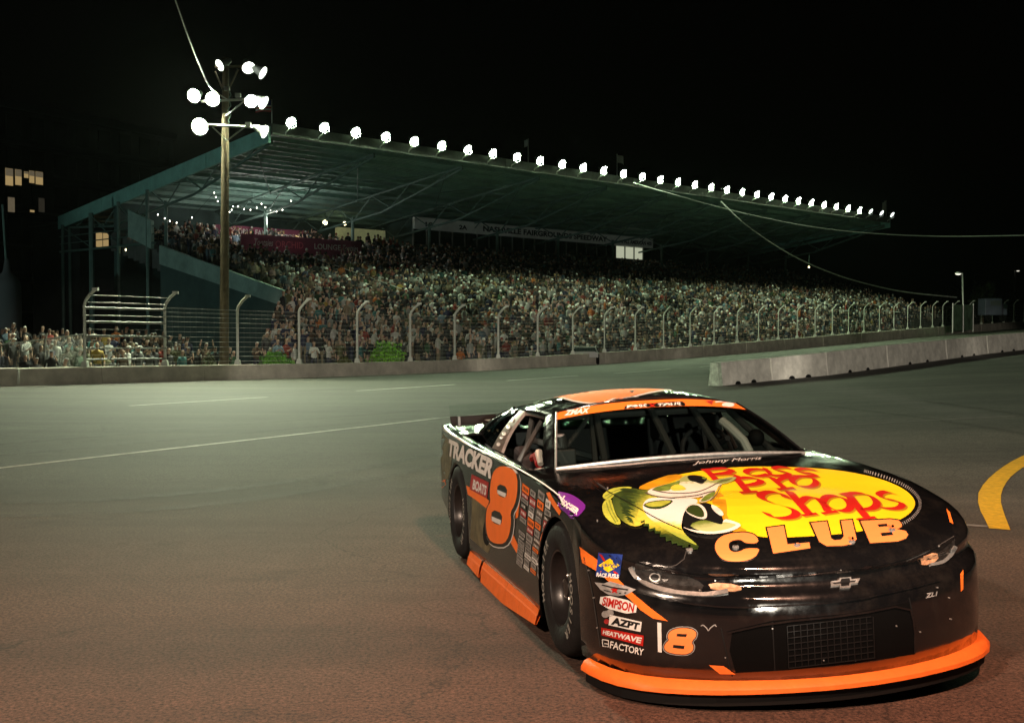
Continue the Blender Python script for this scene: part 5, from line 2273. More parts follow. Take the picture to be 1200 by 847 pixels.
def sub2d(polys, maxlen):
    """triangulate 2-D polygons and split long edges"""
    bm = bmesh.new()
    for poly in polys:
        if isinstance(poly, tuple):          # (verts, faces)
            vs = [bm.verts.new((x, y, 0)) for x, y in poly[0]]
            for f in poly[1]:
                try:
                    bm.faces.new([vs[i] for i in f])
                except Exception:
                    pass
        else:
            tri = tessellate_polygon([[Vector((x, y, 0)) for x, y in poly]])
            vs = [bm.verts.new((x, y, 0)) for x, y in poly]
            for f in tri:
                try:
                    bm.faces.new([vs[i] for i in f])
                except Exception:
                    pass
    bmesh.ops.triangulate(bm, faces=bm.faces)
    for _ in range(7):
        long = [e for e in bm.edges if e.calc_length() > maxlen]
        if not long:
            break
        bmesh.ops.subdivide_edges(bm, edges=long, cuts=1)
        bmesh.ops.triangulate(bm, faces=[f for f in bm.faces if len(f.verts) > 3])
    bm.verts.index_update()
    v = [(a.co.x, a.co.y) for a in bm.verts]
    f = [tuple(a.index for a in q.verts) for q in bm.faces]
    bm.free()
    return v, f


def decal(name, polys, m, lift=0.002, parent=None, bvh=None, maxlen=9.0):
    if 1 < len(polys) <= 8 and name not in ('sticker_print', 'emblem_fringe') and not any(isinstance(q, tuple) for q in polys):
        return [decal(name, [q], m, lift, parent, bvh, maxlen) for q in polys][0]
    v, f = sub2d(polys, maxlen)
    W = [cast(x, y, bvh or BODYBVH, lift) for x, y in v]
    mb = MB()
    mb.add(W, f)
    o = mb.build(name, M[m])
    # face the camera side
    me = o.data
    o0, _ = cam_ray(600, 500)
    if sum((p.normal.dot(o0 - p.center)) * p.area for p in me.polygons) < 0:
        me.flip_normals()
    return cp(o, parent)


def homog(quad):
    """unit square (0,0)(1,0)(1,1)(0,1) -> quad BL,BR,TR,TL"""
    src = [(0, 0), (1, 0), (1, 1), (0, 1)]
    A, b = [], []
    for (x, y), (u, v) in zip(src, quad):
        A.append([x, y, 1, 0, 0, 0, -u * x, -u * y])
        b.append(u)
        A.append([0, 0, 0, x, y, 1, -v * x, -v * y])
        b.append(v)
    h = np.linalg.solve(np.array(A, float), np.array(b, float))
    return lambda x, y: ((h[0] * x + h[1] * y + h[2]) / (h[6] * x + h[7] * y + 1), (h[3] * x + h[4] * y + h[5]) / (h[6] * x + h[7] * y + 1))


def text_decal(body_, quad, m, lift=0.003, bold=0.03, shear=0.0, parent=None, bvh=None, name='lettering', maxlen=7.0, spacing=1.0):
    v, f, w_, h_ = text_polys(body_, 1, bold, shear, spacing)
    H = homog(quad)
    return decal(name, [([H(x / w_, y / h_) for x, y in v], f)], m, lift, parent, bvh, maxlen)


def crop(x0, y0, s):
    return lambda pts: [(x0 + x / s, y0 + y / s) for x, y in pts]


def offset_poly(poly, d):
    n = len(poly)
    area = sum(poly[i][0] * poly[(i + 1) % n][1] - poly[(i + 1) % n][0] * poly[i][1] for i in range(n))
    s = 1 if area > 0 else -1
    out = []
    for i in range(n):
        p0, p1, p2 = Vector(poly[i - 1]), Vector(poly[i]), Vector(poly[(i + 1) % n])
        e0, e1 = (p1 - p0), (p2 - p1)
        if e0.length < 1e-6 or e1.length < 1e-6:
            out.append(tuple(p1))
            continue
        n0 = Vector((e0.y, -e0.x)).normalized() * s
        n1 = Vector((e1.y, -e1.x)).normalized() * s
        m_ = (n0 + n1)
        if m_.length < 0.3:
            out.append(tuple(p1 + n0 * d))
            continue
        m_.normalize()
        out.append(tuple(p1 + m_ * (d / max(0.5, m_.dot(n0)))))
    return out


def smooth_poly(pts, it=2, closed=True):
    for _ in range(it):
        out = []
        n = len(pts)
        for i in range(n if closed else n - 1):
            a, b = pts[i], pts[(i + 1) % n]
            out += [(0.75 * a[0] + 0.25 * b[0], 0.75 * a[1] + 0.25 * b[1]), (0.25 * a[0] + 0.75 * b[0], 0.25 * a[1] + 0.75 * b[1])]
        if not closed:
            out = [pts[0]] + out + [pts[-1]]
        pts = out
    return pts


def nib(path, nx, ny, it=2):
    """broad-nib stroke along a path: quads, as (verts, faces)"""
    nx, ny = nx * 1.28, ny + 2.9
    p = smooth_poly(path, 3, False)
    v, f = [], []
    for x, y in p:
        v += [(x - nx, y - ny), (x + nx, y + ny)]
    for i in range(len(p) - 1):
        f.append((2 * i, 2 * i + 1, 2 * i + 3, 2 * i + 2))
    return v, f


def pen(path, wd, it=1, closed=False):
    p = smooth_poly(path, it, closed) if it else list(path)
    if closed:
        p = p + [p[0]]
    v, f = [], []
    for i in range(len(p)):
        a, b = Vector(p[max(0, i - 1)]), Vector(p[min(len(p) - 1, i + 1)])
        t = (b - a)
        t = t.normalized() if t.length > 0 else Vector((1, 0))
        nn = Vector((-t.y, t.x)) * wd / 2
        q = Vector(p[i])
        v += [tuple(q - nn), tuple(q + nn)]
    for i in range(len(p) - 1):
        f.append((2 * i, 2 * i + 1, 2 * i + 3, 2 * i + 2))
    return v, f


def mapv(fn, item):
    return (fn(item[0]), item[1]) if isinstance(item, tuple) else fn(item)


# -- hood emblem: yellow oval
oval = smooth_poly([(752, 569), (775, 561), (800, 555), (838, 549), (885, 546.3), (940, 547.5), (985, 551), (1028, 559.5), (1057, 571), (1071, 583), (1073, 593), (1064, 604), (1046, 613), (1022, 620.5),
                    (985, 626), (940, 629), (902, 630.5), (880, 627), (868, 618), (850, 605), (815, 590), (780, 578)], 2)
emblem = decal('hood_emblem', [oval], 'yellow', 0.0015)
ticks = []
arc = [(1012, 553), (1040, 561), (1062, 571), (1075, 582), (1078, 593), (1070, 605), (1053, 615), (1030, 623)]
arc = smooth_poly(arc, 3, False)
for i in range(0, len(arc) - 1):
    a, b = Vector(arc[i]), Vector(arc[i + 1])
    t = (b - a)
    if t.length < 0.2:
        continue
    n_ = Vector((t.y, -t.x)).normalized() * -1
    n_ = n_ if n_.dot(a - Vector((960, 588))) > 0 else -n_
    m1, m2 = a + t * 0.2, a + t * 0.55
    ticks.append([tuple(m1 - n_ * 0.4), tuple(m2 - n_ * 0.4), tuple(m2 + n_ * 3.2), tuple(m1 + n_ * 3.2)])
decal('emblem_fringe', ticks, 'grey_vinyl', 0.002, emblem)
c7 = crop(820, 530, 4.444)
decal('emblem_shade', [crop(690, 530, 6.316)(smooth_poly(q, 1)) for q in ([(900, 360), (960, 290), (1010, 330), (1025, 420), (1020, 480), (1080, 530), (1190, 590), (1120, 640), (1000, 520), (960, 430)], [(345, 268), (480, 205), (620, 160), (720, 175), (560, 240), (440, 280)])], 'amber', 0.002, emblem)
# red calligraphic lettering
c9 = crop(690, 527, 3.0)
letters = [
    nib([(412, 71), (447, 106)], 11, 0), nib([(396, 72), (470, 67)], 4, 0), nib([(440, 68), (490, 65), (507, 73), (490, 82), (430, 88)], 9, 0.3), nib([(430, 88), (498, 84), (527, 92), (515, 102), (440, 108)], 9, 0.5),
    nib([(632, 73), (585, 67), (550, 75), (558, 89), (600, 95), (632, 87)], 9, 0.6), nib([(618, 65), (640, 90), (663, 95)], 8, 0),
    nib([(706, 65), (672, 60), (645, 66), (662, 75), (700, 79), (707, 87), (680, 93), (638, 90)], 8, 0.8), nib([(798, 73), (758, 66), (726, 72), (744, 82), (790, 84), (802, 91), (770, 96), (722, 92)], 8, 0.8),
    nib([(517, 100), (560, 150)], 12, 0), nib([(532, 152), (594, 148)], 4, 0.5), nib([(497, 104), (560, 97), (602, 103), (607, 115), (578, 124), (545, 126)], 10, 1),
    nib([(640, 97), (690, 137)], 11, 0), nib([(664, 140), (722, 135)], 4, 0.5), nib([(660, 113), (685, 98), (718, 96)], 6, 2),
    nib([(713, 108), (728, 95), (765, 92), (797, 105), (800, 121), (780, 133), (742, 130), (718, 119), (713, 108)], 9, 1),
    nib([(695, 170), (680, 154), (640, 147), (605, 155), (604, 172), (650, 189), (705, 203), (732, 219), (724, 236), (685, 243), (645, 239), (622, 222)], 12, 1.5),
    nib([(703, 147), (775, 228)], 13, 0), nib([(750, 232), (802, 225)], 4, 0.5), nib([(742, 187), (765, 166), (798, 167), (826, 190), (842, 220)], 12, 0.5), nib([(820, 225), (874, 217)], 4, 0.5),
    nib([(820, 188), (832, 165), (872, 160), (912, 180), (924, 205), (897, 219), (853, 209), (820, 188)], 11, 1.5),
    nib([(908, 155), (977, 240)], 13, 0), nib([(943, 247), (1008, 238)], 4, 0.6), nib([(890, 160), (950, 150), (997, 164), (1017, 190), (1000, 209), (952, 211)], 11, 1.5),
    nib([(1076, 156), (1042, 146), (1014, 158), (1038, 173), (1086, 180), (1105, 192), (1094, 206), (1058, 209), (1020, 202)], 10, 1.5)]
sh = [(([(x + 7, y + 4.5) for x, y in v]), f) for v, f in letters]
decal('lettering_shadow', [mapv(c9, q) for q in sh], 'shadow_gold', 0.0026, emblem, maxlen=6)
decal('lettering', [mapv(c9, q) for q in letters], 'red_vinyl', 0.0034, emblem, maxlen=6)
# CLUB in heavy outlined orange capitals
Cc = [(308, 478), (298, 440), (255, 421), (190, 421), (112, 437), (76, 480), (85, 530), (130, 569), (220, 571), (285, 552), (306, 522), (310, 503), (236, 503), (212, 520), (168, 524), (148, 500), (155, 466), (212, 455), (236, 478)]
Lc = [(350, 397), (437, 386), (456, 482), (570, 473), (575, 502), (382, 530)]
Uc = [(578, 371), (661, 363), (684, 452), (700, 461), (735, 458), (750, 440), (735, 360), (792, 355), (816, 455), (795, 480), (745, 490), (660, 492), (622, 470)]
Bc = [(836, 361), (990, 352), (1035, 358), (1052, 378), (1050, 392), (1025, 403), (1072, 413), (1084, 432), (1072, 452), (1030, 467), (886, 476)]
Bh1 = [(925, 380), (972, 376), (978, 389), (932, 393)]
Bh2 = [(940, 425), (1000, 418), (1006, 434), (948, 441)]
for nm, poly, holes in (('C', Cc, []), ('L', Lc, []), ('U', Uc, []), ('B', Bc, [Bh1, Bh2])):
    poly = smooth_poly(poly, 2) if nm == 'C' else poly
    o = decal('letter_outline', [c7(offset_poly(poly, 7))], 'black_vinyl', 0.0042)
    decal('letter', [c7(poly)], 'orange_pale', 0.0052, o)
    if holes:
        decal('letter_counter', [c7(h) for h in holes], 'black_vinyl', 0.0062, o)

def grad_mat(name, p0, p1, stops, streak=(0.16, 60)):
    '''printed colour blend between two points of the panel, broken up by a fine mottle'''
    m = mat(name, (0.5, 0.5, 0.5), 0.4, spec=0.25)
    t = m.node_tree
    tc = t.nodes.new('ShaderNodeTexCoord')
    g = (p1 - p0)
    L2 = g.length_squared
    dp = t.nodes.new('ShaderNodeVectorMath')
    dp.operation = 'DOT_PRODUCT'
    dp.inputs[1].default_value = g / L2
    t.links.new(tc.outputs['Object'], dp.inputs[0])
    sb = t.nodes.new('ShaderNodeMath')
    sb.operation = 'SUBTRACT'
    sb.inputs[1].default_value = p0.dot(g) / L2
    t.links.new(dp.outputs['Value'], sb.inputs[0])
    n = t.nodes.new('ShaderNodeTexNoise')
    n.inputs['Scale'].default_value = streak[1]
    n.inputs['Detail'].default_value = 5
    t.links.new(tc.outputs['Object'], n.inputs['Vector'])
    ma = t.nodes.new('ShaderNodeMath')
    ma.operation = 'MULTIPLY_ADD'
    ma.inputs[1].default_value = streak[0] * 2
    t.links.new(n.outputs['Fac'], ma.inputs[0])
    t.links.new(sb.outputs[0], ma.inputs[2])
    r = t.nodes.new('ShaderNodeValToRGB')
    while len(r.color_ramp.elements) < len(stops):
        r.color_ramp.elements.new(0.5)
    for e, (p, c) in zip(r.color_ramp.elements, stops):
        e.position = p
        e.color = (*c, 1)
    t.links.new(ma.outputs[0], r.inputs['Fac'])
    t.links.new(r.outputs['Color'], t.nodes['Principled BSDF'].inputs['Base Color'])
    return m


# -- leaping fish
c6 = crop(690, 530, 6.316)
_q = lambda x, y: cast(*c6([(x, y)])[0], BODYBVH, 0)
GREEN, LIME, YEL, WHT = (0.035, 0.06, 0.012), (0.30, 0.38, 0.05), (0.72, 0.62, 0.07), (0.76, 0.74, 0.66)
M['fish_flank'] = grad_mat('fish_flank_print', _q(190, 400), _q(500, 420), [(0.05, (0.035, 0.065, 0.012)), (0.60, (0.085, 0.13, 0.02)), (0.88, (0.42, 0.45, 0.05)), (1.0, YEL)], (0.22, 45))
M['fish_belly'] = grad_mat('fish_belly_print', _q(430, 560), _q(620, 440), [(0.10, LIME), (0.35, YEL), (0.62, WHT), (1.0, (0.80, 0.78, 0.74))], (0.14, 50))
M['fish_fringe'] = grad_mat('fish_fringe_print', _q(430, 600), _q(470, 500), [(0.1, (0.03, 0.05, 0.01)), (0.5, (0.34, 0.36, 0.03)), (0.9, YEL)], (0.25, 60))
M['fish_jaw'] = grad_mat('fish_jaw_print', _q(640, 360), _q(720, 190), [(0.1, (0.55, 0.55, 0.40)), (0.45, WHT), (0.9, (0.66, 0.68, 0.48)), (1.0, (0.3, 0.36, 0.12))], (0.2, 40))
M['fish_gum'] = grad_mat('fish_gum_print', _q(780, 520), _q(860, 600), [(0.1, (0.03, 0.05, 0.01)), (0.5, (0.14, 0.2, 0.03)), (1.0, (0.45, 0.5, 0.2))], (0.25, 40))
fish = decal('fish_emblem', [c6(smooth_poly([(180, 310), (250, 272), (330, 272), (400, 290), (480, 275), (560, 250), (640, 300), (560, 345), (480, 420), (440, 480), (400, 545), (330, 560), (250, 520), (200, 460), (172, 385)], 2))], 'fish_flank', 0.0068)
decal('tail_fin', [c6(smooth_poly([(100, 325), (140, 288), (200, 268), (290, 262), (330, 272), (250, 288), (195, 310), (180, 340), (150, 360), (108, 352)], 1)),
                   c6(smooth_poly([(162, 345), (178, 400), (200, 470), (243, 525), (225, 547), (178, 535), (128, 497), (103, 450), (98, 400), (120, 362)], 1))], 'fish_lime', 0.0076, fish)
decal('tail_ray', [mapv(c6, pen(q, 6)) for q in ([(120, 335), (180, 300), (260, 275)], [(135, 350), (185, 318), (250, 290)], [(130, 380), (150, 450), (200, 530)], [(150, 365), (170, 440), (215, 520)])], 'fish_green', 0.0084, fish)
rngf = np.random.default_rng(21)
stripes = []
for i in range(15):
    y = 285 + i * 17
    x0 = 190 + abs(i - 7) * 3 + i * 5 + rngf.uniform(-8, 14)
    L = 150 - i * 5 + rngf.uniform(-30, 40)
    tk = rngf.uniform(5, 12)
    stripes.append(c6(smooth_poly([(x0, y), (x0 + L * 0.4, y - tk + rngf.uniform(-4, 4)), (x0 + L, y + 14 + i), (x0 + L * 0.5, y + tk), (x0 + L * 0.2, y + tk * 0.8)], 1)))
decal('body_stripe', stripes, 'fish_dark', 0.0092, fish)
decal('flank', [c6(smooth_poly([(330, 300), (420, 300), (470, 330), (470, 400), (420, 470), (380, 530), (340, 505), (370, 440), (360, 370), (320, 330)], 2))], 'fish_flank', 0.0084, fish)
zig = []
base_ = [(370, 430), (400, 500), (470, 560), (560, 610), (640, 660), (720, 690), (812, 706)]
lower = []
b2 = smooth_poly(base_, 2, False)
for i, (x, y) in enumerate(b2):
    lower.append((x - (10 if i % 2 else -4) + rngf.uniform(-6, 6), y + (rngf.uniform(16, 38) if i % 2 else 2) * (1 - i / len(b2) * 0.6)))
decal('belly_fringe', [c6(lower + [(800, 690), (740, 650), (600, 560), (480, 470), (430, 400), (395, 395)])], 'fish_fringe', 0.0084, fish)
drk = [(x - 6, y + 16) for x, y in lower]
decal('belly_shadow', [c6(drk + [(x, y) for x, y in reversed(lower)])], 'fish_dark', 0.0074, fish)
decal('belly', [c6(smooth_poly([(395, 405), (430, 352), (520, 345), (640, 352), (800, 350), (810, 385), (740, 418), (705, 455), (690, 520), (682, 570), (720, 625), (765, 662), (812, 704), (740, 676), (640, 628), (540, 570), (460, 512), (415, 460)], 2))], 'fish_belly', 0.0092, fish)
decal('head', [c6(smooth_poly([(425, 305), (470, 276), (560, 250), (660, 225), (700, 185), (765, 178), (850, 200), (885, 215), (905, 224), (980, 205), (1062, 190), (1100, 198), (1052, 232), (965, 250), (942, 300), (915, 355), (850, 385), (805, 378), (860, 330), (800, 350), (640, 358), (540, 350), (470, 330)], 1))], 'fish_jaw', 0.0098, fish)
decal('head_green', [c6(smooth_poly([(470, 278), (560, 252), (650, 228), (680, 222), (665, 260), (610, 275), (600, 296), (540, 300), (490, 298)], 1)), c6(smooth_poly([(940, 228), (1010, 208), (1060, 205), (1030, 228), (960, 244)], 1)),
                     c6(smooth_poly([(870, 325), (940, 298), (935, 330), (880, 370), (820, 380)], 1))], 'fish_green', 0.0106, fish)
decal('jaw_line', [mapv(c6, pen(q, 7, 2)) for q in ([(415, 312), (480, 335), (560, 348), (640, 352)], [(470, 290), (560, 312), (680, 318), (800, 310), (880, 280), (960, 235), (1060, 205)], [(600, 352), (800, 335), (870, 312), (935, 300)], [(980, 255), (945, 330), (900, 372)])], 'brown_vinyl', 0.0112, fish)
decal('cheek', [c6(smooth_poly([(605, 270), (650, 245), (700, 262), (730, 290), (640, 298), (610, 292)], 1))], 'fish_yellow', 0.0108, fish)
decal('eye', [c6(smooth_poly([(722, 190), (770, 178), (845, 190), (882, 208), (862, 226), (838, 252), (790, 232), (750, 225)], 2))], 'black_vinyl', 0.0112, fish)
decal('eye_rim', [c6(smooth_poly([(840, 196), (872, 205), (862, 216), (838, 208)], 1))], 'fish_green', 0.0118, fish)
decal('mouth', [c6(smooth_poly([(700, 470), (735, 425), (830, 388), (895, 388), (960, 440), (1000, 515), (985, 560), (880, 590), (760, 588), (692, 560)], 2))], 'black_vinyl', 0.0112, fish)
decal('tongue', [c6(smooth_poly([(712, 445), (740, 405), (800, 388), (855, 415), (880, 470), (868, 512), (810, 506), (745, 478)], 2))], 'fish_white', 0.0118, fish)
decal('tongue_green', [c6(smooth_poly([(716, 446), (745, 410), (795, 402), (835, 425), (858, 470), (850, 498), (805, 494), (748, 470)], 2))], 'fish_gum', 0.0124, fish)
decal('lower_lip', [c6(smooth_poly([(680, 560), (760, 590), (880, 596), (985, 560), (1000, 505), (1060, 520), (1135, 550), (1090, 585), (1010, 610), (900, 622), (780, 608)], 1))], 'fish_white', 0.0118, fish)
decal('inner_lip', [c6(smooth_poly([(740, 550), (850, 512), (920, 535), (985, 552), (995, 530), (1060, 540), (1100, 553), (1010, 590), (890, 604), (790, 588)], 1))], 'fish_gum', 0.0124, fish)
decal('gill_flap', [c6(smooth_poly([(905, 398), (962, 425), (1002, 470), (985, 492), (935, 460), (908, 425)], 1))], 'fish_white', 0.0124, fish)
decal('side_fin', [c6(smooth_poly([(398, 400), (460, 374), (560, 364), (632, 368), (598, 402), (540, 430), (480, 434), (425, 422)], 1))], 'fish_dark', 0.0104, fish)
decal('side_fin_green', [c6(smooth_poly([(408, 400), (470, 380), (560, 372), (615, 374), (580, 398), (520, 418), (450, 418)], 1))], 'fish_lime', 0.0112, fish)
decal('hood_seam', [mapv(c6, pen([(30, 215), (75, 265), (170, 320), (330, 405), (520, 515), (690, 590)], 5, 1))], 'black_vinyl', 0.013)
decal('cowl_seam', [pen([(652, 553), (700, 549.5), (800, 541), (880, 535), (940, 531)], 1.6, 1)], 'black_vinyl', 0.004)
text_decal('Johnny Morris', [(812, 545.5), (893, 539.5), (892, 535), (812, 540.5)], 'white_vinyl', 0.003, 0.0, 0.35)

# -- side graphics
c1 = crop(500, 450, 7.5)
c8 = crop(500, 500, 3.26)
c5 = crop(570, 550, 5.65)
decal('side_camouflage', [[(516.5, 504), (523, 512), (531, 520), (529, 545), (525, 562), (518, 562), (516, 530)], [(553, 580), (568, 588), (575, 610), (579, 634), (572, 648), (551, 630), (553, 600)]], 'camo', 0.0015)
decal('side_stripe', [c8([(45, 215), (97, 186), (97, 206), (50, 234)]), c8([(152, 224), (200, 248), (240, 282), (230, 312), (190, 280), (158, 258)]), c8([(340, 285), (362, 240), (350, 345), (341, 350)]),
                      c8([(325, 395), (350, 452), (345, 482), (312, 425)]), c8([(458, 252), (470, 250), (515, 322), (508, 338), (470, 284)]), c8([(446, 430), (462, 365), (456, 465), (447, 470)])], 'orange', 0.0018)
decal('painted_belt_glint', [pen([(516, 500), (535, 513), (560, 526.5), (590, 540), (620, 556), (645, 572), (662, 587)], 1.5, 1)], 'white_vinyl', 0.003)  # lamp reflection along the belt line, painted on as a white strip
text_decal('TRACKER', [c1([p])[0] for p in ((188, 625), (570, 838), (606, 668), (200, 478))], 'white_vinyl', 0.003, 0.05, 0.05)
c4 = crop(500, 550, 6.52)
o = decal('sponsor_panel', [c4([(330, 150), (346, 35), (478, 98), (464, 222)])], 'deep_red', 0.0028)
text_decal('BOATS', [c4([p])[0] for p in ((352, 150), (455, 200), (464, 125), (362, 72))], 'white_vinyl', 0.0036, 0.04, 0, o)
eight = [(262, 163), (288, 148), (328, 158), (350, 188), (349, 258), (338, 300), (322, 326), (326, 360), (318, 415), (299, 446), (264, 446), (240, 430), (230, 395), (228, 342), (234, 305), (247, 286), (243, 255), (249, 196)]
o = decal('number_border', [c8(offset_poly(smooth_poly([(p[0] + 4, p[1] + 8) for p in eight], 1), 9))], 'white_vinyl', 0.0030)
decal('number_outline', [c8(offset_poly(smooth_poly([(p[0] + 3, p[1] + 5) for p in eight], 1), 8))], 'black_vinyl', 0.0037, o)
decal('number_eight', [c8(smooth_poly(eight, 1))], 'orange', 0.0045, o)
for q in ([(274, 216), (312, 230), (307, 274), (271, 259)], [(252, 314), (293, 330), (288, 378), (249, 362)]):
    decal('counter', [c8(smooth_poly(q, 1))], 'black_vinyl', 0.0053, o)
    q2 = [(q[3][0] * 0.55 + q[0][0] * 0.45 + 1, q[3][1] * 0.55 + q[0][1] * 0.45), (q[2][0] * 0.55 + q[1][0] * 0.45 - 2, q[2][1] * 0.55 + q[1][1] * 0.45), (q[2][0] - 3, q[2][1] - 4), (q[3][0] + 3, q[3][1] - 4)]
    decal('counter_white', [c8(q2)], 'white_vinyl', 0.006, o)
decal('exhaust_outlet', [smooth_poly([(569, 608), (573, 606), (575, 615), (575, 632), (572, 640), (567.5, 636), (566, 622)], 1)], 'black', 0.0035)
# block of small contingency stickers between number and wheel
rng = np.random.default_rng(11)
HQ = homog([(605, 661), (636, 690), (649, 585), (613, 557)])
cw = [0, 0.27, 0.52, 0.77, 1.0]
for ci in range(4):
    y = 0.02 + 0.03 * ci
    while y < 0.93:
        hgt = rng.uniform(0.045, 0.10)
        if rng.random() < 0.93:
            x0, x1 = cw[ci] + 0.015, cw[ci + 1] - 0.015 - rng.uniform(0, 0.05)
            m_ = ['grey_vinyl', 'grey_vinyl', 'brown_vinyl', 'white_vinyl', 'deep_red', 'grey_vinyl', 'orange', 'black_vinyl'][int(rng.integers(8))]
            st = decal('sticker', [[HQ(x0, y), HQ(x1, y), HQ(x1, y + hgt * 0.86), HQ(x0, y + hgt * 0.86)]], m_, 0.0024)
            ink = 'black_vinyl' if m_ in ('white_vinyl', 'grey_vinyl', 'orange') else 'white_vinyl'
            bars = []
            u = x0 + 0.03
            while u < x1 - 0.04:
                wd = rng.uniform(0.015, 0.04)
                bars.append([HQ(u, y + hgt * 0.25), HQ(min(x1 - 0.02, u + wd), y + hgt * 0.25), HQ(min(x1 - 0.02, u + wd), y + hgt * rng.uniform(0.5, 0.66)), HQ(u, y + hgt * 0.62)])
                u += wd + 0.018
            decal('sticker_print', bars, ink, 0.003, st)
        y += hgt
o = decal('purple_sticker', [c5(smooth_poly([(473, 150), (485, 148), (560, 165), (625, 205), (664, 248), (620, 305), (568, 332), (535, 290), (478, 248)], 1))], 'purple_vinyl', 0.003)
text_decal('HOOSIER', [c5([p])[0] for p in ((495, 228), (600, 308), (622, 268), (508, 196))], 'white_vinyl', 0.0038, 0.05, 0, o)
decal('sticker_mark', [mapv(c5, pen([(480, 165), (512, 235)], 9, 0)), mapv(c5, pen([(520, 178), (476, 240)], 9, 0))], 'white_vinyl', 0.0038, o)

# -- nose graphics
c66 = crop(640, 620, 4.235)
decal('nose_stripe', [c66([(166, 85), (255, 150), (330, 215), (400, 290), (460, 340), (520, 390), (606, 455), (530, 441), (470, 400), (415, 345), (350, 290), (252, 207), (180, 165)])], 'orange', 0.002)
decal('nose_stripe', [[(1109, 596), (1113, 600), (1117, 614), (1113, 612)], [(1125, 672), (1128.5, 667), (1128.5, 690), (1125.5, 693)]], 'orange', 0.002)
o = decal('blue_sticker', [c66([(262, 114), (382, 126), (366, 238), (248, 230)])], 'blue_vinyl', 0.003)
decal('diamond', [c66([(262, 180), (318, 142), (368, 178), (310, 215)])], 'yellow', 0.0038, o)
text_decal('SUNOCO', [c66([p])[0] for p in ((272, 193), (358, 197), (360, 172), (276, 168))], 'blue_vinyl', 0.0046, 0.03, 0, o)
text_decal('RACE FUELS', [c66([p])[0] for p in ((252, 234), (362, 246), (364, 226), (256, 214))], 'white_vinyl', 0.0046, 0.05, 0, o)
decal('arrow', [c66([(265, 120), (285, 128), (300, 160), (288, 158)]), c66([(335, 205), (350, 210), (362, 225), (340, 222)])], 'red_vinyl', 0.0045, o)
o = decal('wing_sticker', [c66([(243, 262), (290, 268), (320, 258), (395, 280), (448, 298), (405, 322), (360, 330), (310, 322), (272, 298)])], 'grey_vinyl', 0.0034)
decal('star', [c66([(342, 282), (348, 294), (362, 294), (352, 303), (357, 317), (343, 309), (329, 316), (333, 303), (322, 294), (337, 293)])], 'red_vinyl', 0.0042, o)
decal('sticker_print', [mapv(c66, pen([(280, 275), (330, 288), (410, 300)], 7, 0)), mapv(c66, pen([(290, 300), (325, 310)], 5, 0)), mapv(c66, pen([(365, 316), (400, 314)], 5, 0))], 'black_vinyl', 0.0044, o)
o = decal('white_sticker', [c66(smooth_poly([(274, 318), (455, 362), (446, 428), (266, 382)], 1))], 'white_vinyl', 0.0034)
text_decal('SIMPSON', [c66([p])[0] for p in ((280, 376), (437, 413), (443, 368), (287, 332))], 'red_vinyl', 0.0042, 0.035, 0.05, o)
o = decal('black_sticker', [c66([(318, 422), (476, 458), (470, 508), (312, 474)])], 'white_vinyl', 0.003)
text_decal('AZPT', [c66([p])[0] for p in ((324, 470), (464, 499), (469, 464), (330, 432))], 'black_vinyl', 0.004, 0.055, 0.08, o)
decal('sticker_dot', [c66([(297 + 20 * math.cos(a) + dx, 420 + 18 * math.sin(a) + dy) for a in np.arange(0, 6.2, 0.7)]) for dx, dy in ((0, 0), (22, -6))], 'grey_vinyl', 0.003, o)
decal('sticker_dot', [c66([(302 + 13 * math.cos(a), 456 + 13 * math.sin(a)) for a in np.arange(0, 6.2, 0.7)])], 'deep_red', 0.003, o)
o = decal('red_sticker', [c66([(276, 486), (486, 526), (482, 578), (278, 524)])], 'red_vinyl', 0.0034)
text_decal('HEATWAVE', [c66([p])[0] for p in ((284, 518), (474, 566), (478, 536), (286, 497))], 'white_vinyl', 0.0042, 0.04, 0.1, o)
text_decal('FACTORY', [c66([p])[0] for p in ((318, 588), (484, 626), (488, 592), (322, 552))], 'white_vinyl', 0.0034, 0.02, 0, None)
decal('sticker_mark', [mapv(c66, pen([(282, 545), (312, 550), (312, 582), (284, 578)], 5, 0, True)), mapv(c66, pen([(292, 565), (310, 568)], 4, 0))], 'white_vinyl', 0.0034)
decal('white_bar', [c66([(553, 460), (573, 463), (575, 610), (556, 606)])], 'white_vinyl', 0.0034)
e2 = [(622, 500), (660, 487), (720, 490), (746, 508), (744, 532), (726, 550), (722, 562), (734, 580), (724, 606), (690, 620), (625, 614), (592, 600), (586, 580), (596, 560), (612, 548), (604, 535), (608, 515)]
o = decal('small_number_border', [c66(offset_poly(smooth_poly(e2, 1), 8))], 'grey_vinyl', 0.003)
decal('small_number_outline', [c66(offset_poly(smooth_poly(e2, 1), 4))], 'black_vinyl', 0.0036, o)
decal('small_number_eight', [c66(smooth_poly(e2, 1))], 'orange_pale', 0.0043, o)
decal('counter', [c66([(650, 516), (700, 518), (696, 532), (648, 529)]), c66([(632, 570), (688, 576), (684, 592), (630, 585)])], 'black_vinyl', 0.005, o)
decal('corner_flash', [c66([(808, 672), (880, 676), (940, 718), (862, 716)])], 'orange_scuffed', 0.003)
decal('small_mark', [mapv(c66, pen([(768, 478), (780, 472), (800, 492), (805, 505), (812, 490), (838, 470), (845, 482)], 5, 1))], 'grey_vinyl', 0.003)
text_decal('ZL1', [(1084, 700.5), (1098, 697.5), (1098, 692.5), (1084, 695)], 'grey_vinyl', 0.003, 0.03, 0.2)


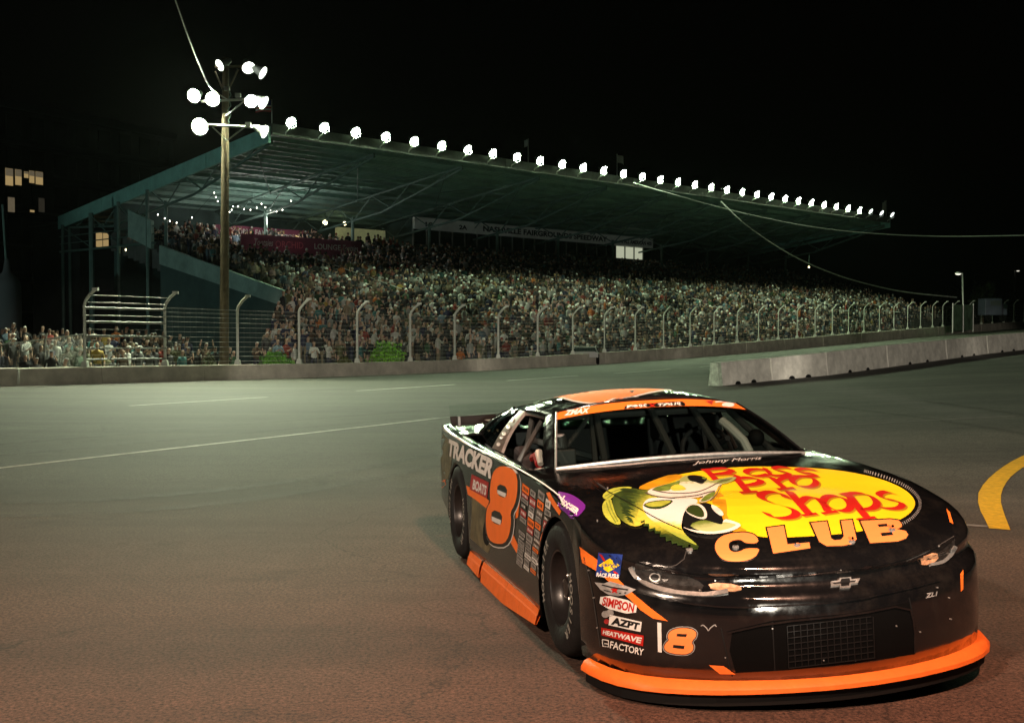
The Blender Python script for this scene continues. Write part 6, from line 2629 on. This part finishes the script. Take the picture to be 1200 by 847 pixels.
def relief(name, polys, m, h, parent=None, maxlen=10):
    """a raised pad following the panel: front face plus side walls"""
    v, f = sub2d(polys, maxlen)
    A = [cast(x, y, BODYBVH, h) for x, y in v]
    B = [cast(x, y, BODYBVH, 0.0005) for x, y in v]
    mb = MB()
    n = len(A)
    cnt = {}
    for q in f:
        for i in range(3):
            e = (q[i], q[(i + 1) % 3])
            cnt[tuple(sorted(e))] = cnt.get(tuple(sorted(e)), 0) + 1
    sides = []
    for q in f:
        for i in range(3):
            e = (q[i], q[(i + 1) % 3])
            if cnt[tuple(sorted(e))] == 1:
                sides.append((e[1], e[0], e[0] + n, e[1] + n))
    mb.add(A + B, list(f) + sides)
    o = mb.build(name, M[m])
    me = o.data
    bm = bmesh.new()
    bm.from_mesh(me)
    bmesh.ops.recalc_face_normals(bm, faces=bm.faces)
    bm.to_mesh(me)
    bm.free()
    o0, _ = cam_ray(600, 500)
    fr = me.polygons[:len(f)]
    if sum(p.normal.dot(o0 - p.center) for p in fr) < 0:
        me.flip_normals()
    return cp(o, parent)


hl = relief('headlight', [smooth_poly([(742, 662), (752, 657), (775, 663), (800, 672), (826, 684), (822, 692), (798, 694), (768, 690), (750, 680)], 1)], 'headlamp', 0.004)
relief('light_strip', [pen([(739, 664), (744, 675), (757, 685), (780, 692.5), (808, 696), (832, 697), (853, 693)], 4.6, 2)], 'dirty_chrome', 0.008, hl)
relief('projector', [[(768 + 8 * math.cos(a), 676 + 7 * math.sin(a)) for a in np.arange(0, 6.28, 0.5)]], 'black_vinyl', 0.007, hl)
relief('projector_ring', [pen([(768 + 6 * math.cos(a), 676 + 5 * math.sin(a)) for a in np.arange(0, 6.28, 0.45)], 1.6, 0, True)], 'dirty_chrome', 0.009, hl)
relief('turn_signal', [smooth_poly([(829, 682), (866, 684.5), (870, 693), (834, 692)], 1)], 'lamp_print', 0.006)
hl2 = relief('headlight', [smooth_poly([(1082, 655), (1100, 648), (1116, 634), (1119, 630), (1117, 645), (1108, 656), (1096, 661)], 1)], 'headlamp', 0.004)
relief('light_strip', [pen([(1090, 661), (1103, 659), (1112, 652), (1118.5, 640)], 4, 2)], 'dirty_chrome', 0.008, hl2)
relief('turn_signal', [smooth_poly([(1078, 653), (1097, 646), (1099, 656), (1080, 664)], 1)], 'lamp_print', 0.006)
bdg = [(973, 681), (982, 680), (983.5, 676.5), (996, 675.5), (996.5, 678.8), (1007, 677.5), (1005, 684.5), (997, 685.5), (996, 689.5), (984, 690.5), (983.5, 687.2), (973.5, 688.2)]
bo = relief('badge', [bdg], 'dirty_chrome', 0.009)
relief('badge_inner', [offset_poly(bdg, -1.9)], 'black_vinyl', 0.0105, bo)
decal('bumper_opening', [[(858, 738), (905, 727), (1000, 718), (1066, 705), (1073, 735), (1072, 766), (1000, 777), (920, 785), (862, 788), (855, 762)]], 'gril', 0.0015)
relief('bumper_ridge', [pen([(852, 741), (905, 729), (1000, 720), (1064, 707), (1071, 735), (1071, 764)], 2.2, 1)], 'paint_black', 0.008)
relief('bumper_ridge', [pen([(748, 694), (800, 706), (860, 712), (930, 709), (1000, 703), (1060, 691), (1100, 680)], 1.8, 1)], 'paint_black', 0.009)
relief('hood_lip', [pen([(735, 655), (790, 671), (850, 678), (930, 675), (1000, 667), (1060, 655), (1098, 641)], 1.6, 1)], 'paint_black', 0.007)
gr = relief('grille', [smooth_poly([(922, 733), (1020, 722), (1024, 770), (924, 782)], 0)], 'gril', 0.003)
bars = []
for i in range(14):
    t = i / 13
    bars.append(pen([(922 + 100 * t, 733 - 11 * t), (924 + 100 * t, 782 - 12 * t)], 0.8, 0))
for i in range(8):
    t = i / 7
    bars.append(pen([(922 + 2 * t, 733 + 49 * t), (1020 + 4 * t, 722 + 48 * t)], 0.8, 0))
cp(relief('grille_wires', bars, 'black_vinyl', 0.008, gr), gr)
for q in ([(845, 735), (850, 760), (858, 792)], [(1065, 700), (1072, 735), (1072, 765)], [(905, 728), (908, 785)]):
    relief('bumper_seam', [pen(q, 1.4, 1)], 'black', 0.003)
for q in ([(700, 566), (735, 590), (790, 622), (806, 640), (800, 660), (770, 668)], [(684, 650), (694, 690), (700, 730), (704, 758)], [(1118, 628), (1090, 645), (1062, 657)]):
    decal('panel_seam', [pen(q, 1.1, 1)], 'grille_gap', 0.002)
for q in ((690, 668), (696, 700), (700, 735), (712, 572), (748, 596), (783, 618), (700, 610), (1100, 640), (1112, 700), (1114, 725), (850, 770), (1078, 740)):
    relief('rivet', [[(q[0] + 0.9 * math.cos(a), q[1] + 0.9 * math.sin(a)) for a in np.arange(0, 6.2, 1.05)]], 'dirty_chrome', 0.004)
rivets = [(985, 668), (720, 676), (838, 680), (905, 736), (965, 773), (1002, 773), (820, 692), (1098, 688), (1050, 733)]
for px, py in rivets:
    relief('rivet', [[(px + 1.0 * math.cos(a), py + 1.0 * math.sin(a)) for a in np.arange(0, 6.2, 1.05)]], 'dirty_chrome', 0.004)
for px, py in ((808, 645), (862, 642), (934, 640), (998, 636), (1045, 622)):
    hp = relief('hood_pin', [[(px + 4.0 * math.cos(a), py + 2.2 * math.sin(a)) for a in np.arange(0, 6.2, 0.52)]], 'dirty_chrome', 0.008)
    relief('pin_shaft', [[(px + 1.6 * math.cos(a), py - 1.0 + 1.6 * math.sin(a)) for a in np.arange(0, 6.2, 0.8)]], 'chrome', 0.022, hp)


# ---- wheels
WR, WW = 0.345, 0.27
tyre_prof = [(0.192, 0.0), (0.20, 0.008), (0.245, 0.016), (0.29, 0.016), (0.322, 0.004), (0.340, -0.02), (0.345, -0.06), (0.345, -0.21), (0.338, -0.25), (0.32, -0.268), (0.27, -0.28), (0.20, -0.27), (0.192, -0.25)]
rim_prof = [(0.194, 0.004), (0.186, 0.0), (0.180, -0.02), (0.172, -0.05), (0.150, -0.075), (0.120, -0.085), (0.085, -0.075), (0.07, -0.06), (0.055, -0.058), (0.045, -0.03), (0.001, -0.028)]
for x in (1.335, -1.335):
    for sg in (-1, 1):
        Mw = Matrix.Translation((x, sg * 0.985, WR)) @ Matrix.Rotation(PI / 2 * (1 if sg < 0 else -1), 4, 'X')
        mb = MB()
        mb.lathe(tyre_prof, Mw, 48)
        wh = mb.build('wheel', M['rubber'], car, smooth=True)
        wh.name = 'wheel'
        mb = MB()
        mb.lathe(rim_prof, Mw, 32)
        mb.build('rim', M['rim'], wh, smooth=True)
        mb = MB()
        for k in range(5):
            a = k * 2 * PI / 5 + 0.3
            mb.lathe([(0.014, -0.07), (0.014, -0.045), (0.008, -0.035)], Mw @ Matrix.Translation((0.062 * math.cos(a), 0.062 * math.sin(a), 0)), 6, cap1=True)
        mb.build('lug_nuts', M['dirty_chrome'], wh)
        for word, a0 in (('HOOSIER', 168), ('HOOSIER', -12)):
            mb = MB()
            n = len(word)
            for i, ch in enumerate(word):
                v, f, w_, h_ = text_polys(ch, 1, 0.03)
                ang = R(a0 - (i - (n - 1) / 2) * 11.5)
                hh = 0.048
                sc = hh / h_
                cx, cy = 0.268 * math.cos(ang), 0.268 * math.sin(ang)
                ux, uy = math.sin(ang), -math.cos(ang)
                rx, ry = math.cos(ang), math.sin(ang)
                pts = []
                for px, py in v:
                    dx, dy = (px - w_ / 2) * sc, (py - h_ / 2) * sc
                    pts.append(Mw @ Vector((cx + ux * dx + rx * dy, cy + uy * dx + ry * dy, 0.0178)))
                mb.add(pts, f)
            mb.build('tyre_lettering', M['tyre_ink'], wh)
        mb = MB()
        mb.lathe([(0.14, -0.16), (0.14, -0.13), (0.02, -0.13)], Mw, 20)
        mb.build('brake_disc', M['dirty_chrome'], wh)

# ---- greenhouse
def lerp3(a, b, t):
    return Vector(a).lerp(Vector(b), t)


def wind_pt(u, v):
    """windshield surface: u -1..1 across, v 0 base .. 1 roof"""
    bx = 0.61 + 0.085 * (1 - abs(u) ** 2.2)
    bz = 0.886 + 0.040 * (1 - u * u)
    tx = 0.035 + 0.075 * (1 - abs(u) ** 2.2)
    tz = 1.165 + 0.055 * (1 - abs(u) ** 2.4)
    y = u * (0.782 + (0.605 - 0.782) * v)
    x = bx + (tx - bx) * v
    z = bz + (tz - bz) * v + 0.018 * math.sin(PI * v)
    return Vector((x, y, z))


def roof_pt(u, t):
    """u -1..1 across (0.90 and beyond roll down the side), t 0 front .. 1 rear"""
    x = 0.035 + 0.075 * (1 - abs(u) ** 2.2) - t * (1.06 + 0.06 * (1 - u * u))
    e = abs(u)
    zc = 1.220 + 0.055 * math.sin(PI * min(1, t * 0.9 + 0.12)) - 0.012 * t
    ze = 1.165 + 0.016 * math.sin(PI * t) - 0.02 * t
    z = ze + (zc - ze) * (1 - e ** 2.4)
    y = u * (0.605 + 0.02 * math.sin(PI * t))
    return Vector((x, y, z))


ug = np.linspace(-1, 1, 21)
mb = MB()
mb.grid([[wind_pt(u, v) for v in np.linspace(0, 1, 9)] for u in ug])
ws = cp(mb.build('windshield', M['glass'], smooth='all'))
WSBVH = BVHTree.FromPolygons([tuple(p) for p in mb.v], mb.f)
mb = MB()
rows = [[roof_pt(u, t) for t in np.linspace(0, 1, 15)] for u in ug]
lip = [[p + Vector((0, -0.022, -0.02)) for p in rows[0]], [p + Vector((0, -0.03, -0.055)) for p in rows[0]]]
lip2 = [[p + Vector((0, 0.022, -0.02)) for p in rows[-1]], [p + Vector((0, 0.03, -0.055)) for p in rows[-1]]]
mb.grid([lip[1], lip[0]] + rows + [lip2[0], lip2[1]])
roof = cp(mb.build('roof', M['paint_black'], smooth='all'))
ROOFBVH = BVHTree.FromPolygons([tuple(p) for p in mb.v], mb.f)
md = roof.modifiers.new('thickness', 'SOLIDIFY')
md.thickness = 0.015
md.offset = -1 if roof.data.polygons[50].normal.z > 0 else 1
# orange roof graphic with white edge and the rivet-like white dots
rg = smooth_poly([(640, 462), (652, 465), (672, 470), (698, 472.5), (722, 470), (742, 463.5), (760, 459.5), (786, 455.5), (790, 452), (740, 451), (690, 454), (655, 458)], 2)
decal('roof_graphic_edge', [pen([(648, 462.5), (658, 466), (676, 471.3), (700, 473.6), (724, 471), (744, 464.5), (764, 459.6), (790, 455.6)], 1.6, 1)], 'white_vinyl', 0.003, None, ROOFBVH, 6)
rgo = decal('roof_graphic', [rg], 'orange_pale', 0.002, None, ROOFBVH, 6)
decal('graphic_slot', [[(686, 457.5), (700, 455.5), (712, 456.5), (700, 458.3)], [(737, 458.5), (744, 457.5), (741, 461)]], 'black_vinyl', 0.003, rgo, ROOFBVH, 6)
decal('roof_lettering', [pen([(724, 468.5), (738, 465), (752, 466.5), (740, 471), (728, 472)], 1.2, 1)], 'grey_vinyl', 0.003, None, ROOFBVH, 6)


# pillars: boxes along the edges
def strip_panel(name, quad, th, m, parent=None):
    """thick quad panel: four corners outward face, pushed inwards by th"""
    a, b, c, d = [Vector(p) for p in quad]
    n_ = (b - a).cross(d - a).normalized()
    cen = (a + b + c + d) / 4
    if n_.y * cen.y < 0:
        n_ = -n_
    k = 6
    rows = []
    for i in range(k + 1):
        t = i / k
        l, r_ = a.lerp(d, t), b.lerp(c, t)
        bow = n_ * (0.018 * math.sin(PI * t))
        l, r_ = l + bow, r_ + bow
        rows.append([l, (l + r_) / 2 + n_ * 0.008, r_, r_ - n_ * th, l - n_ * th])
    mb = MB()
    mb.grid(rows, closed=True)
    mb.f += [(0, 1, 2, 3, 4), tuple(reversed([k * 5 + j for j in range(5)]))]
    mb.mi += [0, 0]
    o = mb.build(name, m if not isinstance(m, str) else M[m], smooth=True)
    bm = bmesh.new()
    bm.from_mesh(o.data)
    bmesh.ops.recalc_face_normals(bm, faces=bm.faces)
    bm.to_mesh(o.data)
    bm.free()
    cp(o, parent)
    return o, (mb.v, mb.f)


for sg in (-1, 1):
    strip_panel('front_pillar', [(0.60, sg * 0.789, 0.880), (0.47, sg * 0.808, 0.868), (-0.10, sg * 0.640, 1.135), (0.03, sg * 0.612, 1.160)], 0.03, 'paint_black')
    bp, geo = strip_panel('middle_pillar', [(-0.62, sg * 0.815, 0.872), (-0.90, sg * 0.815, 0.876), (-0.72, sg * 0.652, 1.140), (-0.575, sg * 0.652, 1.142)], 0.02, 'brown_vinyl')
    if sg < 0:
        BPBVH = BVHTree.FromPolygons([tuple(p) for p in geo[0]], geo[1])
        for cx_, cy_, rx, ry in ((605, 482, 2.6, 1.8), (599.5, 491, 3.4, 3.4), (596, 500, 2.6, 3), (591, 508, 2.6, 2.6), (588, 512.5, 2.4, 1.8), (584.5, 520.5, 2.4, 2.4)):
            decal('pillar_sticker', [[(cx_ + rx * math.cos(a), cy_ + ry * math.sin(a)) for a in np.arange(0, 6.2, 0.7)]], 'white_vinyl', 0.003, bp, BPBVH)
    strip_panel('rear_pillar', [(-1.50, sg * 0.79, 0.895), (-1.62, sg * 0.77, 0.925), (-1.09, sg * 0.60, 1.145), (-0.99, sg * 0.640, 1.125)], 0.02, 'paint_black')
    strip_panel('quarter_window', [(-0.915, sg * 0.812, 0.876), (-1.49, sg * 0.788, 0.895), (-0.985, sg * 0.644, 1.125), (-0.735, sg * 0.650, 1.138)], 0.006, M['glass'])
mb = MB()
rows = []
for u in np.linspace(-1, 1, 13):
    row_ = []
    for v in np.linspace(0, 1, 7):
        a = roof_pt(u * 0.985, 1.0)
        b = Vector((-1.64 - 0.05 * (1 - u * u), u * 0.755, 0.935 + 0.02 * (1 - u * u)))
        p = a.lerp(b, v)
        p.z += 0.03 * math.sin(PI * v)
        row_.append(p)
    rows.append(row_)
mb.grid(rows)
cp(mb.build('rear_window', M['glass_rear'], smooth='all'))
# windshield surround: pale base trim, thin side trims with rivets
mb = MB()
mb.tube([wind_pt(u, 0) + Vector((0.006, 0, 0.002)) for u in ug], 0.011, 6)
cp(mb.build('windshield_trim', M['dirty_chrome'], smooth=True))
for sg in (-1, 1):
    mb = MB()
    mb.tube([wind_pt(sg, v) + Vector((0.004, 0, 0.004)) for v in np.linspace(0, 1, 8)], 0.007, 6)
    cp(mb.build('windshield_trim', M['dirty_chrome'] if sg < 0 else M['paint_black'], smooth=True))
# banner across the top of the windshield
mb = MB()
mb.grid([[wind_pt(u, v) + Vector((0.002, 0, 0.003)) for v in np.linspace(0.835, 0.995, 5)] for u in ug])
bn = cp(mb.build('windshield_banner', M['orange'], smooth='all'))
BNB = BVHTree.FromPolygons([tuple(p) for p in mb.v], mb.f)
text_decal('ZMAX', [(661, 487.5), (691, 484), (692, 477.5), (662, 481)], 'white_vinyl', 0.003, 0.05, 0.25, bn, BNB)
pill = smooth_poly([(731, 479.5), (733, 475.5), (740, 474.5), (798, 470), (803, 472.5), (803, 476.5), (797, 478.3), (738, 482.3)], 1)
decal('banner_pill', [pill], 'black_vinyl', 0.002, bn, BNB, 6)
text_decal('CARS', [(734, 480.8), (758, 479), (758, 473.6), (735, 475.2)], 'white_vinyl', 0.0035, 0.025, 0, bn, BNB)
text_decal('X', [(760, 479), (769, 478.3), (769, 472.6), (760, 473.3)], 'red_vinyl', 0.0035, 0.025, 0, bn, BNB)
text_decal('TOUR', [(771, 478.4), (799, 476.4), (799, 471.2), (771, 473.2)], 'white_vinyl', 0.0035, 0.025, 0, bn, BNB)
decal('banner_mark', [[(827, 470.2), (836, 469.4), (834, 474.5)]], 'deep_red', 0.003, bn, BNB)
decal('banner_mark', [pen([(838, 471.2), (862, 469.6)], 1.4, 0)], 'white_vinyl', 0.003, bn, BNB)
decal('banner_oval', [[(853 + 7.5 * math.cos(a), 474.6 + 2.8 * math.sin(a)) for a in np.arange(0, 6.2, 0.5)]], 'white_vinyl', 0.0035, bn, BNB)

# ---- interior: cage, seat, wheel, dash
def bar(name, pts, r=0.022, m='cage'):
    mb = MB()
    mb.tube(pts, r, 8)
    return cp(mb.build(name, M[m], smooth=True))


bar('roll_bar', [(0.44, -0.42, 0.84), (0.0, -0.335, 1.15)])
bar('roll_bar', [(0.30, -0.44, 0.84), (-0.05, -0.345, 1.15)])
bar('roll_bar', [(0.44, 0.03, 0.86), (0.0, 0.02, 1.18)])
bar('roll_bar', [(0.44, 0.34, 0.86), (0.0, 0.31, 1.16)])
bar('roll_bar', [(0.20, -0.72, 0.82), (-0.02, -0.38, 1.12)], 0.016)
bar('roll_bar', [(0.36, -0.72, 0.84), (0.30, -0.70, 1.02)], 0.013, 'pad')
bar('roll_bar', [(-0.05, -0.58, 1.13), (-0.05, 0.58, 1.13)])
bar('roll_bar', [(-0.55, -0.60, 1.13), (-0.55, 0.60, 1.13)])
for sg in (-1, 1):
    bar('roll_bar', [(0.42, sg * 0.72, 0.84), (-0.05, sg * 0.58, 1.13), (-0.55, sg * 0.60, 1.13)])
    bar('roll_bar', [(-0.55, sg * 0.60, 1.13), (-0.60, sg * 0.70, 0.6), (-0.6, sg * 0.7, 0.25)])
    bar('roll_bar', [(-0.55, sg * 0.55, 1.11), (-1.5, sg * 0.5, 0.7)])
    bar('roll_bar', [(-0.28, sg * 0.60, 1.12), (-0.34, sg * 0.76, 0.84)], 0.018)
    bar('door_bar', [(0.45, sg * 0.74, 0.66), (-0.6, sg * 0.74, 0.66)])
bar('roll_bar', [(-0.57, -0.62, 0.95), (-0.57, 0.62, 0.55)])
bar('padded_bar', [(0.20, 0.43, 1.075), (0.27, 0.455, 1.035), (0.36, 0.50, 0.96), (0.40, 0.535, 0.86)], 0.027, 'pad')
mb = MB()
mb.grid([[(0.60, y, 0.885), (0.42, y, 0.87), (0.30, y, 0.83), (0.27, y, 0.62)] for y in np.linspace(-0.76, 0.76, 9)])
cp(mb.build('dashboard', M['interior'], smooth=True))
mb = MB()
mb.add([(0.27, -0.8, 0.25), (0.27, 0.8, 0.25), (0.27, 0.8, 0.63), (0.27, -0.8, 0.63)], [(0, 1, 2, 3)])
cp(mb.build('firewall', M['interior']))
mb = MB()
mb.add([(-1.35, -0.75, 0.25), (-1.35, 0.75, 0.25), (-1.62, 0.75, 0.93), (-1.62, -0.75, 0.93)], [(0, 1, 2, 3)])
cp(mb.build('firewall', M['interior']))
for sg in (-1, 1):
    mb = MB()
    mb.box((-0.42, sg * 0.90, 0.58), (1.75, 0.02, 0.56))
    cp(mb.build('door_inner_panel', M['interior']))
# driver's seat with head surround
mb = MB()
prof = [(-0.02, 0.32), (-0.30, 0.30), (-0.42, 0.36), (-0.50, 0.62), (-0.56, 0.92), (-0.57, 1.06)]
rows = []
for yy, dx in ((0.16, 0.12), (0.19, 0.04), (0.25, 0), (0.40, 0), (0.55, 0), (0.61, 0.04), (0.64, 0.12)):
    rows.append([(x + dx * (1.2 if z > 0.5 else 0.2), yy, z + (0.06 if dx > 0.05 and z < 0.4 else 0)) for x, z in prof])
mb.grid(rows)
st = cp(mb.build('racing_seat', M['seat'], smooth=True))
md = st.modifiers.new('t', 'SOLIDIFY')
md.thickness = 0.03
for yy in (0.20, 0.60):
    mb = MB()
    mb.box((-0.38, yy, 1.0), (0.30, 0.05, 0.16))
    o = mb.build('head_surround', M['seat'], bevel=0.02)
    cp(o, st)
mb = MB()
Ms = Matrix.Translation((0.02, 0.40, 0.86)) @ Matrix.Rotation(R(70), 4, 'Y')
mb.tube([Ms @ Vector((0.17 * math.cos(a), 0.17 * math.sin(a), 0)) for a in np.linspace(0, 2 * PI, 25)], 0.016, 8)
mb.tube([Ms @ Vector((0.16, 0, 0)), Ms @ Vector((-0.16, 0, 0))], 0.014, 6)
mb.tube([Ms @ Vector((0, 0.16, 0)), Ms @ Vector((0, 0, 0.02)), Ms @ Vector((0, -0.16, 0))], 0.014, 6)
mb.tube([Ms @ Vector((0, 0, 0)), Ms @ Vector((0, 0, 0.35))], 0.02, 6)
cp(mb.build('steering_wheel', M['seat'], smooth=True))
mb = MB()
mb.lathe([(0.001, 0.10), (0.05, 0.09), (0.085, 0.05), (0.095, 0.0), (0.085, -0.05), (0.05, -0.09), (0.001, -0.10)], Matrix.Translation((0.33, 0.60, 0.97)) @ Matrix.Scale(0.55, 4), 14)
cp(mb.build('side_mirror', M['black'], smooth=True))
# right-side details: seat bolster, white radio box, red padding seen through the open window
mb = MB()
mb.box((-0.45, -0.70, 0.80), (0.24, 0.10, 0.20), Matrix.Rotation(R(12), 3, 'Y'))
cp(mb.build('window_net_roll', M['seat'], bevel=0.03))
mb = MB()
mb.tube([(0.10, -0.74, 0.86), (0.0, -0.72, 0.90), (-0.12, -0.72, 0.875)], [0.03, 0.035, 0.03], 8)
cp(mb.build('red_pad', M['deep_red'], smooth=True))
mb = MB()
mb.tube([(0.14, -0.745, 0.865), (0.05, -0.73, 0.93)], [0.018, 0.026], 8)
cp(mb.build('pale_hose', M['pad'], smooth=True))
mb = MB()
mb.box((0.30, -0.66, 0.90), (0.12, 0.16, 0.14))
mb.tube([(0.30, -0.66, 0.97), (0.30, -0.66, 1.06)], [0.05, 0.035], 10)
cp(mb.build('helmet_blower', M['cage'], bevel=0.03))

# ---- rear spoiler
mb = MB()
n = 12
rows = []
for i in range(n + 1):
    y = -0.86 + 1.72 * i / n
    xb = -2.17 - 0.05 * (1 - (y / 0.9) ** 2)
    rows.append([(xb, y, 0.965), (xb - 0.024, y, 1.015), (xb - 0.036, y, 1.015), (xb - 0.012, y, 0.965)])
mb.grid(rows, closed=True)
spo = cp(mb.build('spoiler', M['black']))
mb = MB()
rows = []
for i in range(n + 1):
    y = -0.86 + 1.72 * i / n
    xb = -2.17 - 0.05 * (1 - (y / 0.9) ** 2)
    rows.append([(xb - 0.022, y, 1.005), (xb - 0.07, y, 1.105)])
mb.grid(rows)
cp(mb.build('spoiler_blade', M['lexan']), spo)
for y in (-0.80, -0.48, -0.16, 0.16, 0.48, 0.80):
    mb = MB()
    mb.box((-2.16, y, 0.99), (0.05, 0.02, 0.05))
    cp(mb.build('spoiler_brace', M['cage']), spo)
mb = MB()
for y, wdt in ((-0.52, 0.16), (-0.30, 0.2), (-0.05, 0.2)):
    mb.box((-2.02, y, 0.983), (0.16, wdt, 0.004))
cp(mb.build('deck_sticker', M['grey_vinyl']))

# ------------------------------------------------------------------ closed haze box
def haze():
    mb = MB()
    mb.box((40, 90, 13), (420, 330, 34))
    m = bpy.data.materials.new('haze')
    m.use_nodes = True
    t = m.node_tree
    t.nodes.clear()
    o_ = t.nodes.new('ShaderNodeOutputMaterial')
    v = t.nodes.new('ShaderNodeVolumePrincipled')
    v.inputs['Color'].default_value = (0.85, 1.0, 0.95, 1)
    v.inputs['Density'].default_value = HAZE
    v.inputs['Anisotropy'].default_value = 0.3
    t.links.new(v.outputs[0], o_.inputs['Volume'])
    o = mb.build('haze', m)
    o['kind'] = 'stuff'


HAZE = 0.000028
if HAZE:
    haze()
